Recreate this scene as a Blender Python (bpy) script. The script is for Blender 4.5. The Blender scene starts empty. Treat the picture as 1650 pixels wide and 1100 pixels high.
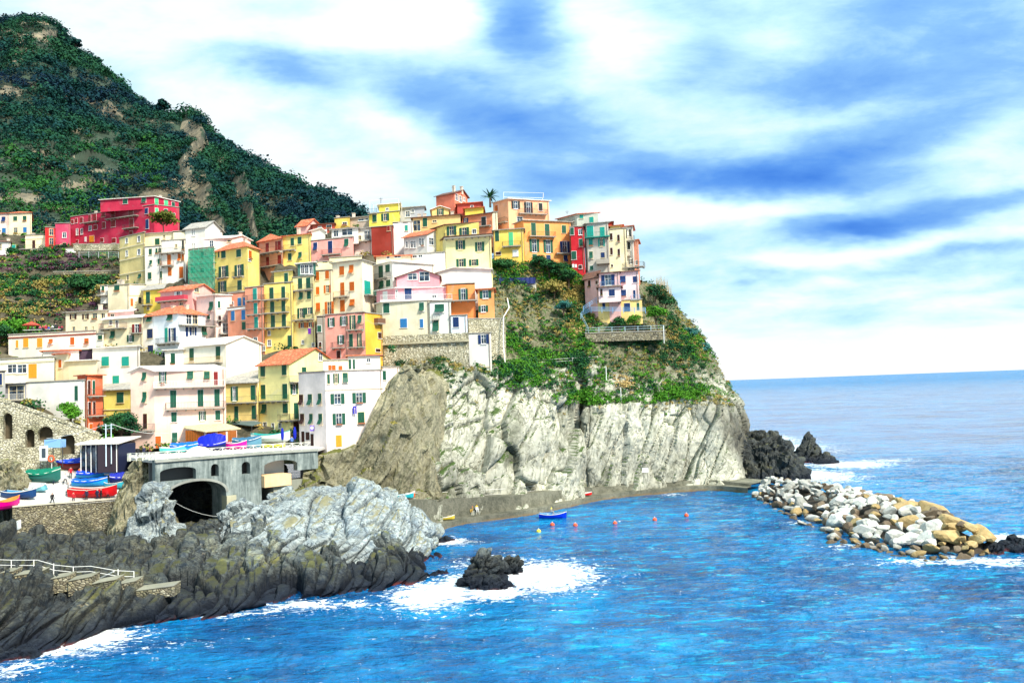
import bpy, math, random
import numpy as np
from mathutils import Vector, Matrix
R = math.radians
sc = bpy.context.scene
random.seed(7); rng = np.random.default_rng(7)

# ---------------------------------------------------------------- camera
PW, PH, FOC, CAMZ = 1650.0, 1100.0, 1330.0, 22.0
ROLL, PITCH = R(2.05), math.atan(74.4/1330)
_f = Vector((0, math.cos(PITCH), math.sin(PITCH)))
_u0 = Vector((0, -math.sin(PITCH), math.cos(PITCH)))
_r0 = Vector((1, 0, 0))
_r = math.cos(ROLL)*_r0 - math.sin(ROLL)*_u0
_u = math.cos(ROLL)*_u0 + math.sin(ROLL)*_r0
CAM = Vector((0, 0, CAMZ))
cd = bpy.data.cameras.new('camera'); cam = bpy.data.objects.new('camera', cd)
sc.collection.objects.link(cam); sc.camera = cam
cd.sensor_width = 36; cd.lens = FOC/PW*36; cd.clip_end = 200000; cd.clip_start = 0.5
m = Matrix((_r, _u, -_f)).transposed().to_4x4(); m.translation = CAM
cam.matrix_world = m

# ---------------------------------------------------------------- light
SUN_EL, SUN_AZ = R(44), R(136)          # azimuth from +Y towards +X
world = bpy.data.worlds.new('World'); sc.world = world; world.use_nodes = True
SUND = Vector((math.sin(SUN_AZ)*math.cos(SUN_EL), math.cos(SUN_AZ)*math.cos(SUN_EL), math.sin(SUN_EL)))
sl = bpy.data.lights.new('sun', 'SUN'); sl.energy = 4.3; sl.angle = R(9); sl.color = (1, 0.92, 0.79)
so = bpy.data.objects.new('sun', sl); sc.collection.objects.link(so)
so.rotation_euler = (-SUND).to_track_quat('-Z', 'Y').to_euler()
sc.view_settings.view_transform = 'Standard'; sc.view_settings.look = 'None'
sc.view_settings.exposure = 0.78; sc.view_settings.gamma = 1

class NT:
    def __init__(s, tree): s.t = tree; s.n = tree.nodes; s.l = tree.links
    def new(s, ty, **kw):
        n = s.n.new(ty)
        for k, v in kw.items(): setattr(n, k, v)
        return n
    def put(s, inp, v):
        if hasattr(v, 'links') or isinstance(v, bpy.types.NodeSocket): s.l.new(v, inp)
        elif isinstance(v, (tuple, list)) and len(v) == 3 and inp.type == 'RGBA': inp.default_value = (*v, 1)
        else: inp.default_value = v
    def math(s, op, a, b=0.0, c=None, clamp=False):
        n = s.new('ShaderNodeMath', operation=op, use_clamp=clamp)
        s.put(n.inputs[0], a); s.put(n.inputs[1], b)
        if c is not None: s.put(n.inputs[2], c)
        return n.outputs[0]
    def mix(s, f, a, b, mode='MIX'):
        n = s.new('ShaderNodeMix', data_type='RGBA', blend_type=mode)
        s.put(n.inputs[0], f); s.put(n.inputs[6], a); s.put(n.inputs[7], b)
        return n.outputs[2]
    def ramp(s, f, stops, interp='LINEAR'):
        n = s.new('ShaderNodeValToRGB'); s.put(n.inputs[0], f); cr = n.color_ramp; cr.interpolation = interp
        while len(cr.elements) < len(stops): cr.elements.new(0.5)
        for e, (p, c) in zip(cr.elements, stops):
            e.position = p; e.color = (*c, 1) if not isinstance(c, (int, float)) else (c, c, c, 1)
        return n.outputs[0]
    def noise(s, vec, scale, detail=4, rough=0.55, dist=0.0):
        n = s.new('ShaderNodeTexNoise'); s.put(n.inputs['Vector'], vec)
        n.inputs['Scale'].default_value = scale; n.inputs['Detail'].default_value = detail
        n.inputs['Roughness'].default_value = rough; n.inputs['Distortion'].default_value = dist
        return n.outputs[0]
    def smooth(s, v, a, b):
        n = s.new('ShaderNodeMapRange', interpolation_type='SMOOTHSTEP')
        s.put(n.inputs[0], v); n.inputs[1].default_value = a; n.inputs[2].default_value = b
        return n.outputs[0]
    def scale(s, vec, k):
        n = s.new('ShaderNodeVectorMath', operation='MULTIPLY'); s.put(n.inputs[0], vec); n.inputs[1].default_value = k
        return n.outputs[0]
    def comb(s, x, y, z):
        n = s.new('ShaderNodeCombineXYZ'); s.put(n.inputs[0], x); s.put(n.inputs[1], y); s.put(n.inputs[2], z)
        return n.outputs[0]
    def sep(s, v):
        n = s.new('ShaderNodeSeparateXYZ'); s.put(n.inputs[0], v); return n.outputs

def build_sky():
    T = NT(world.node_tree); T.n.clear()
    out = T.new('ShaderNodeOutputWorld'); bg = T.new('ShaderNodeBackground')
    sky = T.new('ShaderNodeTexSky', sky_type='NISHITA'); sky.sun_disc = False
    sky.sun_elevation = SUN_EL; sky.sun_rotation = SUN_AZ; sky.altitude = 20
    tc = T.new('ShaderNodeTexCoord'); g = T.new('ShaderNodeVectorMath', operation='NORMALIZE')
    T.put(g.inputs[0], tc.outputs['Generated'])
    x, y, z = T.sep(g.outputs[0])
    ay = T.math('MAXIMUM', T.math('ABSOLUTE', y), 0.12)
    # bearing / elevation plane (units of 1000 px of a 1330 px focal length)
    U = T.math('DIVIDE', x, ay); V = T.math('DIVIDE', z, ay)
    zc = T.math('ADD', T.math('MAXIMUM', z, 0.0), 0.16)
    P = T.comb(T.math('DIVIDE', x, zc), T.math('DIVIDE', y, zc), 0.0)
    warp = T.noise(P, 0.9, 3, .55)
    wv = T.math('MULTIPLY', T.math('SUBTRACT', warp, .5), .16)
    wn = T.noise(T.comb(T.math('MULTIPLY', U, 5), T.math('MULTIPLY', V, 11), 0.0), 1.0, 4, .6)
    w2 = T.math('MULTIPLY', T.math('SUBTRACT', wn, .5), .13)
    Uw = T.math('ADD', T.math('ADD', U, wv), w2); Vw = T.math('ADD', V, T.math('MULTIPLY', T.math('ADD', w2, wv), .45))
    n1 = T.noise(T.scale(P, (1, 1.0, 1)), 1.5, 10, .58, .2)
    n2 = T.noise(T.comb(T.math('MULTIPLY', U, 4.4), T.math('MULTIPLY', V, 13), 1.7), 1.0, 10, .62, .25)
    d = T.math('ADD', T.math('MULTIPLY', n1, .55), T.math('MULTIPLY', n2, .45))
    # cloud banks: (px, py, rx, ry, tilt deg, amount)
    banks = [(850, 30, 75, 42, 35, .95), (420, 112, 80, 26, 12, .6), (850, 185, 110, 30, 15, .55), (700, 130, 60, 22, 10, .35),
             (1140, 70, 60, 60, 20, .3), (1350, 150, 130, 38, 3, .55), (1600, 100, 110, 45, 0, .5), (1480, 20, 160, 30, 0, .2),
             (1160, 292, 200, 20, 2, .75), (1400, 245, 170, 22, -8, .55), (1560, 325, 150, 14, -8, .85), (1400, 362, 110, 11, -2, .75),
             (1230, 445, 110, 12, 3, .38), (1500, 410, 170, 9, -5, .3), (1540, 470, 170, 8, -5, .28), (500, 20, 90, 18, 0, .3), (620, 230, 220, 60, 15, .2), (1000, 250, 150, 40, 10, .25),
             (640, 45, 110, 34, -5, -.9), (620, 198, 70, 24, 25, -.5), (980, 90, 60, 80, 25, -.55), (1020, 200, 60, 30, 0, -.25),
             (230, 40, 180, 60, 0, -.5), (350, 170, 140, 60, 25, -.5), (560, 290, 150, 40, 10, -.5), (1130, 345, 230, 18, 0, -.6),
             (1560, 225, 90, 22, -10, -.5), (1420, 400, 180, 10, -5, -.5), (1350, 445, 60, 10, -10, -.4), (1250, 480, 300, 16, 0, -.3), (1300, 205, 120, 14, -4, -.25)]
    tot = T.math('MULTIPLY', T.math('SUBTRACT', d, .5), 2.9)
    for px, py, rx, ry, tl, am in banks:
        dd = _f*FOC + _r*(px-PW/2) + _u*(PH/2-py)
        cu, cv = dd.x/dd.y, dd.z/dd.y
        a = R(tl)
        du = T.math('SUBTRACT', Uw, cu); dv = T.math('SUBTRACT', Vw, cv)
        e1 = T.math('MULTIPLY', T.math('ADD', T.math('MULTIPLY', du, math.cos(a)), T.math('MULTIPLY', dv, -math.sin(a))), FOC/rx)
        e2 = T.math('MULTIPLY', T.math('ADD', T.math('MULTIPLY', du, math.sin(a)), T.math('MULTIPLY', dv, math.cos(a))), FOC/ry)
        q = T.math('ADD', T.math('MULTIPLY', e1, e1), T.math('MULTIPLY', e2, e2))
        gsn = T.math('MULTIPLY', T.math('EXPONENT', T.math('MULTIPLY', q, -0.5)), am)
        tot = T.math('ADD', tot, gsn)
    v = T.math('ADD', T.math('MULTIPLY', tot, .42), .375)
    # thin band of clear pale air over the horizon
    low = T.smooth(V, 0.0, 0.10)
    v = T.math('MULTIPLY', v, T.math('ADD', T.math('MULTIPLY', low, .85), .15))
    cl = T.ramp(v, [(0.0, (1.0, 1.0, 1.0)), (.20, (.90, .98, 1.0)), (.38, (.54, .85, .98)), (.54, (.25, .52, .90)), (.74, (.10, .31, .82)), (1.0, (.02, .16, .68))])
    # bright cloud patch added out of frame, high ahead right, to make the water sparkle
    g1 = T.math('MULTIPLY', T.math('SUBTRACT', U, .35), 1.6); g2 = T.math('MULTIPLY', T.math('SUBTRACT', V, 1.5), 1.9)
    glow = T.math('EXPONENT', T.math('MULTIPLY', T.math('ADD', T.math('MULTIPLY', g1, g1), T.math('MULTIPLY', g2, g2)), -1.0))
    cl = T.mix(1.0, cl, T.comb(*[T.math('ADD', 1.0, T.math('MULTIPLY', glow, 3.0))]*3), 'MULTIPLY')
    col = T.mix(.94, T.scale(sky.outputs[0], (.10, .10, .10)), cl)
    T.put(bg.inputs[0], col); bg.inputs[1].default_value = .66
    T.l.new(bg.outputs[0], out.inputs[0])
build_sky()

# ---------------------------------------------------------------- pixel <-> world
def ray(px, py): return _f*FOC + _r*(px-PW/2) + _u*(PH/2-py)
def hor(px): return 624.4-(px-825)*math.tan(ROLL)
def at(px, py, Y=None, z=0.0):
    d = ray(px, py)
    t = (Y/d.y) if Y is not None else (z-CAMZ)/d.z
    return CAM + d*t
def Ywater(px, py, z=0.0): return at(px, py, None, z).y

# ---------------------------------------------------------------- numpy noise
_perm = rng.permutation(4096)
def _h(ix, iy, iz):
    return _perm[(_perm[(_perm[ix & 4095]+iy) & 4095]+iz) & 4095]
def vnoise(P):
    i = np.floor(P).astype(np.int64); f = P-i; f = f*f*f*(f*(f*6-15)+10)
    r = 0
    for a in (0, 1):
        wa = f[:, 0] if a else 1-f[:, 0]
        for b in (0, 1):
            wb = f[:, 1] if b else 1-f[:, 1]
            for c in (0, 1):
                wc = f[:, 2] if c else 1-f[:, 2]
                r = r+wa*wb*wc*(_h(i[:, 0]+a, i[:, 1]+b, i[:, 2]+c)/4095.0)
    return r*2-1
def fbm(P, o=4, lac=2.03, g=.5):
    s = 0; a = 1.0; n = 0
    for k in range(o): s = s+a*vnoise(P+17.3*k); P = P*lac; n += a; a *= g
    return s/n
def ridge(P, o=4):
    s = 0; a = 1.0; n = 0
    for k in range(o): s = s+a*(1-2*np.abs(vnoise(P+9.1*k))); P = P*2.1; n += a; a *= .5
    return s/n
def cells(P):
    """voronoi: (random value of the nearest cell, distance to border F2-F1)"""
    i = np.floor(P).astype(np.int64); f1 = np.full(len(P), 9.); f2 = f1.copy(); v = np.zeros(len(P))
    for a in (-1, 0, 1):
        for b in (-1, 0, 1):
            for c in (-1, 0, 1):
                h = _h(i[:, 0]+a, i[:, 1]+b, i[:, 2]+c)
                q = np.stack([i[:, 0]+a+_perm[h]/4096., i[:, 1]+b+_perm[(h+77) & 4095]/4096., i[:, 2]+c+_perm[(h+191) & 4095]/4096.], 1)
                d = np.linalg.norm(P-q, axis=1)
                n = d < f1
                f2 = np.where(n, f1, np.minimum(f2, d)); v = np.where(n, h/4095., v); f1 = np.where(n, d, f1)
    return v, f2-f1

# ---------------------------------------------------------------- objects
ORG = [Vector((0, 0, 0))]
def link(o): sc.collection.objects.link(o)
def tag(o, label=None, cat=None, group=None, kind=None):
    if label: o['label'] = label
    if cat: o['category'] = cat
    if group: o['group'] = group
    if kind: o['kind'] = kind
    return o
def thing(name, loc, label, cat, group=None):
    o = bpy.data.objects.new(name, None); link(o); o.location = loc; o.empty_display_size = .3
    ORG[0] = Vector(loc)
    return tag(o, label, cat, group)
def top(name, me_or_mb, mat, loc, label, cat, group=None):
    """thing that is one mesh"""
    ORG[0] = Vector(loc)
    o = me_or_mb.build(name, mat, None); o.location = loc
    return tag(o, label, cat, group)
class MB:
    def __init__(s): s.v = []; s.f = []; s.m = []; s.cur = 0
    def quad(s, *p):
        n = len(s.v); s.v += [tuple(q) for q in p]; s.f.append(tuple(range(n, n+len(p)))); s.m.append(s.cur); return s
    def box(s, o, ex, ey, ez):
        """box from corner o and three edge vectors"""
        o = Vector(o); ex = Vector(ex); ey = Vector(ey); ez = Vector(ez)
        if ex.cross(ey).dot(ez) < 0: o = o+ex; ex = -ex
        n = len(s.v)
        for c in ((0,0,0),(1,0,0),(1,1,0),(0,1,0),(0,0,1),(1,0,1),(1,1,1),(0,1,1)):
            s.v.append(tuple(o+ex*c[0]+ey*c[1]+ez*c[2]))
        for f in ((3,2,1,0),(4,5,6,7),(0,1,5,4),(1,2,6,5),(2,3,7,6),(3,0,4,7)):
            s.f.append(tuple(n+i for i in f)); s.m.append(s.cur)
        return s
    def bar(s, a, b, r=.03, n=4, r2=None):
        a = Vector(a); b = Vector(b); d = (b-a)
        if d.length < 1e-5: return s
        d.normalize(); x = d.cross(Vector((0, 0, 1)) if abs(d.z) < .9 else Vector((1, 0, 0))).normalized(); y = d.cross(x)
        k = len(s.v); r2 = r if r2 is None else r2
        for p, rr in ((a, r), (b, r2)):
            for i in range(n):
                t = 2*math.pi*(i+.5)/n
                s.v.append(tuple(p+x*(math.cos(t)*rr)+y*(math.sin(t)*rr)))
        for i in range(n):
            j = (i+1) % n; s.f.append((k+j, k+i, k+n+i, k+n+j)); s.m.append(s.cur)
        s.f.append(tuple(k+i for i in range(n))); s.m.append(s.cur)
        s.f.append(tuple(k+n+i for i in reversed(range(n)))); s.m.append(s.cur)
        return s
    def tube(s, pts, r=.03, n=4):
        for a, b in zip(pts, pts[1:]): s.bar(a, b, r, n)
        return s
    def loft(s, rings, close=True, caps=True):
        k = len(s.v); n = len(rings[0])
        for r in rings: s.v += [tuple(p) for p in r]
        for i in range(len(rings)-1):
            for j in range(n if close else n-1):
                a = k+i*n+j; b = k+i*n+(j+1) % n
                s.f.append((a, b, b+n, a+n)); s.m.append(s.cur)
        if caps and close:
            s.f.append(tuple(k+i for i in reversed(range(n)))); s.m.append(s.cur)
            s.f.append(tuple(k+(len(rings)-1)*n+i for i in range(n))); s.m.append(s.cur)
        return s
    def build(s, name, mat, parent=None, smooth=False, label=None):
        me = bpy.data.meshes.new(name)
        o0 = ORG[0]
        me.from_pydata([(v[0]-o0.x, v[1]-o0.y, v[2]-o0.z) for v in s.v], [], s.f)
        for q in (mat if isinstance(mat, (list, tuple)) else [mat]): me.materials.append(q)
        if any(s.m): me.polygons.foreach_set('material_index', s.m)
        if smooth: me.polygons.foreach_set('use_smooth', [True]*len(s.f))
        me.update()
        o = bpy.data.objects.new(name, me); link(o); o.parent = parent
        if label: o['label'] = label
        return o
def np_mesh(name, V, F, mat, smooth=True, mi=None):
    """big mesh from arrays; F is (n,3) or (n,4)"""
    me = bpy.data.meshes.new(name); k = F.shape[1]
    me.vertices.add(len(V)); me.vertices.foreach_set('co', np.asarray(V, np.float32).ravel())
    me.loops.add(F.size); me.loops.foreach_set('vertex_index', F.astype(np.int32).ravel())
    me.polygons.add(len(F)); me.polygons.foreach_set('loop_start', np.arange(0, F.size, k, dtype=np.int32))
    for q in (mat if isinstance(mat, (list, tuple)) else [mat]): me.materials.append(q)
    if mi is not None: me.polygons.foreach_set('material_index', mi.astype(np.int32))
    me.polygons.foreach_set('use_smooth', np.full(len(F), smooth))
    me.update(calc_edges=True); me.validate()
    return me
def grid_faces(nu, nv):
    a = np.arange(nu*nv).reshape(nv, nu)
    return np.stack([a[:-1, :-1], a[:-1, 1:], a[1:, 1:], a[1:, :-1]], -1).reshape(-1, 4)
def catmull(C, n):
    C = np.asarray(C, float); k = len(C); t = np.linspace(0, k-1-1e-9, n); i = t.astype(int); f = (t-i)
    f = f.reshape(-1, *([1]*(C.ndim-1)))
    g = lambda j: C[np.clip(j, 0, k-1)]
    p0, p1, p2, p3 = g(i-1), g(i), g(i+1), g(i+2)
    return .5*((2*p1)+(-p0+p2)*f+(2*p0-5*p1+4*p2-p3)*f**2+(-p0+3*p1-3*p2+p3)*f**3)
def normals(G):
    du = np.gradient(G, axis=1); dv = np.gradient(G, axis=0)
    n = np.cross(du, dv); n /= np.maximum(np.linalg.norm(n, axis=2, keepdims=True), 1e-9)
    return n
def sheet(name, rows, nu, nv, disp, mat, smooth=False, flip=False):
    """rows of (px, py, Y) or world Vectors -> finely subdivided rock sheet displaced along its normals"""
    C = np.array([[tuple(p if isinstance(p, Vector) else at(*p)) for p in r] for r in rows])
    G = catmull(C, nv); G = np.swapaxes(catmull(np.swapaxes(G, 0, 1), nu), 0, 1)
    N = normals(G)
    if flip: N = -N
    P = G.reshape(-1, 3)
    D = disp(P, N.reshape(-1, 3))
    V = P+(D if D.ndim == 2 else N.reshape(-1, 3)*D[:, None])
    F = grid_faces(nu, nv)
    if flip: F = F[:, ::-1]
    me = np_mesh(name, V, F, mat, smooth)
    o = bpy.data.objects.new(name, me); link(o)
    return o, V.reshape(nv, nu, 3), N
def copy_tree(o, parent=None):
    c = o.copy(); link(c); c.parent = parent
    for ch in [x for x in bpy.data.objects if x.parent == o and x != c]: copy_tree(ch, c)
    return c

# ---------------------------------------------------------------- materials
_mats = {}
def pmat(name):
    m = bpy.data.materials.new(name); m.use_nodes = True; T = NT(m.node_tree)
    return m, T, T.n['Principled BSDF']
def hx(c):
    """sRGB 0-255 triple to linear"""
    return tuple(((v/255)/12.92 if v/255 <= .04045 else ((v/255+.055)/1.055)**2.4) for v in c)
def flat(name, col, rough=.6, var=.12, scale=3., metal=0., spec=.3):
    key = ('flat', name)
    if key in _mats: return _mats[key]
    m, T, b = pmat(name); tc = T.new('ShaderNodeTexCoord')
    n = T.noise(tc.outputs['Object'], scale, 4, .6)
    c = T.mix(n, tuple(v*(1-var) for v in col), tuple(min(1, v*(1+var)) for v in col))
    T.put(b.inputs['Base Color'], c); b.inputs['Roughness'].default_value = rough; b.inputs['Metallic'].default_value = metal
    b.inputs['Specular IOR Level'].default_value = spec
    _mats[key] = m; return m
def wallmat(col, dirt=.5):
    """lime-washed plaster: blotches, rain streaks under ledges, fine grain"""
    key = ('wall', col, dirt)
    if key in _mats: return _mats[key]
    m, T, b = pmat('plaster'); geo = T.new('ShaderNodeNewGeometry'); P = geo.outputs['Position']
    big = T.noise(P, .22, 5, .6); fine = T.noise(P, 2.3, 5, .65)
    st = T.noise(T.scale(P, (1.6, 1.6, .10)), 1.0, 5, .6)
    c = T.mix(T.smooth(big, .35, .65), tuple(v*.84 for v in col), tuple(min(1, v*1.12+.01) for v in col))
    dk = tuple(v*.62+.02 for v in col)
    c = T.mix(T.math('MULTIPLY', T.smooth(st, .52, .78), dirt), c, dk)
    c = T.mix(T.math('MULTIPLY', T.smooth(fine, .52, .7), dirt*.7), c, tuple(v*.75+.03 for v in col))
    pt = T.noise(P, .42, 3, .5, .6); lum = sum(col)/3
    c = T.mix(T.math('MULTIPLY', T.smooth(pt, .60, .625), dirt*.7), c, tuple(v*.55+lum*.33+.03 for v in col))     # replastered patches
    T.put(b.inputs['Base Color'], c); b.inputs['Roughness'].default_value = .9; b.inputs['Specular IOR Level'].default_value = .15
    bp = T.new('ShaderNodeBump'); bp.inputs['Strength'].default_value = .25; bp.inputs['Distance'].default_value = .05
    T.put(bp.inputs['Height'], fine); T.put(b.inputs['Normal'], bp.outputs[0])
    _mats[key] = m; return m
def tilemat(name, cols, sc_=1.0):
    m, T, b = pmat(name); geo = T.new('ShaderNodeNewGeometry'); P = geo.outputs['Position']
    v = T.new('ShaderNodeTexVoronoi'); T.put(v.inputs['Vector'], T.scale(P, (3.2*sc_, 3.2*sc_, 5*sc_))); v.inputs['Scale'].default_value = 1
    rv = T.sep(v.outputs['Color'])[0]
    c = T.ramp(rv, [(i/(len(cols)-1), q) for i, q in enumerate(cols)])
    big = T.noise(P, .5, 4, .6)
    c = T.mix(T.math('MULTIPLY', T.smooth(big, .5, .75), .5), c, tuple(q*.45 for q in cols[0]))
    T.put(b.inputs['Base Color'], c); b.inputs['Roughness'].default_value = .85
    bp = T.new('ShaderNodeBump'); bp.inputs['Strength'].default_value = .5; bp.inputs['Distance'].default_value = .08
    T.put(bp.inputs['Height'], v.outputs['Distance']); T.put(b.inputs['Normal'], bp.outputs[0])
    return m
TERRA = tilemat('terracotta_tiles', [(.50, .09, .03), (.62, .16, .06), (.42, .08, .035), (.70, .28, .14)])
GREYT = tilemat('grey_slate', [(.30, .28, .25), (.42, .38, .33), (.22, .21, .20), (.48, .44, .36)])
WHITET = tilemat('pale_roof', [(.78, .72, .64), (.85, .80, .74), (.66, .60, .52), (.88, .84, .8)])
DARKT = tilemat('dark_brown_roof', [(.12, .05, .03), (.18, .07, .04), (.08, .04, .035), (.2, .1, .06)])
PANELT = flat('solar_blue', (.10, .14, .30), .25)
def rockmat(name, cols, scale=.35, strata=(1, 1, 2.2), moss=None, wet=None, bump=.6, crackc=(.02, .02, .02), crackw=.06, crack=.7, tilt=0, grain=.4):
    """layered, cracked rock. moss=(colour, threshold) grows on ledges; wet=(z0,z1) tidal band"""
    m, T, b = pmat(name); geo = T.new('ShaderNodeNewGeometry'); P = geo.outputs['Position']
    if tilt:
        rt = T.new('ShaderNodeVectorRotate', rotation_type='Y_AXIS'); T.put(rt.inputs['Vector'], P); rt.inputs['Angle'].default_value = tilt; S = T.scale(rt.outputs[0], strata)
    else: S = T.scale(P, strata)
    wn = T.new('ShaderNodeTexNoise'); T.put(wn.inputs['Vector'], S); wn.inputs['Scale'].default_value = .25
    w = T.new('ShaderNodeVectorMath', operation='MULTIPLY_ADD'); T.put(w.inputs[0], wn.outputs['Color']); w.inputs[1].default_value = (3, 3, 3); T.put(w.inputs[2], S)
    W = w.outputs[0]
    n1 = T.noise(W, scale, 8, .62); n2 = T.noise(P, scale*5, 8, .7)
    f = T.math('ADD', T.math('MULTIPLY', n1, 1-grain), T.math('MULTIPLY', n2, grain))
    k = len(cols)
    c = T.ramp(f, [(.30+.40*i/(k-1), q) for i, q in enumerate(cols)])
    k1 = T.noise(W, scale*1.1, 5, .6, .4); k2 = T.noise(W, scale*3.7, 5, .65, .3)
    cr = T.math('MULTIPLY', T.math('SUBTRACT', 1.0, T.smooth(T.math('ABSOLUTE', T.math('SUBTRACT', k1, .5)), 0, crackw*.35)), crack)
    cr2 = T.math('MULTIPLY', T.math('SUBTRACT', 1.0, T.smooth(T.math('ABSOLUTE', T.math('SUBTRACT', k2, .5)), 0, crackw*.9)), crack*.55)
    tone = T.noise(P, .06, 4, .6)
    c = T.mix(1.0, c, T.ramp(tone, [(.35, .62), (.65, 1.25)]), 'MULTIPLY')
    c = T.mix(T.math('MAXIMUM', cr, cr2), c, crackc)
    if moss:
        nz = T.sep(geo.outputs['Normal'])[2]
        mk = T.math('ADD', T.math('MULTIPLY', nz, .5), T.noise(P, .25, 6, .65))
        mc = T.mix(T.noise(P, 1.5, 5, .6), tuple(q*.5 for q in moss[0]), moss[0])
        c = T.mix(T.smooth(mk, moss[1], moss[1]+.12), c, mc)
    if wet:
        z = T.sep(P)[2]; zz = T.math('ADD', z, T.math('MULTIPLY', T.noise(P, .4, 4, .6), 1.2))
        c = T.mix(T.smooth(zz, wet[0], wet[1]), wet[2], c)
        c = T.mix(T.smooth(zz, wet[0]-.35, wet[0]+.1), wet[3] if len(wet) > 3 else wet[2], c)
    T.put(b.inputs['Base Color'], c); b.inputs['Roughness'].default_value = .8; b.inputs['Specular IOR Level'].default_value = .3
    h = T.math('ADD', T.math('MULTIPLY', n2, .7), T.math('MULTIPLY', T.math('MAXIMUM', cr, cr2), -.35))
    bp = T.new('ShaderNodeBump'); bp.inputs['Strength'].default_value = bump; bp.inputs['Distance'].default_value = .5
    T.put(bp.inputs['Height'], h); T.put(b.inputs['Normal'], bp.outputs[0])
    return m
def leafmat(name, cols, scale=.08):
    m, T, b = pmat(name); geo = T.new('ShaderNodeNewGeometry'); P = geo.outputs['Position']
    n = T.math('ADD', T.math('MULTIPLY', T.noise(P, scale, 3, .6), .7), T.math('MULTIPLY', T.noise(P, scale*12, 2, .6), .3))
    c = T.ramp(n, [(.30+.40*i/(len(cols)-1), q) for i, q in enumerate(cols)])
    T.put(b.inputs['Base Color'], c); b.inputs['Roughness'].default_value = .8; b.inputs['Specular IOR Level'].default_value = .12
    return m
SHUT = {'G': (.010, .085, .050), 'N': (.006, .030, .12), 'B': (.50, .11, .012), 'T': (.01, .30, .24), 'D': (.045, .012, .008),
        'L': (.08, .50, .22), 'R': (.22, .012, .01), 'U': (.02, .16, .40), 'W': (.75, .75, .72), 'K': (.012, .02, .02), 'O': (.80, .30, .02), 'C': (.55, .03, .08)}
def shutmat(k): return flat('shutter_paint_'+k, SHUT[k], .55, .25, 6.)
WHITE = flat('white_paint', (.80, .79, .75), .6, .06)
CREAM = flat('cream_trim', (.78, .66, .42), .7, .1)
CONC = flat('concrete', (.36, .33, .28), .9, .25, 1.2)
IRON = flat('iron', (.05, .05, .055), .5, .2)
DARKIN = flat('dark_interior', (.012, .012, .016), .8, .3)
def glassmat():
    m, T, b = pmat('window_glass'); geo = T.new('ShaderNodeNewGeometry')
    n = T.noise(geo.outputs['Position'], .9, 2, .5)
    T.put(b.inputs['Base Color'], T.mix(T.smooth(n, .4, .65), (.006, .012, .025), (.05, .09, .14)))
    b.inputs['Roughness'].default_value = .08; b.inputs['Specular IOR Level'].default_value = .7
    return m
GLASS = glassmat()
# ---------------------------------------------------------------- houses
ZO = {'a': (0, 290, 4.4), 'b': (180, 290, 4.4), 'c': (400, 290, 4.4), 'd': (590, 290, 4.4), 'e': (790, 290, 4.4), 'f': (0, 480, 4.4),
      'g': (200, 480, 4.4), 'h': (400, 480, 4.4), 'i': (600, 400, 4.2308), 'j': (0, 680, 3.6667), 'k': (200, 680, 5.0), 'l': (500, 580, 3.928),
      'm': (800, 560, 3.173), 'n': (1180, 680, 3.5106), 'o': (0, 780, 3.3), 'r': (780, 400, 3.9286), 's': (0, 640, 5.0), 'x': (0, 0, 1.0)}
def cv(z, x, y): a, b, s = ZO[z]; return a+x/s, b+y/s
FOOT = []      # (quad corners, base z) for the terrain
class Face:
    def __init__(s, A, B):
        s.A = Vector((A[0], A[1], 0)); d = Vector((B[0]-A[0], B[1]-A[1], 0)); s.L = d.length; s.e = d/s.L
        s.n = Vector((s.e.y, -s.e.x, 0))
    def hit(s, px, py):
        d = ray(px, py); t = (s.A-CAM).dot(s.n)/d.dot(s.n); p = CAM+d*t
        return (p-s.A).dot(s.e), p.z
    def rect(s, x0, y0, x1, y1):
        xm, ym = (x0+x1)/2, (y0+y1)/2
        u0 = s.hit(x0, ym)[0]; u1 = s.hit(x1, ym)[0]; zt = s.hit(xm, y0)[1]; zb = s.hit(xm, y1)[1]
        return min(u0, u1), zb, max(u0, u1), zt
    def P(s, u, z, n=0.0): return s.A+s.e*u+s.n*n+Vector((0, 0, z))
    def box(s, mb, u0, z0, u1, z1, n0, n1):
        mb.box(s.P(u0, z0, n0), s.e*(u1-u0), s.n*(n1-n0), Vector((0, 0, z1-z0))); return mb
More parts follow.
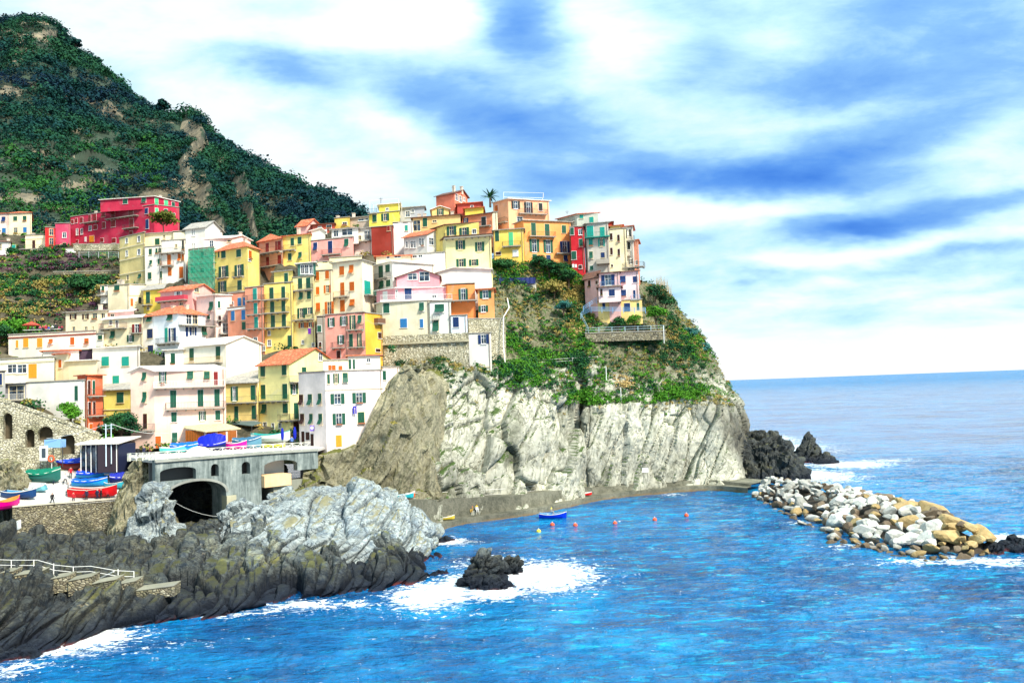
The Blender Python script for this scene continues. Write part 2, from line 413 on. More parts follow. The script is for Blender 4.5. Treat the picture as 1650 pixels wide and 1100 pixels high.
def window(F, r, st, root, holes, eave, frame=None):
    u0, z0, u1, z1 = r; w = u1-u0; k, mode = st[0], st[1]
    if len(st) > 2 and st[2] == 'F': frame = WHITE
    fr = frame or CREAM
    mb = MB(); sh = []; canhole = z1 < eave-.05 and u0 > .05 and u1 < F.L-.05
    if mode == 'o':
        q = .27*w; g0, g1 = u0+q, u1-q
        sh = [(u0, g0-.03), (g1+.03, u1)]
    elif mode in 'wa': g0, g1 = u0, u1
    else: g0, g1 = u0, u1; sh = [(u0, (u0+u1)/2-.012), ((u0+u1)/2+.012, u1)] if w > .6 else [(u0, u1)]
    if mode == 'c' and k in 'GNB' and w > .6 and random.random() < .22: mode = 'f'
    t = .07
    open_ = mode in 'owa'
    if open_:
        if canhole: holes.append((g0, z0, g1, z1)); back = -.16; gp = -.10
        else: back = -.0; gp = .02
        for (a, b, c, d) in ((g0-t, z0-t, g0+.03, z1+t), (g1-.03, z0-t, g1+t, z1+t), (g0+.03, z1-.03, g1-.03, z1+t), (g0+.03, z0-t, g1-.03, z0+.03)):
            F.box(mb, a, b, c, d, back, .045)
        F.box(mb, (g0+g1)/2-.03, z0+.03, (g0+g1)/2+.03, z1-.03, gp+.005, gp+.05)
        if z1-z0 > 1.1: F.box(mb, g0+.03, z0+(z1-z0)*.62, (g0+g1)/2-.03, z0+(z1-z0)*.62+.05, gp+.005, gp+.045); F.box(mb, (g0+g1)/2+.03, z0+(z1-z0)*.62, g1-.03, z0+(z1-z0)*.62+.05, gp+.005, gp+.045)
    else:
        for (a, b, c, d) in ((g0-t, z0-t, g0, z1+t), (g1, z0-t, g1+t, z1+t), (g0, z1, g1, z1+t)):
            F.box(mb, a, b, c, d, 0, .03)
        gp = None
    if mode != 'd': F.box(mb, g0-.14, z0-t-.07, g1+.14, z0-t-.002, -.0, .16)
    name = 'door' if mode == 'd' else 'window'
    o = mb.build(name, fr, root)
    if name == 'window' and random.random() < .13:      # flower box on the sill
        fb = MB(); F.box(fb, g0, z0-t, g1, z0+.12, .17, .38); fb.cur = 1
        for i in range(14):
            c = F.P(random.uniform(g0, g1), z0+random.uniform(.12, .36), random.uniform(.16, .40)); a = Vector((random.uniform(-.1, .1), random.uniform(-.1, .1), random.uniform(-.1, .1))); q = Vector((random.uniform(-.1, .1), random.uniform(-.1, .1), random.uniform(-.1, .1))); fb.quad(c-a, c-q, c+a, c+q)
        fb.build('flower_box', [flat('clay_box', (.35, .12, .06)), flat('box_plants', (.03, .14, .03))], root)
    if open_:
        p = MB(); p.quad(F.P(g0, z0, gp), F.P(g1, z0, gp), F.P(g1, z1, gp), F.P(g0, z1, gp)); p.build('pane', GLASS, o)
    for i, (a, b) in enumerate(sh):
        s = MB()
        if mode == 'f' and True:   # lower flap pushed out
            zm = z0+(z1-z0)*.5
            F.box(s, a, zm, b, z1, .035, .075)
            s.box(F.P(a, zm-.01, .045), F.e*(b-a), F.n*.04, F.n*.38+Vector((0, 0, -(zm-z0)*.9)))
        else:
            F.box(s, a, z0, b, z1, .035, .08)
            nsl = max(2, int((z1-z0)/.28))
            for j in range(nsl):    # louvre rails
                zz = z0+(z1-z0)*(j+.5)/nsl
                F.box(s, a+.04, zz-.03, b-.04, zz+.03, .081, .10)
        s.build('door_leaf' if mode == 'd' else 'shutter', shutmat(k), o)
    return o
def rail(mb, pts, h=1.0, sp=.22, r=.018, cross=False):
    up = Vector((0, 0, h))
    for a, b in zip(pts, pts[1:]):
        a = Vector(a); b = Vector(b); L = (b-a).length; n = max(1, int(L/sp))
        mb.bar(a+up, b+up, r*1.6); mb.bar(a+Vector((0, 0, .08)), b+Vector((0, 0, .08)), r)
        for i in range(n+1):
            p = a.lerp(b, i/n); mb.bar(p, p+up, r, 3)
    return mb
def balcony(F, u0, u1, z, out, root, colr=None, railc=None, solid=None):
    mb = MB(); F.box(mb, u0, z-.16, u1, z, .002, out)
    for u in np.arange(u0+.3, u1, 1.4): F.box(mb, u-.07, z-.42, u+.07, z-.161, .002, out*.7)
    o = mb.build('balcony', colr or CONC, root)
    r = MB()
    if solid: F.box(r, u0, z+.001, u0+.1, z+.9, .003, out); F.box(r, u1-.1, z+.001, u1, z+.9, .003, out); F.box(r, u0+.1, z+.001, u1-.1, z+.9, out-.1, out)
    else: rail(r, [F.P(u0+.04, z, .05), F.P(u0+.04, z, out-.05), F.P(u1-.04, z, out-.05), F.P(u1-.04, z, .05)])
    r.build('railing', solid or railc or IRON, o)
    return o
def wall_face(mb, F, z0, z1, holes):
    hs = [h for h in holes if h[0] > 0 and h[2] < F.L]
    us = sorted({0.0, F.L, *[h[0] for h in hs], *[h[2] for h in hs]}); zs = sorted({z0, z1, *[h[1] for h in hs if z0 < h[1] < z1], *[h[3] for h in hs if z0 < h[3] < z1]})
    for i in range(len(us)-1):
        run = None
        for j in range(len(zs)-1):
            cu, cz = (us[i]+us[i+1])/2, (zs[j]+zs[j+1])/2
            inside = any(h[0] < cu < h[2] and h[1] < cz < h[3] for h in hs)
            if inside:
                if run is not None: mb.quad(F.P(us[i], run), F.P(us[i+1], run), F.P(us[i+1], zs[j]), F.P(us[i], zs[j])); run = None
            elif run is None: run = zs[j]
        if run is not None: mb.quad(F.P(us[i], run), F.P(us[i+1], run), F.P(us[i+1], zs[-1]), F.P(us[i], zs[-1]))
    for u0, a, u1, b in hs:    # reveals and dark room behind
        d = -.45
        mb.quad(F.P(u0, a), F.P(u1, a), F.P(u1, a, d), F.P(u0, a, d)); mb.quad(F.P(u0, b, d), F.P(u1, b, d), F.P(u1, b), F.P(u0, b))
        mb.quad(F.P(u0, a), F.P(u0, a, d), F.P(u0, b, d), F.P(u0, b)); mb.quad(F.P(u1, a, d), F.P(u1, a), F.P(u1, b), F.P(u1, b, d))
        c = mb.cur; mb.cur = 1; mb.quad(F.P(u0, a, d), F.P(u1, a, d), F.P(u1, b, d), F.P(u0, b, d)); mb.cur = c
def slab(mb, poly, t):
    n = len(poly); k = len(mb.v); mb.v += [tuple(p) for p in poly]+[tuple(Vector(p)-Vector((0, 0, t))) for p in poly]
    mb.f.append(tuple(range(k, k+n))); mb.m.append(mb.cur); mb.f.append(tuple(range(k+2*n-1, k+n-1, -1))); mb.m.append(mb.cur)
    for i in range(n): j = (i+1) % n; mb.f.append((k+j, k+i, k+n+i, k+n+j)); mb.m.append(mb.cur)
def H(name, label, z, pts, base, col, roof=('flat',), w0=(), w1=(), bal=(), d=9.0, dirt=.5, ext=5.0, group=None, cat='house', chim=(), bands=(), frame=None, ztop=None):
    """pts: 2 or 3 facade corners (x, y_eave, Y) in the named zoom frame; base: y of the foot at the middle corner"""
    Q = [(*cv(z, x, y), Y) for x, y, Y in pts]
    mid = Q[1] if len(Q) == 3 else Q[0]
    zt = at(*mid).z if ztop is None else ztop
    zb = at(mid[0], cv(z, 0, base)[1], mid[2]).z
    W = []
    for px, py, Y in Q:
        if Y is None:
            dd = ray(px, py); Y = (zt-CAMZ)/dd.z*dd.y
        p = at(px, py, Y); W.append(Vector((p.x, p.y, 0)))
    if len(W) == 2:
        W.append(W[1]+W[1].normalized()*d)      # party wall runs straight back
    A, B, C = W; D = A+C-B
    F0, F1, F2, F3 = Face(A, B), Face(B, C), Face(C, D), Face(D, A)
    ctr = (A+B+C+D)/4
    root = thing(name, Vector((ctr.x, ctr.y, zb)), label, cat, group)
    if name not in ('roof_storey', 'veranda', 'annex') and ext >= 5: FOOT.append(([A, B, C, D], zb))
    holes = [[], []]
    for fi, ws in ((0, w0), (1, w1)):
        F = (F0, F1)[fi]
        for it in ws:
            st, x0, y0, x1, y1 = it[:5]; zz = it[5] if len(it) > 5 else z
            a = cv(zz, x0, y0); b = cv(zz, x1, y1)
            window(F, F.rect(a[0], a[1], b[0], b[1]), st, root, holes[fi], zt, frame)
    mb = MB(); zlo = zb-ext
    wall_face(mb, F0, zlo, zt, holes[0]); wall_face(mb, F1, zlo, zt, holes[1]); wall_face(mb, F2, zlo, zt, []); wall_face(mb, F3, zlo, zt, [])
    kind = roof[0]; rm = {'T': TERRA, 'G': GREYT, 'W': WHITET, 'D': DARKT, 'P': PANELT, 'C': CONC}.get(roof[1] if len(roof) > 1 else 'C', CONC)
    ov = .45; up = Vector((0, 0, 1)); z3 = up*zt
    eo = {id(F0): F0.n*ov, id(F1): F1.n*ov, id(F2): F2.n*ov, id(F3): F3.n*ov}
    a_, b_, c_, d_ = A+F0.n*ov-F0.e*ov, B+F0.n*ov+F0.e*ov, C+F2.n*ov-F2.e*ov, D+F2.n*ov+F2.e*ov
    rf = MB()
    if kind == 'flat':
        # parapet and terrace floor
        slab(mb, [A+z3-up*.02, B+z3-up*.02, C+z3-up*.02, D+z3-up*.02], .2)
        for F in (F0, F1, F2, F3):
            F.box(rf, -.12, zt, F.L+.0, zt+.14, -.30, .12)
        slab(rf, [A+z3+up*.02, B+z3+up*.02, C+z3+up*.02, D+z3+up*.02], .035)
    elif kind == 'slab':      # thin projecting roof
        slab(rf, [a_+z3+up*.16, b_+z3+up*.16, c_+z3+up*.16, d_+z3+up*.16], .16)
    elif kind in ('gable0', 'gable1'):
        px, py = cv(z, roof[2], roof[3]); F = F0 if kind == 'gable0' else F1
        u, pz = F.hit(px, py); u = min(max(u, F.L*.2), F.L*.8); h = pz-zt
        if kind == 'gable0':
            m1 = A+F0.e*u; m2 = D+F0.e*u
            mb.quad(A+z3, B+z3, m1+up*pz); mb.quad(C+z3, D+z3, m2+up*pz)
            k = ov/max(u, .1)
            o1 = m1+F0.n*ov; o2 = m2-F0.n*ov
            sl1, sl2 = h/u, h/(F.L-u)
            la, lb, lc, ld = A+F0.n*ov-F0.e*ov, B+F0.n*ov+F0.e*ov, C-F0.n*ov+F0.e*ov, D-F0.n*ov-F0.e*ov
            slab(rf, [la+up*(zt-sl1*ov+.1), o1+up*(pz+.1), o2+up*(pz+.1), ld+up*(zt-sl1*ov+.1)][::-1], .14)
            slab(rf, [lb+up*(zt-sl2*ov+.1), lc+up*(zt-sl2*ov+.1), o2+up*(pz+.1), o1+up*(pz+.1)], .14)
        else:
            m1 = B+F1.e*u; m2 = A+F1.e*u
            mb.quad(B+z3, C+z3, m1+up*pz); mb.quad(D+z3, A+z3, m2+up*pz)
            sl1, sl2 = h/u, h/(F.L-u)
            o1 = m1+F1.n*ov; o2 = m2-F1.n*ov
            slab(rf, [A-F1.n*ov-F1.e*ov+up*(zt-sl1*ov+.1), B+F1.n*ov-F1.e*ov+up*(zt-sl1*ov+.1), o1+up*(pz+.1), o2+up*(pz+.1)], .14)
            slab(rf, [C+F1.n*ov+F1.e*ov+up*(zt-sl2*ov+.1), D-F1.n*ov+F1.e*ov+up*(zt-sl2*ov+.1), o2+up*(pz+.1), o1+up*(pz+.1)], .14)
    elif kind == 'hip':
        h = roof[2]; q = .28
        r1 = (A+D)/2*(1-q)+(B+C)/2*q+up*(zt+h); r2 = (A+D)/2*q+(B+C)/2*(1-q)+up*(zt+h)
        if F1.L > F0.L*1.15:
            r1 = (A+B)/2*(1-q)+(C+D)/2*q+up*(zt+h); r2 = (A+B)/2*q+(C+D)/2*(1-q)+up*(zt+h)
            slab(rf, [b_+z3, c_+z3, r2, r1], .12); slab(rf, [d_+z3, a_+z3, r1, r2], .12); slab(rf, [a_+z3, b_+z3, r1], .12); slab(rf, [c_+z3, d_+z3, r2], .12)
        else:
            slab(rf, [a_+z3, b_+z3, r2, r1], .12); slab(rf, [c_+z3, d_+z3, r1, r2], .12); slab(rf, [b_+z3, c_+z3, r2], .12); slab(rf, [d_+z3, a_+z3, r1], .12)
    elif kind == 'shed':      # rises towards the back
        h = roof[2]
        slab(rf, [a_+z3+up*.1, b_+z3+up*.1, c_+z3+up*(h+.1), d_+z3+up*(h+.1)], .16)
        mb.quad(B+z3, C+z3, C+z3+up*h); mb.quad(D+z3, A+z3, D+z3+up*h); mb.quad(C+z3, D+z3, D+z3+up*h, C+z3+up*h)
    mb.build('wall', [wallmat(col, dirt), DARKIN], root)
    ro = rf.build('roof', rm, root)
    for (fx, fy, h) in chim:      # chimneys at fractional plan positions
        p = A+F0.e*(F0.L*fx)+(D-A)*fy; c = MB(); zz = zt-.3+(roof[2]*.6 if kind in ('hip', 'shed') else 0)
        if kind in ('gable0', 'gable1'): zz = zt+h*0+.2
        c.box(p+up*zz, F0.e*.6, F0.n*-.6, up*(h+.3)); c.box(p+up*(zz+h+.301)-F0.e*.08+F0.n*.08, F0.e*.76, F0.n*-.76, up*.12); c.build('chimney', wallmat((.62, .52, .42)), ro)
    for it in bal:
        fi, x0, x1, y, out = it[:5]; kw = it[5] if len(it) > 5 else {}
        F = (F0, F1)[fi]; zz = kw.pop('z', z) if kw else z
        u0, zz0 = F.hit(*cv(zz, x0, y)); u1, zz1 = F.hit(*cv(zz, x1, y))
        balcony(F, u0, u1, (zz0+zz1)/2, out, root, **kw)
    for fi, y, t, c in bands:
        F = (F0, F1)[fi]; m_ = MB(); px, py = cv(z, (pts[0][0]+pts[1][0])/2, y); zc = F.hit(px, py)[1]
        F.box(m_, -.05, zc-t/2, F.L+.02, zc+t/2, .002, .12); m_.build('cornice', c or CREAM, root)
    if name not in ('roof_storey', 'veranda', 'annex', 'loggia') and zt-zb > 5:
        pf = F1 if len(pts) == 3 and F1.L > 4 else F0; u = pf.L-.35
        m_ = MB(); m_.bar(pf.P(u, zb-1, .09), pf.P(u, zt-.05, .09), .055, 6)
        if len(holes[0])+len(holes[1]) % 2: m_.bar(pf.P(u, zt-.1, .09), pf.P(u-.9, zt-.1, .09), .05, 6)
        m_.build('drainpipe', flat('zinc_pipe', (.26, .20, .15), .5, .3), root)
    return root, (F0, F1, F2, F3), zt
WH = (.80, .75, .67); CR = (.82, .70, .47); LY = (.88, .68, .19); YE = (.85, .62, .10); PK = (.80, .42, .38); SA = (.74, .26, .13)
OR = (.80, .32, .10); PAL = (.46, .022, .06); OC = (.78, .42, .05); PP = (.84, .62, .55); GY = (.50, .46, .38); BRICK = (.26, .03, .018)
BR = flat('dark_red_beam', (.22, .05, .03), .8, .2)
# ---- far left, up the hill
H('hillside_house', 'cream farmhouse with green windows at the far left below the wooded mountain', 'a', [(62, 235, 250), (225, 236, 250)], 382, CR, ('hip', 'T', 1.2),
  [('Gc', 95, 258, 122, 288), ('Gc', 163, 255, 188, 290), ('Kw', 98, 338, 125, 378), ('Uc', 165, 335, 190, 372)], d=14)
H('hillside_house', 'pale pink house with a blue door cut by the left edge of the photo', 'a', [(-60, 242, 250), (60, 242, 250)], 388, PP, ('slab', 'T'),
  [('Nc', 12, 260, 40, 295), ('Ud', 15, 340, 42, 388), ('Gc', -40, 260, -14, 295)], d=9)
H('cottage', 'small white cottage with brown roof above the grey scree at far left', 'a', [(-60, 440, 232), (75, 440, 232)], 585, WH, ('hip', 'D', .8),
  [('Kw', -10, 452, 12, 490), ('Tc', 85, 460, 112, 500)], chim=[(.8, .4, .9)], d=8)
H('cottage', 'lower yellow cottage with two stacked terraces beside the red house', 'a', [(155, 493, 231), (300, 488, 231)], 562, (.86, .74, .30), ('flat',),
  [('Kd', 190, 505, 208, 560), ('Kw', 262, 500, 280, 522)], bal=[(0, 150, 310, 490, 1.0)], d=6)
H('cottage', 'upper cream block with a narrow dark door left of the red house', 'a', [(180, 392, 236), (335, 388, 236)], 490, CR, ('flat',),
  [('Dd', 230, 428, 250, 484)], chim=[(.3, .3, .8)], d=6, bands=[(0, 415, .3, CREAM)])
H('town_house', 'narrow bright red house with two white windows', 'a', [(320, 335, 231), (388, 330, 232)], 475, (.62, .03, .03), ('flat',), [('Ww', 350, 348, 378, 392), ('Ww', 350, 412, 378, 460)], d=10)
H('town_house', 'low magenta house with one small square white framed window beside the long palace', 'a', [(392, 308, 233), (500, 310, 233)], 486, (.58, .06, .13), ('flat',),
  [('DwF', 443, 372, 470, 408), ('Dd', 445, 445, 468, 485), ('Ww', 428, 455, 442, 485)], d=10)
pw = [('Rc', 507, 282, 524, 310), ('Rc', 533, 272, 550, 304), ('Rc', 568, 265, 588, 305), ('Rd', 628, 248, 645, 298), ('Rd', 660, 240, 683, 290), ('Rc', 722, 220, 745, 262), ('Rd', 788, 205, 815, 262), ('Rd', 912, 195, 945, 250),
      ('Ww', 540, 345, 555, 390), ('Ww', 572, 345, 588, 385), ('Ww', 630, 325, 650, 358), ('Rc', 665, 318, 690, 350), ('Rc', 725, 298, 748, 342), ('Rc', 788, 288, 818, 332), ('Rd', 917, 275, 948, 338),
      ('Rc', 540, 425, 556, 442), ('Wd', 600, 405, 612, 438), ('Od', 634, 395, 668, 440), ('Rc', 712, 412, 735, 440), ('Rc', 795, 412, 822, 445), ('Rc', 917, 362, 942, 395), ('Nc', 1028, 200, 1050, 238), ('Nc', 1033, 280, 1055, 345)]
H('palace', 'long crimson palace with white window surrounds and balconies on the upper hill', 'b', [(-292, 262, None), (300, 175, 230), (478, 195, None)], 452, PAL, ('flat',),
  [(s+'F', *q, 'a') for s, *q in pw], [('LdF', 308, 200, 330, 240), ('GcF', 425, 235, 450, 265), ('GcF', 372, 205, 396, 235)],
  bal=[(0, 762, 985, 266, 1.1, {'z': 'a'}), (0, 885, 985, 342, 1.1, {'z': 'a'}), (0, 603, 705, 300, 1.1, {'z': 'a'})], d=16, chim=[(.35, .3, 1.6), (.42, .4, 1.6), (.2, .3, 1.2)])
H('roof_storey', 'crimson top storey with green windows set back on the long palace', 'b', [(-80, 148, 233), (300, 118, 231), (474, 155, None)], 190, PAL, ('slab', 'W'),
  [('GcF', 80, 135, 113, 168), ('GcF', 213, 125, 243, 158)], [('LdF', 305, 130, 330, 188), ('LcF', 372, 145, 398, 190), ('GcF', 425, 158, 447, 195)],
  bal=[(1, 303, 420, 200, 1.2)], ext=.5, chim=[(.3, .5, .8), (.95, .3, .8)])
# ---- upper left tier
H('apartment_tower', 'tall pale yellow tower with faded painted bands at the left end of the row', 'b', [(55, 412, 196), (234, 385, 190)], 722, (.82, .64, .28), ('flat',),
  [('DwF', 97, 412, 115, 448), ('DwF', 183, 398, 203, 438), ('WwF', 100, 500, 115, 540), ('WwF', 183, 490, 205, 530), ('Dw', 105, 675, 122, 710), ('Gc', 190, 665, 210, 698)],
  bands=[(0, 470, .25, CREAM), (0, 556, .25, CREAM), (0, 658, .25, CREAM)], d=12, dirt=.7)
H('town_house', 'cream house with a planted roof terrace beside the pale yellow tower', 'b', [(235, 475, 189), (350, 470, 188)], 752, WH, ('flat',),
  [('Gc', 265, 488, 285, 528), ('Gc', 313, 485, 325, 522), ('Gc', 333, 483, 350, 518), ('Gc', 270, 568, 287, 602), ('Gc', 328, 560, 347, 597), ('Gc', 258, 655, 282, 702), ('Gc', 342, 648, 357, 695)], d=5)
H('roof_storey', 'cream upper storey with a dark green door behind the planted terrace', 'b', [(235, 385, 195), (435, 362, 194)], 475, CR, ('slab', 'G'),
  [('Gd', 308, 415, 340, 458), ('Kw', 365, 390, 380, 415)], d=9, ext=6)
H('town_house', 'white house with brown doors on an overhanging balcony left of the grey roofed gable', 'b', [(352, 432, 188), (522, 405, 187)], 705, WH, ('flat',),
  [('Kw', 450, 455, 465, 480), ('Kc', 500, 430, 515, 495), ('Bd', 395, 530, 420, 600), ('Bc', 470, 525, 490, 575), ('Bc', 497, 525, 513, 570), ('Bd', 400, 620, 425, 678), ('Bd', 480, 615, 507, 695)],
  bal=[(0, 358, 442, 608, 1.0, {'railc': BR}), (0, 350, 520, 516, 1.0, {'railc': IRON})], d=9)
H('town_house', 'cream roof block above the white house with brown doors', 'b', [(436, 365, 192), (518, 345, 192)], 430, CR, ('flat',), d=8, ext=6)
H('gable_house', 'tall white gabled house with grey roof and blank side wall', 'b', [(520, 342, 192), (662, 330, 190), (788, 385, 197)], 705, WH, ('gable1', 'G', 716, 292),
  [('KwF', 568, 350, 578, 395), ('KwF', 581, 350, 591, 395), ('KwF', 570, 450, 580, 490), ('KwF', 583, 450, 593, 490)], d=12)
H('town_house', 'pale pink low house with a long flat roof behind the green scaffold netting', 'b', [(655, 428, 186), (855, 408, 186), (985, 440, 190)], 500, PP, ('gable1', 'W', 920, 394),
  [('WwF', 693, 430, 722, 480), ('Kw', 820, 425, 845, 440)], chim=[(.9, .5, 1.0)])
net_house = H('scaffolded_house', 'tan house wrapped in translucent green scaffold netting', 'b', [(548, 492, 183), (722, 485, 181)], 742, (.55, .46, .34), ('flat',),
  [('Dc', 633, 510, 655, 550), ('Dc', 630, 625, 655, 655), ('Gc', 560, 620, 590, 660)], d=9, ext=8)
H('town_house', 'square yellow house with terracotta hip roof right of the green netting', 'b', [(725, 490, 181), (962, 470, 175), (1048, 488, 180)], 800, LY, ('hip', 'T', 1.9),
  [('Gc', 755, 508, 764, 548), ('Gc', 778, 500, 808, 553), ('Gc', 885, 493, 917, 545), ('Go', 760, 610, 828, 688), ('Go', 873, 600, 937, 680), ('Go', 755, 718, 815, 793), ('Gc', 893, 712, 923, 778)], [('BcF', 970, 500, 990, 558), ('KwF', 968, 560, 985, 575)],
  bal=[(0, 755, 832, 692, .7), (0, 868, 940, 684, .7), (0, 745, 945, 800, 1.3)], chim=[(.7, .5, 1.2)])
H('town_house', 'small yellow house with grey slab roof and one green shutter door', 'b', [(225, 785, 178), (372, 772, 176)], 925, YE, ('shed', 'G', 2.2), [('Gd', 245, 792, 272, 872), ('Dw', 250, 900, 268, 918)], bal=[(0, 222, 290, 885, .8)], d=8)
H('town_house', 'rose pink house with red balcony and orange tiled roof in the middle of the village', 'b', [(345, 785, 174), (572, 770, 171), (712, 800, 176)], 925, PK, ('gable1', 'T', 645, 738),
  [('WoF', 445, 790, 500, 845), ('Rw', 480, 868, 505, 888)], [('Rw', 588, 765, 617, 795)], bal=[(0, 335, 540, 855, 1.1, {'solid': flat('red_parapet', (.5, .05, .08), .8)})], chim=[(.5, .4, .8)])
H('villa', 'white house with arched brown door and green shutters below the pale yellow tower', 'a', [(765, 742, 182), (918, 738, 180), (1035, 742, 182)], 912, CR, ('flat',),
  [('Gc', 812, 738, 848, 788)], [('Bd', 925, 840, 943, 892), ('Kc', 982, 832, 1002, 875), ('Kw', 958, 862, 968, 876)], d=8, chim=[(.2, .3, 1.2), (.35, .3, 1.2)], bands=[(1, 812, .3, None)])
H('annex', 'small white annex with terrace at the left of the arched door house', 'a', [(712, 750, 183), (764, 750, 183)], 812, WH, ('flat',), [('Gc', 722, 752, 740, 790)], bal=[(0, 702, 764, 818, 1.2)], d=5, ext=2)
# ---- centre top
H('balcony_house', 'salmon house with full width brown balconies and terracotta roof', 'c', [(75, 442, 184), (243, 408, 180)], 620, (.80, .38, .22), ('hip', 'T', 2.0),
  [('Rd', 125, 447, 148, 514), ('Rd', 193, 435, 205, 500), ('Rd', 208, 430, 240, 500), ('Rd', 128, 545, 150, 605), ('Rd', 210, 530, 235, 600)],
  bal=[(0, 80, 245, 516, 1.2, {'railc': BR}), (0, 82, 248, 612, 1.2, {'railc': BR})], d=10)
H('town_house', 'light yellow house with four green windows between salmon and rose houses', 'c', [(245, 402, 181), (442, 374, 179)], 612, LY, ('shed', 'T', 1.2),
  [('Gc', 302, 412, 325, 465), ('Gc', 352, 405, 378, 453), ('Gc', 283, 520, 308, 568), ('Gc', 357, 510, 380, 557)], bal=[(0, 250, 340, 497, .9)], d=9, chim=[(.5, .4, 1.5)])
H('town_house', 'rose house with three blue and green white framed openings and roof terrace', 'c', [(445, 432, 179), (745, 398, 176)], 582, (.82, .36, .30), ('flat',),
  [('NcF', 463, 443, 490, 500), ('NdF', 567, 432, 597, 517), ('GcF', 682, 417, 712, 475)], bal=[(0, 528, 665, 528, .9, {'railc': BR})], d=9)
H('roof_storey', 'white glazed roof storey on the rose house terrace', 'c', [(590, 355, 182), (780, 332, 181)], 400, WH, ('slab', 'G'), [('WwF', 605, 358, 640, 402), ('WwF', 665, 348, 740, 392)], d=6, ext=2)
H('gable_house', 'white gable with an outside stair left of the glazed roof storey', 'c', [(445, 362, 183), (545, 348, 183)], 425, WH, ('gable0', 'W', 520, 340), [('DwF', 550, 352, 556, 380)], d=6)
H('town_house', 'white house with roof terrace window left of the dark red wall', 'c', [(748, 350, 184), (872, 335, 183)], 522, WH, ('slab', 'G'), [('KwF', 822, 362, 845, 420), ('KwF', 846, 362, 866, 420), ('Ww', 775, 395, 800, 425)], bal=[(0, 745, 872, 437, 1.0)], d=8)
H('blank_house', 'dark brick red windowless house in the village centre', 'c', [(872, 335, 181), (1028, 306, 180)], 525, BRICK, ('flat',), [('Rc', 985, 325, 1005, 360)], d=8, dirt=.2)
H('gable_house', 'pink gabled house with red roof high on the skyline left of the yellow terrace house', 'c', [(345, 345, 196), (415, 318, 195), (525, 292, 200)], 385, PK, ('gable1', 'T', 458, 277), d=9)
H('town_house', 'low red house with two brown windows on the skyline', 'c', [(455, 320, 194), (612, 296, 193)], 362, (.55, .10, .06), ('shed', 'D', .7), [('BwF', 495, 330, 520, 344), ('RwF', 555, 318, 590, 342)], d=7)
H('town_house', 'small ochre roof house beside the low red house on the skyline', 'c', [(612, 272, 196), (720, 268, 195)], 330, (.80, .55, .12), ('flat',), [('KwF', 668, 298, 700, 318)], d=7, chim=[(.1, .2, .8)])
H('town_house', 'grey stone house between the ochre roof house and the yellow terrace house', 'c', [(722, 270, 198), (860, 262, 197)], 340, (.45, .36, .30), ('shed', 'G', 1.0), [('DwF', 780, 275, 820, 290), ('DwF', 830, 270, 852, 286)], d=7, chim=[(.1, .3, .9)])
H('town_house', 'bright yellow house with paired green shutters on the skyline', 'd', [(20, 240, 193), (235, 215, 191)], 330, (.85, .68, .10), ('flat',), [('Gc', 45, 245, 75, 298), ('Go', 108, 238, 163, 290)], bal=[(0, 20, 80, 238, .8)], d=9)
H('roof_storey', 'bright yellow rooftop block under a pole awning', 'd', [(92, 178, 196), (238, 165, 195)], 222, (.85, .68, .10), ('slab', 'W'), [('KwF', 140, 198, 160, 216)], d=6, ext=2)
H('town_house', 'grey house with dark loggia between the bright yellow and the ochre skyline houses', 'd', [(240, 200, 197), (412, 180, 196)], 290, (.42, .44, .48), ('shed', 'G', .6), [('KwF', 280, 222, 310, 262), ('KwF', 320, 208, 340, 230)], d=7)
H('town_house', 'ochre house with a broad dark opening and small terrace above the grey tiled roof', 'd', [(330, 272, 189), (668, 262, 187)], 400, (.80, .50, .20), ('slab', 'D'), [('Kw', 335, 287, 385, 362), ('Gc', 402, 270, 433, 330), ('Gw', 470, 285, 500, 300)], d=7, chim=[(.1, .1, 1.0), (.22, .1, 1.0), (.8, .1, 1.0)])
H('roof_storey', 'ochre arched attic with one green shuttered window', 'd', [(465, 208, 192), (585, 205, 192)], 258, (.82, .52, .18), ('gable0', 'W', 525, 185), [('Go', 503, 205, 550, 248)], d=7, ext=2)
H('town_house', 'white wall house with plants between the brick red house and the ochre house', 'd', [(190, 302, 183), (330, 278, 183)], 520, (.78, .78, .74), ('flat',), [('Tc', 275, 320, 295, 360)], d=6)
H('gable_house', 'coral red gabled house at the very top of the village', 'd', [(495, 108, 206), (625, 92, 203), (718, 118, 208)], 175, (.76, .20, .12), ('gable1', 'D', 682, 72), [], [('DwF', 632, 100, 650, 145), ('DwF', 660, 115, 678, 158), ('DwF', 688, 125, 700, 150)], chim=[(.6, .4, 2.0), (.95, .5, 1.6)])
H('town_house', 'low dark red flat roofed house right of the coral gable', 'd', [(645, 172, 200), (818, 162, 199)], 205, (.45, .07, .05), ('slab', 'T'), [('DwF', 740, 180, 760, 195)], d=7)
H('town_house', 'low yellow house under a red roof near the palm tree', 'd', [(700, 205, 196), (830, 192, 195)], 240, YE, ('slab', 'T'), d=6)
H('town_house', 'salmon house with a dark balcony door left of the big orange block', 'd', [(680, 262, 190), (893, 235, 187)], 350, SA, ('slab', 'D'), [('NoF', 690, 270, 724, 308), ('KdF', 818, 262, 850, 328)], bal=[(0, 755, 890, 330, 1.0)], d=8)
H('town_house', 'narrow cream wall house beside the salmon balcony house', 'd', [(893, 228, 187), (930, 232, 187)], 420, CR, ('flat',), d=6)
H('roof_storey', 'yellow top storey with two wide green shuttered windows under a dark roof', 'd', [(468, 320, 179), (560, 322, 175), (800, 335, 173)], 405, LY, ('slab', 'D'), [], [('Go', 572, 328, 640, 392), ('Go', 662, 337, 730, 398), ('KwF', 752, 349, 780, 380)], ext=3)
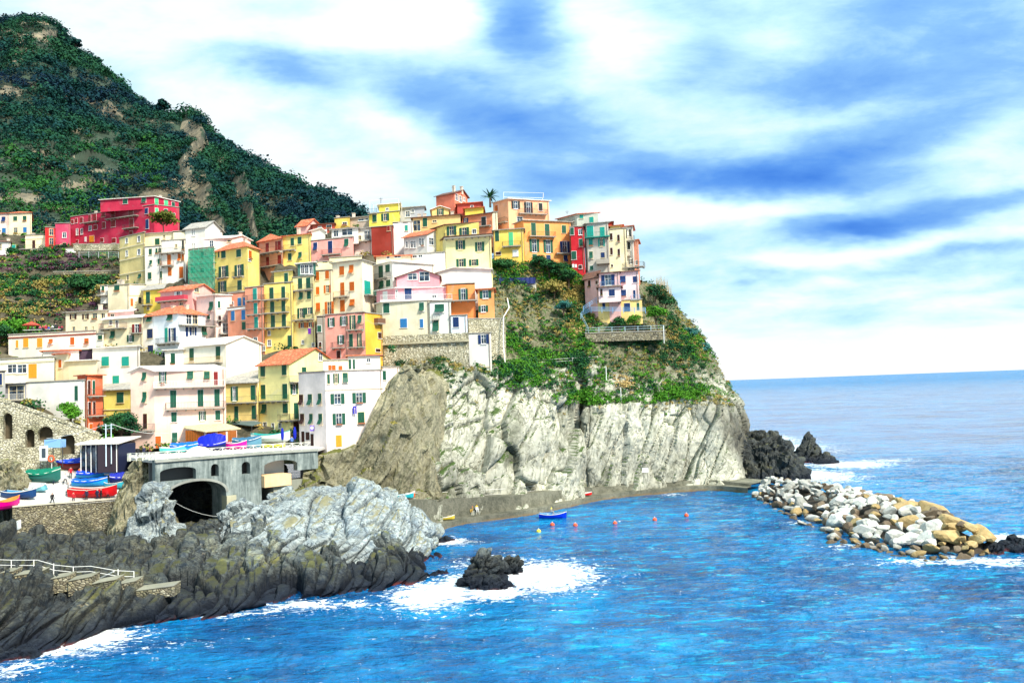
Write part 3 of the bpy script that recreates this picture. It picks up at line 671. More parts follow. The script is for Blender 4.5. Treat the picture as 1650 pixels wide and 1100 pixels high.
H('town_house', 'large pale yellow house with four wide green shuttered windows', 'd', [(500, 408, 182), (562, 408, 173), (887, 428, 171)], 612, (.86, .78, .38), ('slab', 'D'), [('Dw', 562, 495, 572, 525)][:0],
  [('Go', 635, 428, 702, 492), ('Go', 773, 440, 838, 505), ('Go', 640, 558, 708, 615), ('Go', 730, 563, 797, 608)], bal=[(1, 560, 900, 406, 1.1, {'railc': IRON})])
H('town_house', 'tall white blank fronted house under the large pale yellow house', 'd', [(505, 655, 170), (885, 615, 168)], 765, WH, ('gable0', 'W', 620, 622), d=7, dirt=.15, bal=[(0, 790, 880, 612, .3)][:0])
H('gable_house', 'grey house with terracotta roof, white gable and white framed windows', 'd', [(265, 405, 179), (430, 382, 176), (557, 400, 180)], 520, (.56, .54, .50), ('gable1', 'T', 487, 352),
  [('WwF', 280, 435, 296, 480), ('KwF', 313, 430, 332, 480), ('KwF', 334, 430, 352, 480), ('WwF', 375, 412, 392, 467), ('WwF', 394, 412, 410, 467)], [('WwF', 445, 410, 478, 460), ('KwF', 505, 432, 520, 470)])
H('town_house', 'broad white house wall below the grey gabled house', 'd', [(310, 530, 174), (560, 505, 172)], 660, WH, ('flat',), [('WwF', 330, 532, 360, 552), ('WwF', 370, 530, 400, 548)], d=5)
H('town_house', 'white house with dark teal doors, orange soffit and a thick white roof edge', 'd', [(45, 602, 170), (185, 580, 165), (480, 585, 171)], 800, WH, ('slab', 'W'),
  [('GdF', 90, 608, 120, 695), ('GcF', 138, 600, 168, 655), ('GcF', 95, 715, 125, 772), ('GcF', 143, 710, 173, 755)], bal=[(0, 52, 175, 700, 1.0)])
H('roof_storey', 'low cream roof terrace block with orange coping behind the thick white roof edge', 'd', [(70, 545, 172), (315, 528, 172)], 575, CR, ('slab', 'T'), [('WwF', 145, 538, 165, 558), ('WwF', 200, 538, 245, 550)], d=5, ext=2)
# ---- tall yellow row
H('tower_house', 'coral tower house with three teal door balconies', 'b', [(945, 765, 164), (1075, 742, 162)], 1240, (.80, .30, .18), ('flat',),
  [('TdF', 1003, 768, 1030, 850), ('TdF', 1008, 872, 1033, 948), ('TdF', 1012, 970, 1038, 1048), ('BwF', 918, 280, 945, 312, 'g'), ('BwF', 982, 340, 1000, 372, 'g')],
  bal=[(0, 962, 1060, 853, .8), (0, 965, 1065, 953, .8), (0, 970, 1070, 1053, .8)], d=9)
H('town_house', 'small salmon house with blue windows and white cornice left of the coral tower', 'b', [(822, 908, 167), (962, 912, 164)], 1100, (.80, .30, .18), ('flat',), [('Uc', 848, 928, 873, 995), ('Uc', 922, 920, 948, 990), ('Gd', 925, 1005, 955, 1060), ('KwF', 785, 1015, 830, 1080)][:3],
  bands=[(0, 912, .35, WHITE)], d=8)
H('roof_storey', 'salmon set back storey with two blue windows', 'b', [(830, 805, 170), (960, 795, 168)], 905, (.80, .32, .20), ('flat',), [('Uc', 895, 835, 918, 898), ('Uc', 932, 832, 952, 897), ('DwF', 838, 862, 865, 890)], d=6)
H('town_house', 'pale pink house with two tall dark green shutters in the village centre', 'b', [(600, 850, 171), (735, 815, 168), (872, 845, 170)], 1090, PP, ('slab', 'W'),
  [('GcF', 693, 862, 720, 928), ('GcF', 678, 953, 697, 985)], [('GcF', 752, 858, 770, 905), ('DcF', 755, 962, 775, 1035), ('KwF', 785, 1015, 808, 1080), ('KwF', 810, 1015, 828, 1080)], bal=[(1, 760, 960, 1092, 1.5), (1, 745, 815, 995, .5)])
H('tower_house', 'tall light yellow tower with green shutters and planted balconies', 'c', [(110, 748, 163), (312, 640, 161)], 1190, LY, ('flat',),
  [('Gd', 257, 658, 283, 732), ('Gd', 152, 762, 180, 840), ('Gd', 237, 755, 262, 835), ('Gd', 157, 862, 185, 938), ('Gd', 237, 852, 263, 930), ('Gd', 162, 958, 190, 1042), ('Gd', 240, 952, 268, 1035),
   ('DwF', 140, 232, 158, 263, 'h'), ('Gd', 282, 265, 312, 345, 'h'), ('UwF', 138, 297, 162, 340, 'h')], ztop=at(423, 458, 163).z,
  bal=[(0, 118, 290, 845, 1.0), (0, 118, 293, 940, 1.0), (0, 130, 300, 1045, 1.0)], d=9)
H('roof_storey', 'light yellow set back storey under mossy tiles on the green shuttered tower', 'c', [(182, 655, 164.5), (316, 635, 163)], 760, LY, ('slab', 'G'), [('Gd', 257, 658, 283, 732)], d=6, ext=2)
H('tower_house', 'tall light yellow tower topped by a dark green glass veranda', 'c', [(315, 692, 162), (465, 676, 160)], 1190, (.87, .76, .36), ('flat',),
  [('Gd', 355, 697, 383, 768), ('Gd', 413, 692, 442, 765), ('Gc', 362, 795, 388, 850), ('Gc', 418, 787, 445, 843), ('Go', 350, 908, 404, 978), ('Go', 406, 903, 460, 950), ('Bo', 358, 1010, 410, 1048), ('Bo', 414, 1008, 468, 1045),
   ('KwF', 380, 300, 395, 325, 'h'), ('KwF', 452, 318, 470, 342, 'h')], bal=[(0, 320, 462, 780, .8), (0, 335, 468, 990, 1.0)], d=9)
H('veranda', 'dark green glass veranda on top of a light yellow tower', 'c', [(350, 596, 162), (478, 584, 161)], 676, (.05, .16, .12), ('slab', 'W'), [('TwF', 372, 602, 398, 665), ('TwF', 400, 600, 428, 665), ('WwF', 432, 598, 458, 665)], d=5, ext=.4)
H('tower_house', 'narrow cream tower house with brown shutters between yellow and pale towers', 'c', [(466, 645, 164), (594, 638, 163)], 975, CR, ('flat',),
  [('Bc', 482, 650, 503, 710), ('Bc', 548, 643, 573, 698), ('Bc', 482, 757, 505, 810), ('Bo', 537, 745, 588, 800), ('Bc', 482, 870, 510, 930), ('Bo', 545, 862, 607, 950)], bal=[(0, 538, 612, 955, .8)], d=9)
H('roof_storey', 'pale yellow blank roof block above the narrow cream tower', 'c', [(466, 582, 168), (592, 572, 168)], 645, (.85, .72, .40), ('flat',), d=6)
H('tower_house', 'wide cream house with six brown shuttered windows and flat roof', 'c', [(594, 602, 165), (805, 568, 162), (886, 580, 167)], 975, (.85, .74, .55), ('slab', 'G'),
  [('Bc', 648, 612, 680, 672), ('Bc', 717, 602, 747, 662), ('Bd', 655, 727, 682, 815), ('Bc', 720, 722, 752, 783), ('Bd', 653, 850, 685, 930), ('Bc', 722, 845, 755, 890)], [('TcF', 822, 715, 865, 815)],
  bal=[(0, 605, 720, 828, .9), (1, 818, 885, 818, 1.2, {'railc': flat('green_rail', (.02, .2, .15))})])
H('roof_storey', 'cream roof parapet block over the wide house with brown shutters', 'c', [(575, 552, 169), (805, 530, 168)], 590, (.85, .72, .45), ('flat',), d=6, chim=[(.8, .2, .6)])
# ---- pink / ochre pair and rock castle group
H('town_house', 'pink and ochre corner house under the cream towers', 'h', [(545, 122, 153), (705, 108, 151), (825, 102, 150)], 402, (.82, .36, .28), ('flat',), [('GoF', 565, 140, 614, 203), ('GoF', 652, 130, 706, 193), ('GoF', 634, 265, 680, 325), ('DdF', 628, 373, 655, 425)],
  [('Go', 720, 122, 762, 222), ('Gc', 778, 122, 805, 182), ('Gd', 717, 255, 742, 345), ('Go', 774, 252, 805, 350)], bal=[(1, 708, 822, 224, .8), (0, 600, 690, 352, .8), (1, 715, 830, 347, .8)], d=8)
H('side_house', 'ochre side wall house with a brown box balcony', 'h', [(826, 104, 150.3), (944, 92, 155)], 402, OC, ('flat',), [('DcF', 903, 360, 935, 380), ('DcF', 920, 245, 945, 285)], bal=[(0, 892, 946, 180, .9, {'solid': flat('brown_box', (.16, .08, .05))})], d=7)
H('stone_house', 'narrow grey stone house with one green shutter', 'h', [(487, 130, 158), (545, 128, 158)], 360, (.34, .31, .26), ('flat',), [('GcF', 490, 195, 518, 240), ('DcF', 503, 312, 520, 350)], d=6, dirt=.8)
castle = H('castle_house', 'grey cream house built on the stone rampart with blue and green shutters', 'd', [(70, 875, 161), (112, 868, 158), (450, 862, 157)], 1098, (.62, .58, .42), ('slab', 'W'), [],
  [('GcF', 122, 874, 165, 942), ('GcF', 377, 868, 410, 930), ('UcF', 242, 982, 290, 1045), ('UcF', 382, 985, 405, 1045)], dirt=.6)
H('town_house', 'white house with a wide green shutter between the castle and the white tower', 'd', [(450, 866, 156.6), (600, 862, 156)], 1098, (.74, .74, .66), ('flat',), [('GcF', 488, 880, 553, 938), ('Gf', 472, 995, 515, 1075)], d=9, dirt=.5, bal=[(0, 468, 520, 988, .4)])
H('town_house', 'small bluish white house with one navy shutter and a railed roof', 'd', [(600, 962, 155.6), (716, 962, 155)], 1180, (.78, .83, .88), ('flat',), [('NcF', 617, 972, 657, 1042), ('NwF', 608, 1098, 622, 1115)], d=7, ext=6)
H('white_tower', 'tall blank white tower with one blue shuttered window on the cliff edge', 'i', [(655, 582, 154.5), (808, 586, 153.5)], 855, WH, ('flat',), [('NoF', 722, 588, 795, 650), ('NwF', 743, 806, 756, 824)], d=7, dirt=.08)
H('town_house', 'pink house with long white edged balcony above the castle house', 'd', [(72, 785, 164), (205, 768, 160.5), (575, 770, 162)], 862, (.82, .36, .40), ('slab', 'W'), [('WdF', 120, 790, 150, 850)], [('NdF', 273, 768, 323, 845), ('KwF', 210, 778, 222, 835), ('RwF', 467, 815, 500, 838)],
  bal=[(1, 100, 605, 858, 2.6, {'railc': WHITE, 'colr': WHITE})])
H('gable_house', 'pink gabled attic with two large slanted windows and red eaves', 'd', [(215, 692, 163.5), (520, 686, 163)], 765, (.80, .34, .38), ('gable0', 'D', 388, 632), [('KwF', 298, 664, 360, 706), ('KwF', 378, 652, 447, 716)], d=9, ext=2)
H('town_house', 'orange house with a green shuttered door beside the pink attic', 'd', [(540, 738, 164), (575, 738, 161), (770, 735, 161)], 855, (.82, .26, .08), ('flat',), [], [('GoF', 655, 770, 722, 852)], bal=[(1, 560, 790, 856, 1.8)], d=8)
H('town_house', 'lower orange house with two green shuttered windows and flat projecting roof', 'd', [(790, 778, 160), (905, 776, 159.5)], 940, (.84, .34, .12), ('slab', 'T'), [('GoF', 805, 784, 888, 838), ('GoF', 797, 890, 865, 935)], bal=[(0, 715, 930, 948, 1.6)][:0], d=7)
# ---- headland row
H('town_house', 'light orange block at the skyline with pergola frame on its roof', 'e', [(20, 188, 196), (125, 135, 192), (415, 150, None)], 345, (.84, .40, .22), ('slab', 'W'), [('BdF', 35, 180, 55, 225)], [('KoF', 150, 150, 210, 205), ('KoF', 240, 158, 300, 237), ('KcF', 343, 165, 370, 218), ('NwF', 190, 262, 230, 297)],
  bal=[(1, 198, 396, 242, 1.0, {'railc': BR}), (0, 45, 125, 305, 1.0)])
H('town_house', 'wide orange house with long balconies and green shutters on the headland', 'e', [(170, 322, 191), (235, 288, 187), (568, 300, None)], 592, (.84, .33, .10), ('slab', 'G'), [],
  [('Gd', 290, 305, 323, 392), ('Gd', 387, 312, 420, 396), ('Gc', 507, 322, 537, 377), ('GoF', 277, 420, 347, 510), ('GoF', 377, 425, 443, 515), ('NoF', 495, 435, 562, 515), ('Gc', 298, 525, 330, 562), ('Nc', 397, 532, 428, 580), ('Nc', 520, 532, 547, 580)],
  bal=[(1, 270, 455, 402, 1.1, {'railc': BR}), (1, 460, 575, 522, 1.1), (1, 280, 455, 285, .4)][:2])
H('town_house', 'low yellow house with a light green balcony door on the headland', 'e', [(25, 360, 184), (235, 362, 183)], 558, (.85, .58, .12), ('slab', 'G'), [('Gd', 35, 362, 62, 433), ('Ld', 132, 372, 162, 464), ('WcF', 160, 497, 197, 540), ('DcF', 40, 510, 75, 530)], bal=[(0, 88, 218, 470, .9)], d=6)
H('town_house', 'narrow crimson house with green white framed windows between orange and grey houses', 'e', [(568, 333, 187), (663, 340, 186.5)], 630, (.50, .015, .025), ('flat',),
  [('GcF', 567, 338, 593, 388), ('WwF', 627, 350, 652, 388), ('GcF', 630, 418, 655, 472), ('GcF', 577, 505, 610, 562), ('WdF', 582, 598, 592, 620), ('WdF', 600, 600, 612, 620), ('DcF', 628, 603, 650, 628)], d=8)
H('town_house', 'grey house with turquoise balcony and shutters on the headland', 'e', [(664, 315, 188), (682, 312, 186), (836, 322, 185)], 645, (.50, .46, .40), ('slab', 'G'), [],
  [('TdF', 685, 325, 732, 398), ('Td', 778, 333, 812, 400), ('Tc', 698, 415, 727, 467), ('To', 765, 418, 812, 470), ('Gc', 703, 507, 727, 558), ('Nc', 785, 513, 812, 550), ('GcF', 707, 607, 730, 640)],
  bal=[(1, 676, 850, 405, 1.2, {'railc': flat('turquoise_rail', (.01, .25, .2)), 'colr': flat('turquoise_slab', (.02, .28, .22))}), (1, 755, 848, 592, 1.2, {'solid': CONC})])
H('town_house', 'grey green gabled house with turquoise shutters behind the turquoise balcony', 'e', [(475, 280, 196), (612, 245, 191), (764, 258, 190)], 320, (.52, .54, .46), ('slab', 'T'), [], [('Tc', 633, 248, 660, 272), ('Td', 703, 262, 733, 303)], d=8, bal=[(0, 480, 600, 305, .5)])
H('town_house', 'tall pale cream house with small brown windows near the headland tip', 'e', [(836, 352, 187), (962, 370, 186)], 622, (.84, .72, .45), ('flat',), [('DcF', 848, 378, 867, 425), ('DcF', 902, 388, 918, 438), ('DcF', 852, 480, 868, 528), ('DcF', 905, 488, 920, 538), ('DcF', 858, 598, 870, 616)], d=8)
H('roof_storey', 'small yellow roof block on the pale cream house near the tip', 'e', [(850, 330, 191), (938, 322, 190)], 365, (.85, .66, .22), ('slab', 'T'), d=6, ext=2)
H('roof_storey', 'red roof awning block beside the turquoise balcony house', 'e', [(828, 300, 193), (862, 298, 193)], 345, (.4, .05, .03), ('slab', 'D'), d=4, ext=2)
H('town_house', 'narrow white house with curved balcony near the headland tip', 'e', [(938, 335, 188), (1012, 348, 187)], 620, WH, ('slab', 'T'), [('KdF', 957, 357, 970, 413), ('KcF', 985, 350, 997, 400), ('KcF', 943, 432, 960, 482), ('KcF', 975, 440, 993, 492), ('KcF', 957, 557, 972, 595), ('KoF', 983, 560, 1012, 595)],
  bal=[(0, 938, 1026, 432, 1.1), (0, 940, 1000, 540, .8), (0, 955, 1100, 622, 2.0)], d=6)
H('end_house', 'slim coral end house at the tip of the village row', 'e', [(1000, 432, 191), (1050, 440, 190)], 622, (.82, .34, .22), ('slab', 'T'), [('WwF', 1030, 570, 1045, 600)], d=6)
# pink villa below the row
BLU = flat('blue_railing', (.20, .38, .60), .5)
H('villa', 'pink villa wing with two small brown windows on the left of the headland villa', 'e', [(668, 712, 180), (768, 708, 176)], 880, (.85, .48, .45), ('shed', 'D', 2.5), [('DcF', 695, 712, 712, 760), ('DcF', 748, 714, 765, 738)], d=7)
H('villa', 'central block of the pink headland villa with a glazed balcony', 'e', [(770, 665, 176), (915, 665, 174.5)], 860, (.86, .52, .50), ('slab', 'D'), [('NoF', 788, 672, 882, 745), ('DwF', 745, 775, 760, 830)][:1], d=7, bal=[(0, 785, 928, 752, 1.0, {'railc': BLU})])
H('villa', 'projecting pink lower block of the headland villa above yellow arches', 'e', [(766, 765, 173.5), (925, 765, 172.5)], 860, (.88, .64, .62), ('slab', 'D'), [('DcF', 780, 772, 797, 820), ('NcF', 842, 776, 883, 820)], d=4, ext=.3)
H('villa', 'right pink block of the headland villa with brown tiled roof', 'e', [(915, 655, 176), (1050, 652, 175)], 855, (.88, .60, .58), ('shed', 'D', 1.3), [('NcF', 920, 680, 960, 727), ('NcF', 1012, 682, 1045, 725), ('NcF', 925, 778, 963, 822), ('NcF', 1015, 780, 1030, 838)], bal=[(0, 1000, 1065, 850, 1.2, {'railc': BLU})], d=8)
H('villa', 'yellow ground floor of the headland villa with blue arched doors', 'e', [(762, 862, 175.8), (1075, 862, 174)], 935, (.82, .60, .22), ('flat',), [('Nd', 795, 868, 815, 915), ('Nd', 862, 870, 900, 928), ('Nd', 950, 872, 992, 930), ('Gd', 1040, 870, 1057, 920)], d=5, ext=3)
# ---- front left rows
H('terrace_building', 'long cream building with arched orange doors and a terrace of cafe guests on its roof', 'f', [(60, 262, 152), (680, 288, 149)], 385, (.87, .76, .62), ('flat',),
  [('Oc', 115, 300, 130, 350), ('Oc', 167, 285, 202, 348), ('Oc', 265, 285, 300, 348), ('BcF', 348, 290, 375, 325), ('BcF', 500, 278, 528, 330), ('BcF', 600, 285, 630, 325)], d=9, bands=[(0, 268, .25, BR)])
H('town_house', 'long cream row house with a strip of dark attic windows at the hillside foot', 'f', [(465, 106, 172), (762, 100, 170)], 262, (.86, .70, .50), ('slab', 'G'),
  [('Do', 497, 112, 543, 150), ('Do', 585, 112, 630, 150), ('Dw', 655, 108, 690, 148), ('Dw', 718, 108, 745, 145), ('Dw', 512, 203, 535, 240), ('Dw', 600, 203, 622, 245), ('Dw', 655, 200, 667, 232)], chim=[(.78, .3, 1.5)], d=8)
H('town_house', 'pink roofed low house behind the cream row', 'f', [(762, 106, 172), (950, 112, 170)], 160, (.80, .50, .48), ('shed', 'W', 1.0), [('DwF', 785, 112, 810, 140)], d=6)
H('town_house', 'cream house with a yellow eave, green windows and a red balcony corner', 'f', [(735, 156, 166), (1012, 126, 163)], 395, CR, ('shed', 'W', 1.2), [('DwF', 707, 155, 720, 190)][:0]+[('DwF', 775, 158, 795, 190), ('DwF', 820, 158, 840, 215), ('Gc', 785, 233, 815, 288), ('RoF', 938, 185, 1005, 245), ('GoF', 902, 262, 950, 310), ('GoF', 905, 355, 970, 385)],
  bal=[(0, 725, 902, 215, 1.0, {'railc': BR}), (0, 935, 1012, 247, .8)], d=7)
H('town_house', 'low white house with a green shutter left of the yellow eave house', 'f', [(560, 262, 167), (735, 258, 165)], 345, WH, ('flat',), [('Gc', 697, 264, 725, 293)], d=6)
H('town_house', 'white house with three teal shutters and a slanting roof edge', 'f', [(655, 358, 148), (992, 385, 146)], 625, WH, ('slab', 'W'), [('Tc', 722, 415, 773, 480), ('Tc', 865, 415, 915, 480), ('Tc', 800, 550, 845, 615)], d=8, dirt=.12)
H('annex', 'dark shingled lean-to beside the white house with teal shutters', 'f', [(560, 368, 149), (655, 358, 149)], 445, (.07, .04, .07), ('flat',), d=5)
H('town_house', 'small cream house with one narrow brown window and red eave', 'f', [(392, 402, 144), (486, 412, 142.5)], 532, (.86, .74, .52), ('slab', 'T'), [('BcF', 418, 437, 437, 492)], d=6)
H('town_house', 'cream rear wall with a red tiled porch above the small narrow window house', 'f', [(305, 378, 146), (560, 372, 146)], 450, WH, ('slab', 'T'), [('DwF', 470, 430, 478, 480)], d=5)
H('town_house', 'low cream house with a small shed roof between the lean-to and the red tower', 'f', [(486, 450, 142.5), (690, 465, 141)], 605, CR, ('slab', 'W'), [('YwF', 500, 470, 540, 525)][:0], d=6, dirt=.2)
H('town_house', 'cream block at the left edge with yellow loggia windows', 'f', [(-60, 438, 139), (385, 436, 136)], 606, (.87, .78, .58), ('flat',), [('OwF', 52, 472, 118, 530), ('OwF', 122, 472, 190, 530), ('OdF', 205, 466, 262, 566)], d=10, dirt=.15, bands=[(0, 455, .2, CREAM)])
H('town_house', 'blank white lower building with a narrow green door above the ramp wall', 'f', [(182, 600, 134.5), (600, 600, 131)], 792, WH, ('flat',), [('GdF', 532, 622, 553, 725)], d=8, dirt=.06)
H('loggia', 'dark open loggia with railing at the left edge above the ramp', 'f', [(-60, 612, 135.5), (180, 612, 134)], 745, (.25, .25, .28), ('slab', 'W'), [('Kw', 62, 620, 172, 720)], bal=[(0, 35, 180, 722, 1.0, {'railc': WHITE})], d=6, ext=2)
H('town_house', 'grey left edge wall with a blue shutter above the ramp', 'f', [(-60, 520, 133), (38, 530, 133)], 720, (.42, .40, .38), ('flat',), [('Nc', -8, 535, 15, 615)], d=3, dirt=.6)
H('tower_house', 'slim brick red tower house with balconies above the harbour', 'f', [(548, 600, 133.5), (620, 548, 131), (728, 546, 134)], 958, (.62, .14, .06), ('slab', 'T'), [('DdF', 555, 755, 580, 835)],
  [('DdF', 622, 585, 640, 680), ('GdF', 655, 585, 672, 680), ('DdF', 625, 737, 643, 825), ('DdF', 658, 735, 675, 822), ('BdF', 632, 890, 655, 945)], bal=[(1, 620, 725, 692, .8, {'railc': BR}), (1, 620, 725, 832, .8, {'railc': BR})])
H('town_house', 'yellow house with grey lean roof behind the green harbour tree', 'f', [(735, 655, 141), (945, 642, 139)], 893, (.88, .72, .18), ('shed', 'G', 1.2), [('Gc', 830, 668, 877, 740)], d=7, bands=[(0, 790, .12, CREAM)])
H('town_house', 'bluish white corner house with red hip roof and navy shutters', 'g', [(130, 112, 166), (383, 108, 161), (575, 130, 166)], 445, (.80, .84, .90), ('hip', 'T', 1.9),
  [('Gc', 163, 118, 198, 170), ('Gc', 308, 108, 343, 160), ('Nc', 165, 220, 203, 285), ('Nc', 170, 335, 207, 400), ('Td', 290, 212, 310, 312), ('NoF', 318, 212, 368, 305), ('KoF', 248, 385, 285, 435)],
  [('UwF', 440, 117, 478, 185), ('Uw', 485, 120, 520, 185), ('NcF', 435, 205, 453, 272), ('NoF', 463, 208, 512, 265), ('Gf', 550, 205, 582, 266)], bal=[(0, 248, 400, 320, 1.0), (1, 383, 640, 196, 1.2)], chim=[(.8, .5, .8), (.5, .4, .8)])
H('gable_house', 'big white blank gable house above the harbour front', 'g', [(415, 335, 154), (722, 320, 149), (972, 325, 154)], 605, (.86, .80, .66), ('gable1', 'W', 842, 270),
  [('GcF', 465, 357, 495, 445), ('GcF', 652, 343, 683, 435)], bal=[(0, 395, 700, 462, 1.0, {'railc': flat('ochre_rail', (.6, .35, .1))})], dirt=.15)
H('annex', 'low white annex with one green shutter left of the big white gable', 'g', [(290, 372, 152.5), (420, 368, 152)], 485, WH, ('slab', 'W'), [('GcF', 333, 392, 362, 470)], d=6)
H('harbour_house', 'pink gabled harbour house with white balconies and green shutters', 'g', [(45, 525, 134), (212, 515, 133), (718, 518, 136)], 1068, (.86, .58, .47), ('gable0', 'W', 122, 486),
  [('Gf', 130, 528, 157, 585), ('Gf', 132, 665, 160, 742), ('Dd', 137, 820, 163, 922), ('BdF', 215, 975, 262, 1068)][:3],
  [('GoF', 248, 520, 300, 605), ('Gf', 447, 520, 490, 575), ('Gf', 567, 520, 607, 575), ('RdF', 636, 522, 665, 615), ('GdF', 327, 655, 370, 775), ('GdF', 522, 650, 562, 767), ('GdF', 640, 645, 678, 765),
   ('GcF', 335, 810, 373, 877), ('GoF', 530, 803, 580, 865), ('GcF', 647, 797, 682, 862), ('GcF', 340, 953, 378, 1022), ('BdF', 222, 978, 262, 1068)],
  bal=[(1, 212, 716, 630, 1.1, {'railc': WHITE}), (1, 295, 720, 780, .9), (0, 95, 220, 935, .8)])
H('town_house', 'ochre harbour house with two green balconies under a grey gabled roof', 'g', [(715, 608, 146), (948, 600, 144.5)], 905, (.84, .62, .22), ('shed', 'G', 2.4), [('GoF', 758, 628, 808, 727), ('Gd', 900, 618, 930, 720), ('Gd', 783, 767, 810, 862), ('Gd', 907, 762, 935, 857)],
  bal=[(0, 722, 946, 738, 1.0, {'railc': flat('green_rail2', (.02, .16, .08))}), (0, 722, 950, 870, 1.0)], d=8)
H('harbour_house', 'light yellow harbour house with terracotta gable roof', 'h', [(70, 468, 146), (290, 462, 142), (622, 452, 150)], 968, (.88, .78, .34), ('gable1', 'T', 470, 356),
  [('Gc', 88, 485, 120, 555), ('Gc', 240, 475, 272, 545), ('Gd', 92, 615, 123, 715), ('Gd', 245, 608, 278, 713), ('Gf', 97, 752, 130, 820), ('Gc', 247, 747, 282, 815), ('WwF', 105, 880, 132, 962), ('KwF', 167, 887, 185, 930), ('KwF', 217, 885, 235, 920)],
  [('Gd', 380, 490, 410, 575), ('WwF', 500, 388, 523, 443), ('GoF', 298, 610, 350, 680), ('Gd', 323, 742, 355, 855), ('Dd', 320, 875, 358, 965)],
  bal=[(0, 60, 290, 728, 1.0, {'railc': flat('green_rail3', (.02, .16, .08))}), (1, 290, 480, 592, 1.2), (0, 230, 300, 865, .8), (1, 290, 365, 862, .8)])
H('harbour_house', 'white corner house with pinkish side at the end of the bridge', 'h', [(357, 662, 134), (545, 528, 129), (952, 512, 133)], 1095, (.88, .74, .68), ('flat',),
  [('Df', 362, 685, 390, 760), ('Gf', 425, 682, 453, 760), ('Gc', 497, 677, 520, 758), ('Df', 370, 820, 397, 895), ('Gf', 435, 820, 457, 895), ('Gf', 500, 820, 525, 897), ('DdF', 380, 945, 400, 1040), ('DdF', 445, 963, 465, 1060), ('DcF', 410, 950, 436, 1005)],
  [('GoF', 583, 677, 682, 750), ('GoF', 738, 670, 834, 745), ('GoF', 598, 817, 687, 897), ('Gc', 777, 808, 823, 888), ('Od', 622, 972, 662, 1052), ('Gc', 560, 540, 578, 605), ('Go', 602, 535, 644, 603), ('Gf', 670, 530, 705, 600)], bands=[(1, 655, .15, None)], dirt=.2, ztop=at(524, 598, 129).z, ext=5.0)
H('side_house', 'white stepped end wing with one green shutter leaning on the cliff', 'h', [(952, 490, 133.3), (1068, 486, 136)], 735, (.88, .76, .68), ('flat',), [('GcF', 950, 515, 975, 580), ('RwF', 935, 708, 948, 730)][:1], d=6, ext=5.01)
H('roof_storey', 'white penthouse storey with green doors on the white corner house', 'h', [(705, 412, 137), (935, 412, 138)], 505, WH, ('slab', 'T'), [('GcF', 713, 435, 730, 503), ('GcF', 742, 435, 757, 503), ('WwF', 840, 428, 866, 455)], d=5, ext=1)
H('roof_storey', 'low cream terrace wall with brown flower boxes on the white corner house', 'h', [(530, 442, 134.5), (705, 438, 135.5)], 515, CR, ('flat',), [('BcF', 568, 475, 590, 515), ('BcF', 594, 475, 620, 515), ('BcF', 640, 480, 668, 510)], d=4, ext=1)
# ---------------------------------------------------------------- shared stone materials
def stonewall(name, cols, joint, sc_=2.2, dirtc=None):
    m, T, b = pmat(name); geo = T.new('ShaderNodeNewGeometry'); P = T.scale(geo.outputs['Position'], (1, 1, 1.6))
    v = T.new('ShaderNodeTexVoronoi'); T.put(v.inputs['Vector'], P); v.inputs['Scale'].default_value = sc_
    e = T.new('ShaderNodeTexVoronoi', feature='DISTANCE_TO_EDGE'); T.put(e.inputs['Vector'], P); e.inputs['Scale'].default_value = sc_
    c = T.ramp(T.sep(v.outputs['Color'])[0], [(i/(len(cols)-1), q) for i, q in enumerate(cols)])
    big = T.noise(geo.outputs['Position'], .22, 6, .65)
    if dirtc: c = T.mix(T.math('MULTIPLY', T.smooth(big, .48, .68), .8), c, dirtc)
    c = T.mix(T.math('SUBTRACT', 1.0, T.smooth(e.outputs['Distance'], .0, .09)), c, joint)
    T.put(b.inputs['Base Color'], c); b.inputs['Roughness'].default_value = .9
    bp = T.new('ShaderNodeBump'); bp.inputs['Strength'].default_value = .8; bp.inputs['Distance'].default_value = .15
    T.put(bp.inputs['Height'], T.smooth(e.outputs['Distance'], 0, .2)); T.put(b.inputs['Normal'], bp.outputs[0])
    return m
PALE_ST = stonewall('pale_rubble_masonry', [(.30, .27, .18), (.62, .58, .42), (.46, .42, .28), (.72, .68, .54)], (.10, .085, .05), 2.4, (.13, .13, .05))
DARK_ST = stonewall('mixed_rubble_masonry', [(.12, .10, .07), (.34, .30, .18), (.20, .17, .11), (.46, .42, .30)], (.03, .025, .02), 2.6, (.05, .06, .035))
def stained():
    m, T, b = pmat('stained_concrete'); geo = T.new('ShaderNodeNewGeometry'); P = geo.outputs['Position']
    st = T.noise(T.scale(P, (1.5, 1.5, .16)), 1.0, 7, .7); n = T.noise(P, .5, 8, .7)
    c = T.ramp(T.math('ADD', T.math('MULTIPLY', st, .6), T.math('MULTIPLY', n, .4)), [(.34, (.03, .045, .045)), (.46, (.12, .15, .145)), (.56, (.24, .28, .27)), (.68, (.50, .52, .46))])
    T.put(b.inputs['Base Color'], c); b.inputs['Roughness'].default_value = .9
    bp = T.new('ShaderNodeBump'); bp.inputs['Strength'].default_value = .4; bp.inputs['Distance'].default_value = .1; T.put(bp.inputs['Height'], n); T.put(b.inputs['Normal'], bp.outputs[0]); return m
GREY_RENDER = stained()
CLIFF = rockmat('pale_cliff_rock', [(.09, .10, .07), (.28, .28, .21), (.53, .52, .42), (.38, .38, .31), (.70, .68, .58)], .17, (1, 1, .40), moss=((.06, .11, .02), .80), wet=(.2, 1.2, (.16, .14, .09), (.05, .05, .04)), crackc=(.06, .06, .035), crackw=.045, crack=.75, bump=.5, tilt=R(-24), grain=.25)
SLOPE_M, _T, _b = pmat('headland_ground')
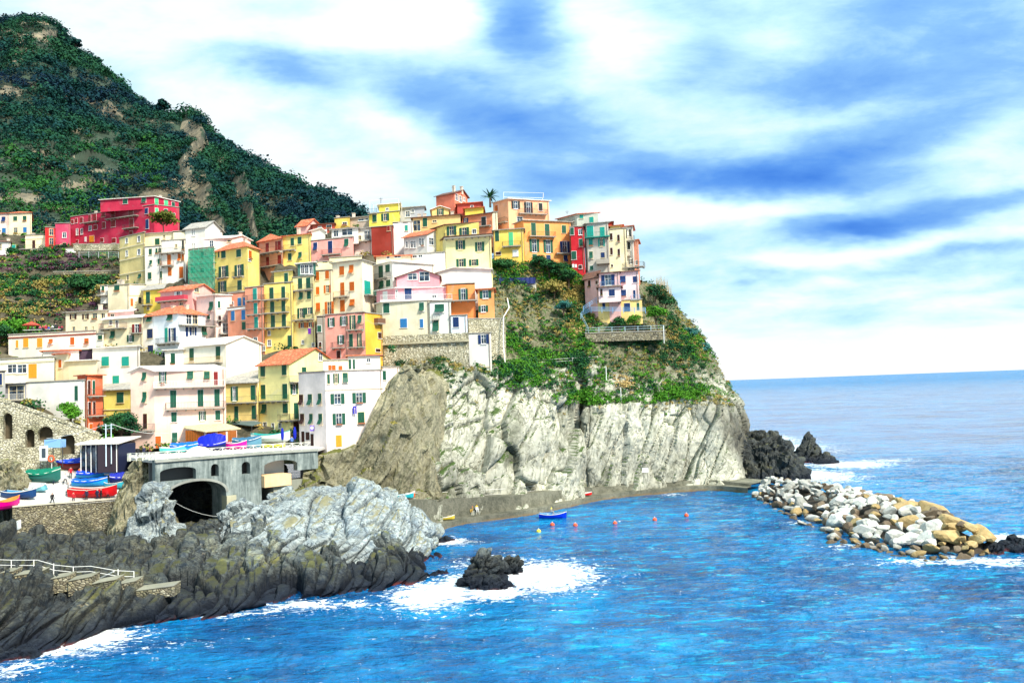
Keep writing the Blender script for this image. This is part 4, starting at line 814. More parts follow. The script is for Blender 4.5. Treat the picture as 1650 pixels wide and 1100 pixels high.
def headmat():
    """pale slabs low down, brown scree and scrub higher up, darker sea stained rock at the tip"""
    m = CLIFF; T = NT(m.node_tree); b = T.n['Principled BSDF']; geo = T.new('ShaderNodeNewGeometry'); P = geo.outputs['Position']
    x, y, z = T.sep(P)
    src = b.inputs['Base Color'].links[0].from_socket
    nz = T.noise(P, .10, 5, .65)
    lim = T.math('ADD', T.math('MULTIPLY', x, -.10), 26.0)        # the scrub comes lower towards the tip
    h = T.math('ADD', T.math('SUBTRACT', z, lim), T.math('MULTIPLY', T.math('SUBTRACT', nz, .5), 14.0))
    n3 = T.noise(P, .9, 7, .7)
    soil = T.ramp(n3, [(.32, (.015, .03, .012)), (.44, (.07, .08, .03)), (.52, (.20, .18, .12)), (.58, (.07, .10, .03)), (.70, (.04, .10, .02))])
    c = T.mix(T.smooth(h, -1.0, 2.5), src, soil)
    tip = T.math('ADD', T.math('SUBTRACT', x, T.math('MULTIPLY', z, -.45)), T.math('MULTIPLY', T.math('SUBTRACT', nz, .5), 16))
    c = T.mix(T.math('MULTIPLY', T.smooth(tip, 46, 52), T.math('SUBTRACT', 1.0, T.smooth(z, 9, 22))), c, T.ramp(n3, [(.35, (.02, .022, .02)), (.65, (.13, .12, .09))]))
    T.put(b.inputs['Base Color'], c)
    return m
HEAD = headmat()
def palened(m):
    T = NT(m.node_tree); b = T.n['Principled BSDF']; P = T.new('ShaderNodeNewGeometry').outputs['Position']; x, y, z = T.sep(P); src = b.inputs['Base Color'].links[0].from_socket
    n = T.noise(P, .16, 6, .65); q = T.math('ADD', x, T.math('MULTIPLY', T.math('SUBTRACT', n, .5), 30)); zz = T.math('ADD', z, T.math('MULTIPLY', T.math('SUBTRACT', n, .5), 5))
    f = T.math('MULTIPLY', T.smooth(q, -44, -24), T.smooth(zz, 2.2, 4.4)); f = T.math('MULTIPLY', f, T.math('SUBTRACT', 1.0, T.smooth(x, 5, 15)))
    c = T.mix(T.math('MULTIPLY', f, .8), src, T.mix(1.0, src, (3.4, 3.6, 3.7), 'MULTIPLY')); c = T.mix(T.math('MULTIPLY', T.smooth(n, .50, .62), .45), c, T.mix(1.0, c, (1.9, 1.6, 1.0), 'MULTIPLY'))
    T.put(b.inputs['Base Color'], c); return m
DARKROCK = rockmat('dark_shore_rock', [(.004, .006, .012), (.020, .030, .040), (.085, .09, .078), (.026, .036, .048), (.30, .27, .19)], .30, (1, 1, 2.4), moss=((.09, .09, .03), .95), wet=(.75, 4.0, (.005, .010, .022), (.10, .018, .018)), crackw=.06, crack=.85, bump=.7, crackc=(.006, .008, .012), tilt=R(-26))
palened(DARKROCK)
PALEROCK = rockmat('pale_blue_grey_rock', [(.035, .05, .06), (.14, .18, .21), (.34, .38, .37), (.19, .235, .27), (.52, .50, .39)], .30, (1, 1, 1.8), moss=((.30, .28, .16), .92), wet=(.3, 1.6, (.10, .09, .06), (.10, .03, .02)), crackw=.06, crack=.9, bump=.45, tilt=R(-20), grain=.22, crackc=(.03, .04, .05))
OCHREROCK = rockmat('mossy_bank_rock', [(.05, .05, .025), (.20, .18, .09), (.36, .33, .22), (.13, .13, .07), (.46, .45, .36)], .5, (1.3, 1.3, .22), moss=((.16, .17, .03), .85), bump=.8, tilt=R(-35), crack=.5)
SOIL = rockmat('terraced_hill_soil', [(.02, .03, .015), (.07, .06, .035), (.13, .11, .07), (.04, .06, .02)], .35, (1, 1, 3), moss=((.05, .10, .02), 1.02), bump=.8, crack=.2)
MTN = rockmat('mountain_rock', [(.04, .05, .04), (.13, .115, .08), (.24, .20, .13), (.09, .08, .055)], .06, (1, 1, 1.5), bump=.8, crack=.4)
COBBLE = rockmat('worn_paving', [(.50, .49, .46), (.60, .58, .55), (.68, .66, .62)], .5, (1, 1, 1), crack=.15, bump=.2)

# ---------------------------------------------------------------- village hill (height field fitted to the house feet)
def in_quad(X, Y, q, grow=0.0):
    c = sum(q, Vector((0, 0, 0)))/4; ins = np.ones(X.shape, bool); area = 0
    for i in range(4):
        a, b = q[i], q[(i+1) % 4]; area += a.x*b.y-b.x*a.y
    s = 1 if area > 0 else -1
    for i in range(4):
        a, b = q[i], q[(i+1) % 4]; L = math.hypot(b.x-a.x, b.y-a.y)
        ins &= ((b.x-a.x)*(Y-a.y)-(b.y-a.y)*(X-a.x))*s/L > -grow
    return ins
def hill():
    pts = []
    for q, zb in FOOT:
        for c in q: pts.append((c.x, c.y, zb-.1))
        pts.append((sum(c.x for c in q)/4, sum(c.y for c in q)/4, zb-.3))
    man = [(100, 490, 190), (40, 500, 186), (160, 505, 184), (50, 455, 208), (150, 450, 205), (100, 412, 222), (170, 410, 220), (20, 430, 218), (10, 545, 160), (60, 528, 175), (-60, 540, 160), (-100, 480, 200), (-100, 400, 240),
           (100, 385, 262), (0, 380, 275), (-100, 370, 280), (300, 400, 250), (400, 410, 250), (500, 420, 245), (195, 740, 128), (60, 760, 122), (10, 830, 112), (100, 825, 112), (200, 815, 116)]
    pts += [tuple(at(a, b, c)) for a, b, c in man]
    for px, Y, z in [(300, 262, 62), (450, 262, 60), (560, 260, 52), (600, 232, 50), (680, 225, 52), (760, 222, 54), (840, 218, 53), (920, 214, 49), (1000, 212, 43), (600, 262, 30), (760, 262, 26), (900, 262, 20), (1020, 262, 10), (1050, 214, 38), (1075, 235, 20),
                     (250, 112, 1), (350, 112, 0), (430, 112, 1), (300, 122, 2), (380, 124, 3), (450, 121, 5), (520, 131, 9), (560, 134, 9), (620, 139, 9), (700, 146, 16)]:
        pts.append(((px-825)*Y/FOC, Y, z))
    P = np.array(pts)
    xs = np.arange(-185, 46, 1.0); ys = np.arange(110, 285, 1.0)
    X, Y = np.meshgrid(xs, ys); xf, yf = X.ravel(), Y.ravel(); Z = np.zeros(len(xf)); Wt = np.zeros(len(xf))
    for x, y, z in P:
        w = 1/((xf-x)**2+(yf-y)**2+1.0)**1.9; Z += w*z; Wt += w
    Z /= Wt
    st = 3.2; Zt = (np.floor(Z/st)+np.clip((Z/st-np.floor(Z/st)-.55)/.45, 0, 1))*st      # cultivated terraces on the open slope
    open_ = (xf < -85) & (yf > 160) & (yf < 228); Z = np.where(open_, Z*.35+Zt*.65, Z)
    Z += .8*fbm(np.stack([xf*.14, yf*.14, xf*0], 1), 4)
    ppx = PW/2+xf/yf*FOC      # the headland sheet carries everything right of the castle
    Z = np.where(ppx > 655, np.minimum(Z, 46-np.clip(yf-192, 0, 99)*.6), Z)
    for q, zb in FOOT:
        ins = in_quad(xf, yf, q, .9); Z[ins] = np.minimum(Z[ins], zb-.8)
    V = np.stack([xf, yf, Z], 1)
    drop = ((ppx > 655) & (yf < 190)) | ((ppx > 612) & (yf < 163)) | (ppx > 1040) | ((ppx < 212) & (yf < 131)) | ((ppx >= 212) & (yf < 129.5)) | ((ppx > 520) & (ppx < 660) & (yf < 141))
    Fq = grid_faces(len(xs), len(ys)); Fq = Fq[~drop[Fq].any(1)]
    me = np_mesh('village_hill', V, Fq, SOIL, True)
    o = bpy.data.objects.new('village_hill', me); link(o); tag(o, kind='structure')
    return xs, ys, Z.reshape(X.shape)
HX, HY, HZ = hill()
def hz(x, y):
    i = int(np.clip(round((y-HY[0])), 0, len(HY)-1)); j = int(np.clip(round((x-HX[0])), 0, len(HX)-1)); return float(HZ[i, j])

# ---------------------------------------------------------------- mountain
def project(P):
    d = P-np.array(CAM); x = d@np.array(_r); y = d@np.array(_u); z = d@np.array(_f)
    return PW/2+FOC*x/z, PH/2-FOC*y/z
mx = [-220, -100, 0, 60, 100, 160, 235, 300, 370, 440, 510, 565, 620, 700, 800]
my = [52, 46, 42, 40, 84, 124, 182, 210, 250, 284, 326, 362, 400, 438, 478]
mY = [640, 620, 600, 590, 580, 560, 540, 520, 500, 480, 450, 430, 410, 400, 395]
byy = [372, 372, 372, 376, 380, 386, 392, 400, 420, 430, 436, 440, 450, 470, 490]
rows = [[at(a, b, Y)+Vector((0, 160, -90)) for a, b, Y in zip(mx, my, mY)], [at(a, b, Y)+Vector((0, 35, -8)) for a, b, Y in zip(mx, my, mY)]]
for t, k in ((0, 0), (.22, .30), (.48, .55), (.75, .80), (1, 1.0)):
    rows.append([(a, b+(c-b)*t, Y+(278-Y)*k) for a, b, c, Y in zip(mx, my, byy, mY)])
rows.append([at(a, c, 270)+Vector((0, -8, -30)) for a, c in zip(mx, byy)])
SP = [[(300, 205), (322, 235), (296, 268), (300, 300), (322, 320), (345, 360), (355, 375)], [(375, 285), (390, 320), (400, 352), (412, 390)], [(345, 205), (385, 235), (430, 262)]]
def rockmask(px, py):
    m = np.zeros(len(px))
    for L, w in zip(SP, (12, 9, 6)):
        for (a, b), (c, d) in zip(L, L[1:]):
            t = np.clip(((px-a)*(c-a)+(py-b)*(d-b))/((c-a)**2+(d-b)**2), 0, 1)
            m = np.maximum(m, 1-np.hypot(px-a-t*(c-a), py-b-t*(d-b))/w)
    for cx, cy, rx, ry in ((75, 60, 26, 14), (130, 78, 24, 14), (30, 70, 10, 10), (170, 180, 24, 8), (18, 150, 22, 12), (40, 322, 70, 12), (255, 320, 50, 20), (110, 305, 35, 5), (150, 276, 60, 3.5), (60, 268, 60, 3), (140, 298, 60, 3.5), (90, 254, 50, 2.5)):
        m = np.maximum(m, .55-np.hypot((px-cx)/rx, (py-cy)/ry)*.5)
    return m
def mdisp(P, N):
    r = ridge(P*.012+3, 5); f = fbm(P*.05, 4); px, py = project(P)
    k = np.clip(rockmask(px, py), 0, 1)
    edge = np.clip((P[:, 1]-285)/60, 0, 1)
    return (r*9+f*3)*edge*.8+k*7*edge+k*3*cells(P*.09)[0]
mo, MV, MN = sheet('mountain', rows, 330, 260, mdisp, MTN, False, flip=True)
mo.data.materials.append(rockmat('wooded_soil', [(.015, .03, .02), (.03, .05, .03), (.06, .06, .04)], .06, crack=0, bump=.5))
_F = grid_faces(330, 260)[:, ::-1]; _c = MV.reshape(-1, 3)[_F[:, 0]]; _k = rockmask(*project(_c))+.35*fbm(_c*.05, 4)
mo.data.polygons.foreach_set('material_index', np.where(_k > .14, 0, 1).astype(np.int32))
tag(mo, kind='structure')

def leaves(C, Rad, n, size, up=.35, seed=1):
    """clouds of leaf quads: C centres (k,3), Rad (k,3) radii, n leaves each"""
    g = np.random.default_rng(seed); k = len(C); C = np.repeat(C, n, 0); Rr = np.repeat(Rad, n, 0)
    d = g.normal(size=(k*n, 3)); d /= np.linalg.norm(d, axis=1, keepdims=True); d[:, 2] = np.where(d[:, 2] < -.2, -d[:, 2], d[:, 2])
    rr = g.uniform(.55, 1.08, (k*n, 1)); lump = 1+.28*vnoise(d*2.2+C*.7)[:, None]
    p = C+d*Rr*rr*lump
    nn = d*.8+g.normal(size=d.shape)*.55+np.array([0, 0, up]); nn /= np.linalg.norm(nn, axis=1, keepdims=True)
    t = np.cross(nn, g.normal(size=d.shape)); t /= np.linalg.norm(t, axis=1, keepdims=True); b = np.cross(nn, t)
    s = np.repeat(size if np.ndim(size) else np.full(k, size), n)[:, None]*g.uniform(.6, 1.3, (k*n, 1))
    q = g.uniform(.55, .9, (k*n, 1))
    V = np.stack([p-t*s, p+b*s*q, p+t*s, p-b*s*q], 1).reshape(-1, 3)
    return V, np.arange(len(V)).reshape(-1, 4)
def leafobj(name, C, Rad, n, size, mat, seed=1, **kw):
    V, F = leaves(np.asarray(C, float), np.asarray(Rad, float), n, size, seed=seed)
    me = np_mesh(name, V, F, mat, False); o = bpy.data.objects.new(name, me); link(o); return o
FOREST = leafmat('forest_leaves', [(.002, .012, .040), (.004, .024, .042), (.006, .045, .040), (.016, .075, .028), (.003, .018, .050)], .016)
Mf = MV.reshape(-1, 3); px, py = project(Mf); k = rockmask(px, py)
nz_ = fbm(Mf*.03, 3); low = np.clip((py-255)/100, 0, 1)*(px < 230)
ok = (k < .20+.45*nz_) & (Mf[:, 1] > 272) & (px > -120) & (px < 700) & (py > -20)
idx = np.where(ok)[0]; wgt = (Mf[idx, 1]/300.)**1.0*(1-.35*low[idx]); wgt /= wgt.sum()
idx = rng.choice(idx, 8200, replace=False, p=wgt)
sz = rng.choice([1.8, 2.6, 3.4, 4.4, 6.0], len(idx), p=[.2, .25, .25, .2, .1])*rng.uniform(.85, 1.15, len(idx))*(.70+.30*np.clip((Mf[idx, 1]-280)/200, 0, 1)); 
C = Mf[idx]+np.stack([rng.normal(0, 1, len(idx)), rng.normal(0, 1, len(idx)), sz*.35], 1)
lowm = np.clip((project(C)[1]-215)/70, 0, 1)*(project(C)[0] < 260); lf = rng.uniform(size=len(C)) < lowm*.5
FOREST2 = leafmat('lower_wood_leaves', [(.005, .035, .03), (.014, .085, .03), (.035, .13, .02), (.008, .05, .04)], .05)
for _m, _mt in ((~lf, FOREST), (lf, FOREST2)):
    fo = leafobj('forest', C[_m], np.stack([sz, sz, sz*.85], 1)[_m], 100, sz[_m]*.14, _mt, 3); tag(fo, kind='stuff')

# ---------------------------------------------------------------- headland
cols_ = 12
hr = [
 [(505,795,138),(600,815,135),(680,822,131.5),(760,818,140.5),(840,808,145.5),(916,795,154),(937,792,158),(956,792,160),(1040,786,166.5),(1120,780,170),(1188,790,169),(1222,770,188)],
 [(515,770,139),(600,790,137),(680,795,134),(760,792,141.5),(840,786,147),(916,778,154.5),(937,776,163),(956,776,160.4),(1040,771,166.8),(1120,766,170.5),(1190,770,171),(1216,755,189)],
 [(535,735,141),(605,722,140),(690,722,140.5),(768,716,144.8),(846,712,150),(921,714,156),(937,712,166),(952,712,161),(1040,708,167),(1112,702,171),(1176,712,172.5),(1202,700,191)],
 [(590,675,144),(642,655,145),(708,655,145.8),(778,650,149),(852,648,154),(924,660,158.8),(937,658,168),(951,658,162),(1036,658,167.4),(1100,650,172),(1166,662,175),(1190,660,194)],
 [(628,622,149),(682,606,150),(732,600,151),(792,606,153),(856,610,157.5),(928,634,161.5),(938,636,168),(951,638,163.8),(1030,640,168.6),(1092,630,173),(1146,625,179),(1174,635,199)],
 [(640,590,155),(690,585,157),(748,580,158.5),(802,580,160),(860,585,164),(920,596,167),(937,596,168),(955,596,168),(1024,590,172),(1084,580,178),(1130,580,184),(1158,600,203)],
 [(645,560,160),(690,555,162),(750,545,163),(802,540,165),(860,540,170),(915,545,172),(935,545,173),(955,540,173.5),(1020,538,175.5),(1072,536,181),(1108,545,188),(1138,565,207)],
 [(650,520,167),(700,515,168),(750,500,169),(804,495,171),(860,490,176),(912,500,178),(932,506,177),(950,512,177),(1012,514,177.5),(1060,512,183),(1090,518,191),(1118,535,210)],
 [(650,470,174),(700,460,176),(750,455,177),(806,450,179),(862,452,182),(910,465,183),(930,480,181),(950,500,181),(1005,503,181),(1048,490,188),(1074,492,195),(1096,505,213)],
 [(650,440,184),(700,440,184),(750,435,184),(808,424,184.5),(862,425,185.5),(908,432,186.5),(928,440,186.5),(950,450,186.5),(1004,462,188),(1040,462,193),(1062,468,199),(1080,480,216)],
]
hr.append([at(*p)+Vector((0, 22, 1.0)) for p in hr[-1]])
hr.append([at(*p)+Vector((2, 60, -22)) for p in hr[-2]])
LV = []
for r in hr: LV.append([at(*p) if not isinstance(p, Vector) else p for p in r])
for i, r in enumerate(LV): r.append(r[-1]+Vector((-3, 34, -4 if i > 3 else 0))); r.append(r[-1]+Vector((-60, 25, -10 if i > 3 else 0)))
LV.insert(0, [Vector((p.x, p.y-1, -2.5)) for p in LV[0]])
sd = np.array([.42, .10, .90]); sd /= np.linalg.norm(sd)
def hdisp(P, N):
    al = P@sd; Q = P-np.outer(al, sd)
    w = fbm(P*.09, 3)
    S = Q/5.2+np.outer(al/40., sd)+w[:, None]*.16
    c1, e1 = cells(S); S2 = Q/2.2+np.outer(al/11, sd)+w[:, None]*.25; c2, e2 = cells(S2+5)
    low = np.clip(1-(P[:, 2]-24+P[:, 0]*.1)/6, .25, 1)
    base = (c1-.5)*2.6*low+(c2-.5)*.75*low-.9*np.exp(-e1*28)*low-.25*np.exp(-e2*22)*low
    return base+1.1*fbm(P*.14, 4)+.22*fbm(P*.8, 3)
ho, HV, HN = sheet('headland', LV, 520, 380, hdisp, HEAD, False)
tag(ho, kind='structure')

# ---------------------------------------------------------------- shore rocks in front
def rdisp(a1, s1, a2, s2, a3, ax=(1, 1, 2.2), low=None):
    ax = np.array(ax); bn = np.array([-.42, -.25, .87]); bn /= np.linalg.norm(bn)
    def f(P, N):
        w = fbm(P*.12, 3)[:, None]; h = P@bn; Pb = P-np.outer(h, bn)*.0; Q = P-np.outer(h, bn)
        c1, e1 = cells(Q/s1*.8+np.outer(h, bn)*ax[2]/s1+w*.3); c2, e2 = cells(Q/s2*.5+np.outer(h, bn)*ax[2]*1.2/s2+w*.4+9)
        d = (c1-.5)*a1-.40*a1*np.exp(-e1*16)+(c2-.5)*a2-.45*a2*np.exp(-e2*16)+a3*fbm(P*.45, 4)+a3*.12*ridge(P*1.7, 2)
        return d
    return f
fx = [-130, -40, 40, 110, 200, 300, 400, 500, 590, 645, 690, 716]
wy = [1088, 1072, 1052, 1033, 1015, 1000, 985, 967, 951, 942, 934, 926]
def wrow(dY, z): return [Vector((at(a, b, None, 0).x*(1+dY/90), Ywater(a, b)+dY, z)) for a, b in zip(fx, wy)]
FR = [wrow(-1.5, -2.5), wrow(0, -.15), wrow(1.0, 1.0)]
for ys_, Ys in (([968,966,962,955,948,942,930,915,902,902,914,922], [4,4,4.5,5,5,5.5,6,6,6,5,3.2,2]), ([925,922,922,930,934,905,890,882,878,886,906,918], [11,12,12,12,11,14,14,14,13,9,6,4]),
                ([895,892,890,890,892,880,868,868,868,880,902,916], [19,20,20,20,18,18,17,16,15,11,8,6]), ([868,862,858,862,868,868,855,860,866,880,902,915], [31,31,31,30,26,22,20,18,17,13,10,8])):
    FR.append([(a, y, Ywater(a, b)+dY) for a, b, y, dY in zip(fx, wy, ys_, Ys)])
FR.append([Vector((at(*p).x, at(*p).y+6, at(*p).z-.5)) for p in FR[-1]])
FR.append([Vector((p.x, p.y+5, -2.)) for p in FR[-1]])
o, FGV, _ = sheet('shore_rocks', FR, 460, 260, rdisp(2.4, 8.0, .9, 2.6, .25, (.8, .8, 3.6)), DARKROCK, False); tag(o, kind='structure')
qx = [372, 420, 470, 515, 560, 605, 645, 675, 697, 708]
PR = [[at(a, y, Y)-Vector((0, 1, 3)) for a, y, Y in zip(qx, [872,872,872,872,874,882,886,888,888,880], [105,105,104,104,104,105,108,110,112.5,117])],
      [(a, y, Y) for a, y, Y in zip(qx, [866,866,866,868,870,876,878,880,884,876], [106,106,105.5,105,105,106,109,111,113,117])],
      [(a, y, Y) for a, y, Y in zip(qx, [846,840,836,832,834,842,850,858,872,872], [109,109,109,109,109,110,112,113.5,115,118])],
      [(a, y, Y) for a, y, Y in zip(qx, [828,820,806,800,796,806,824,838,858,868], [112,113,113,113,113.5,114.5,115.5,116.5,117,119])],
      [(a, y, Y) for a, y, Y in zip(qx, [818,808,792,780,774,785,806,824,848,864], [116,117,117,117,118,118.5,119,119.5,119,120])],
      [at(a, y, Y)+Vector((0, 5, -1.5)) for a, y, Y in zip(qx, [818,808,792,780,774,785,806,824,848,864], [116,117,117,117,118,118.5,119,119.5,119,120])]]
PR.append([Vector((p.x+1, p.y+4, -2.5)) for p in PR[-1]])
PR = [[(p if isinstance(p, Vector) else at(*p)) for p in r] for r in PR]
for r in PR: r.append(Vector((r[-1].x+1.0, r[-1].y+4, -2.5)))
o, PRV, _ = sheet('promontory', PR, 330, 230, rdisp(2.2, 6.5, .6, 2.6, .2, (1, 1, 2.4)), PALEROCK, False); tag(o, kind='structure')
def mound(name, cx, cy, z0, rx, ry, h, mat, seed=0, n=70, p=2.2, skew=(0, 0), amp=(1.2, 2.2, .5, .9, .25), rot=0, kind='structure', label=None, cat=None, group=None):
    u = np.linspace(-1.25, 1.25, n); X, Y = np.meshgrid(u, u); r = np.hypot(X, Y)
    Z = h*np.clip(1-r**p, -.6, 1)+skew[0]*X*h+skew[1]*Y*h
    a = math.cos(rot), math.sin(rot); wx = X*rx; wy_ = Y*ry
    P = np.stack([cx+wx*a[0]-wy_*a[1], cy+wx*a[1]+wy_*a[0], z0+Z], -1); Pf = P.reshape(-1, 3); N = normals(P).reshape(-1, 3)
    V = Pf+N*rdisp(*amp)(Pf+seed*31.7, N)[:, None]
    cxy = np.array([cx, cy, 0])
    me = np_mesh(name, V-cxy, grid_faces(n, n), mat, False); o = bpy.data.objects.new(name, me); link(o); o.location = (cx, cy, 0)
    return tag(o, label, cat, group, kind)
BK = [[(488,776,123),(520,778,124),(552,790,127),(585,800,131),(620,806,131),(660,806,131.5),(700,800,133),(722,790,141)],
      [(488,770,124),(520,770,125),(552,780,128),(585,793,131.5),(620,800,131.5),(660,798,132),(700,790,134.5),(722,780,141)],
      [(490,752,125.5),(522,750,127),(552,750,128.2),(580,740,130),(602,710,129.6),(642,695,131.5),(682,650,137),(722,620,148)],
      [(492,734,126.8),(524,731,127.6),(556,725,128.3),(577,712,129.2),(592,668,129.4),(619,628,131),(650,596,132.6),(702,590,153)]]
BK = [[at(*p) for p in r] for r in BK]; BK.append([p+Vector((.5, 5, .3)) for p in BK[-1]])
o, BKV, _ = sheet('rock_bank', BK, 170, 120, lambda P, N: (cells((P-np.outer(P@sd, sd))/2.0+np.outer(P@sd/14., sd))[0]-.5)*1.0+.5*fbm(P*.4, 4)-.2, OCHREROCK, False); tag(o, kind='structure')
def wp(px, py): p = at(px, py, None, 0); return p.x, p.y
# rocks on both sides of the gully under the bridge, banks and outcrops
for (px, py, Y, rx, ry, h, s, mat, am) in [(250, 835, 109.0, 4.4, 3.6, 11.0, 1, PALEROCK, (1.6, 3, .6, 1.1, .3)), (225, 868, 107.5, 6, 4, 3.4, 2, DARKROCK, (1.2, 2.4, .5, 1, .3)),
                                           (338, 868, 109.5, 6.0, 3.6, 6.0, 3, DARKROCK, (1.4, 3, .6, 1.1, .3)), (400, 838, 111, 7.5, 4.2, 8.2, 4, PALEROCK, (1.4, 3, .6, 1.1, .3)), (455, 800, 118, 5, 5, 8.8, 5, PALEROCK, (1.4, 3, .6, 1.1, .3)),
                                           (310, 850, 117, 5, 5, 5.2, 6, DARKROCK, (1.2, 2.4, .5, 1, .3)), (505, 778, 124, 5, 5, 9.0, 7, OCHREROCK, (1.2, 2.4, .5, 1, .3)), (548, 740, 134, 7, 6, 13.2, 8, OCHREROCK, (1.2, 2.4, .5, 1, .3)),
                                           (585, 700, 139, 6, 6, 15.0, 9, OCHREROCK, (1.2, 2.4, .5, 1, .3)), (5, 745, 119, 6.5, 4, 14.2, 10, OCHREROCK, (1.2, 2.4, .5, 1, .3)), (30, 768, 118.5, 4.6, 2.5, 11.2, 11, OCHREROCK, (1.0, 2.4, .5, 1, .3)),
                                           (150, 850, 112.5, 9, 3, 4.2, 12, DARKROCK, (1.2, 2.4, .5, 1, .3)), (60, 852, 108.5, 9, 3.4, 4.4, 13, DARKROCK, (1.2, 2.4, .5, 1, .3)), (230, 775, 115.5, 5.2, 5.0, 13.7, 14, OCHREROCK, (.9, 1.8, .4, .9, .2)), (222, 772, 121, 4.0, 4.5, 11.6, 15, OCHREROCK, (.9, 1.8, .4, .9, .2)), (285, 850, 107, 4.6, 3, 5.0, 16, DARKROCK, (1.2, 2.6, .5, 1.1, .2)), (600, 745, 137.5, 6, 5, 11.0, 17, OCHREROCK, (1.2, 2.4, .5, 1, .3)), (520, 745, 130, 5, 5, 11.6, 18, OCHREROCK, (1.2, 2.4, .5, 1, .3)), (330, 800, 131, 16, 5, 11.0, 19, DARKROCK, (1.2, 2.4, .5, 1, .3)), (430, 800, 129, 8, 4, 11.5, 20, DARKROCK, (1.2, 2.4, .5, 1, .3)), (215, 800, 124, 5, 4, 11.5, 26, DARKROCK, (1.2, 2.4, .5, 1, .3))]:
    p = at(px, py, Y); mound('rock_outcrop', p.x, Y, -1.0, rx, ry, h+1.0, mat, s, 64, 2.4, amp=am)
x, y = wp(1243, 778); mound('rock_outcrop', x+1.5, 182, -1, 9.0, 8, 11.0, DARKROCK, 21, 90, 3.2, (-.10, 0), (2.0, 3.4, .8, 1.2, .4))
mound('rock_outcrop', x-6, 179, -1, 5, 6, 12.5, DARKROCK, 22, 70, 2.4, (-.2, 0), (1.6, 3.4, .8, 1.2, .4))
x, y = wp(1312, 744); mound('sea_stack', x, y+2, -1, 5.2, 4, 8.6, DARKROCK, 24, 64, 1.2, (-.30, 0), (.9, 2.4, .4, 1.2, .3), kind='structure')
x, y = wp(1340, 747); mound('sea_stack', x, y+2, -1, 4.2, 3, 3.6, DARKROCK, 25, 50, 1.6, (-.2, 0), (.6, 2.4, .4, 1.2, .3))
x, y = wp(778, 945); mound('sea_rock', x, y+1, -1, 3.4, 2.8, 4.5, DARKROCK, 27, 80, 2.2, (-.05, .25), (1.3, 2.2, .5, .8, .25))
x, y = wp(822, 925); mound('sea_rock', x, y+.5, -1, 2.1, 1.6, 3.3, DARKROCK, 28, 60, 2.4, (.05, .1), (.8, 1.6, .4, .8, .2))
x, y = wp(800, 948); mound('sea_rock', x, y, -1, 2.4, 1.4, 2.2, DARKROCK, 29, 60, 2.4, (0, .1), (.7, 1.6, .4, .8, .2))
x, y = wp(712, 872); mound('sea_rock', x, y, -.6, 3.0, .9, 1.1, DARKROCK, 30, 50, 2.0, (0, 0), (.4, 1.6, .3, .8, .15), rot=.5)
x, y = wp(10, 1058); mound('sea_rock', x, y-1.0, -.7, 5.5, 1.4, 1.7, DARKROCK, 31, 60, 2.0, (0, 0), (.5, 1.6, .3, .8, .2), rot=.35)
x, y = wp(75, 1042); mound('sea_rock', x, y-1.0, -.7, 3, 1.0, 1.5, DARKROCK, 32, 60, 2.0, (0, 0), (.5, 1.6, .3, .8, .2), rot=.35)
for i, (a, b, rx) in enumerate([(1622, 882, 2.6), (1655, 888, 2.8), (1600, 888, 2.0), (1690, 895, 3), (1640, 875, 2)]):
    x, y = wp(a, b); mound('sea_rock', x, y, -.8, rx, 1.6, 1.7, DARKROCK, 33+i, 44, 2.0, (0, 0), (.8, 1.6, .4, .8, .3))
# ---------------------------------------------------------------- sea
FOAMS = [(700, 955, 72, 24, 1.15), (650, 962, 40, 10, .7), (870, 928, 95, 26, 1.1), (800, 905, 90, 12, .55), (800, 955, 70, 14, .9), (730, 940, 50, 20, .8), (60, 1045, 130, 18, 1.0), (150, 1028, 80, 14, 1.1), (20, 1078, 70, 14, .6), (250, 1040, 120, 12, .35),
         (725, 872, 38, 6, .95), (500, 975, 140, 9, .75), (380, 990, 120, 7, .6), (1370, 748, 75, 7, .95), (1310, 765, 70, 14, .9), (1420, 742, 70, 4, .6), (1630, 868, 60, 9, 1.0), (1600, 905, 100, 10, .7), (1480, 905, 90, 7, .6), (1560, 900, 60, 8, .6),
         (1250, 720, 90, 12, .8), (1360, 880, 50, 6, .5), (1300, 840, 60, 5, .4), (1080, 797, 30, 3, .5), (1230, 705, 60, 14, .7), (1180, 740, 40, 10, .3)]
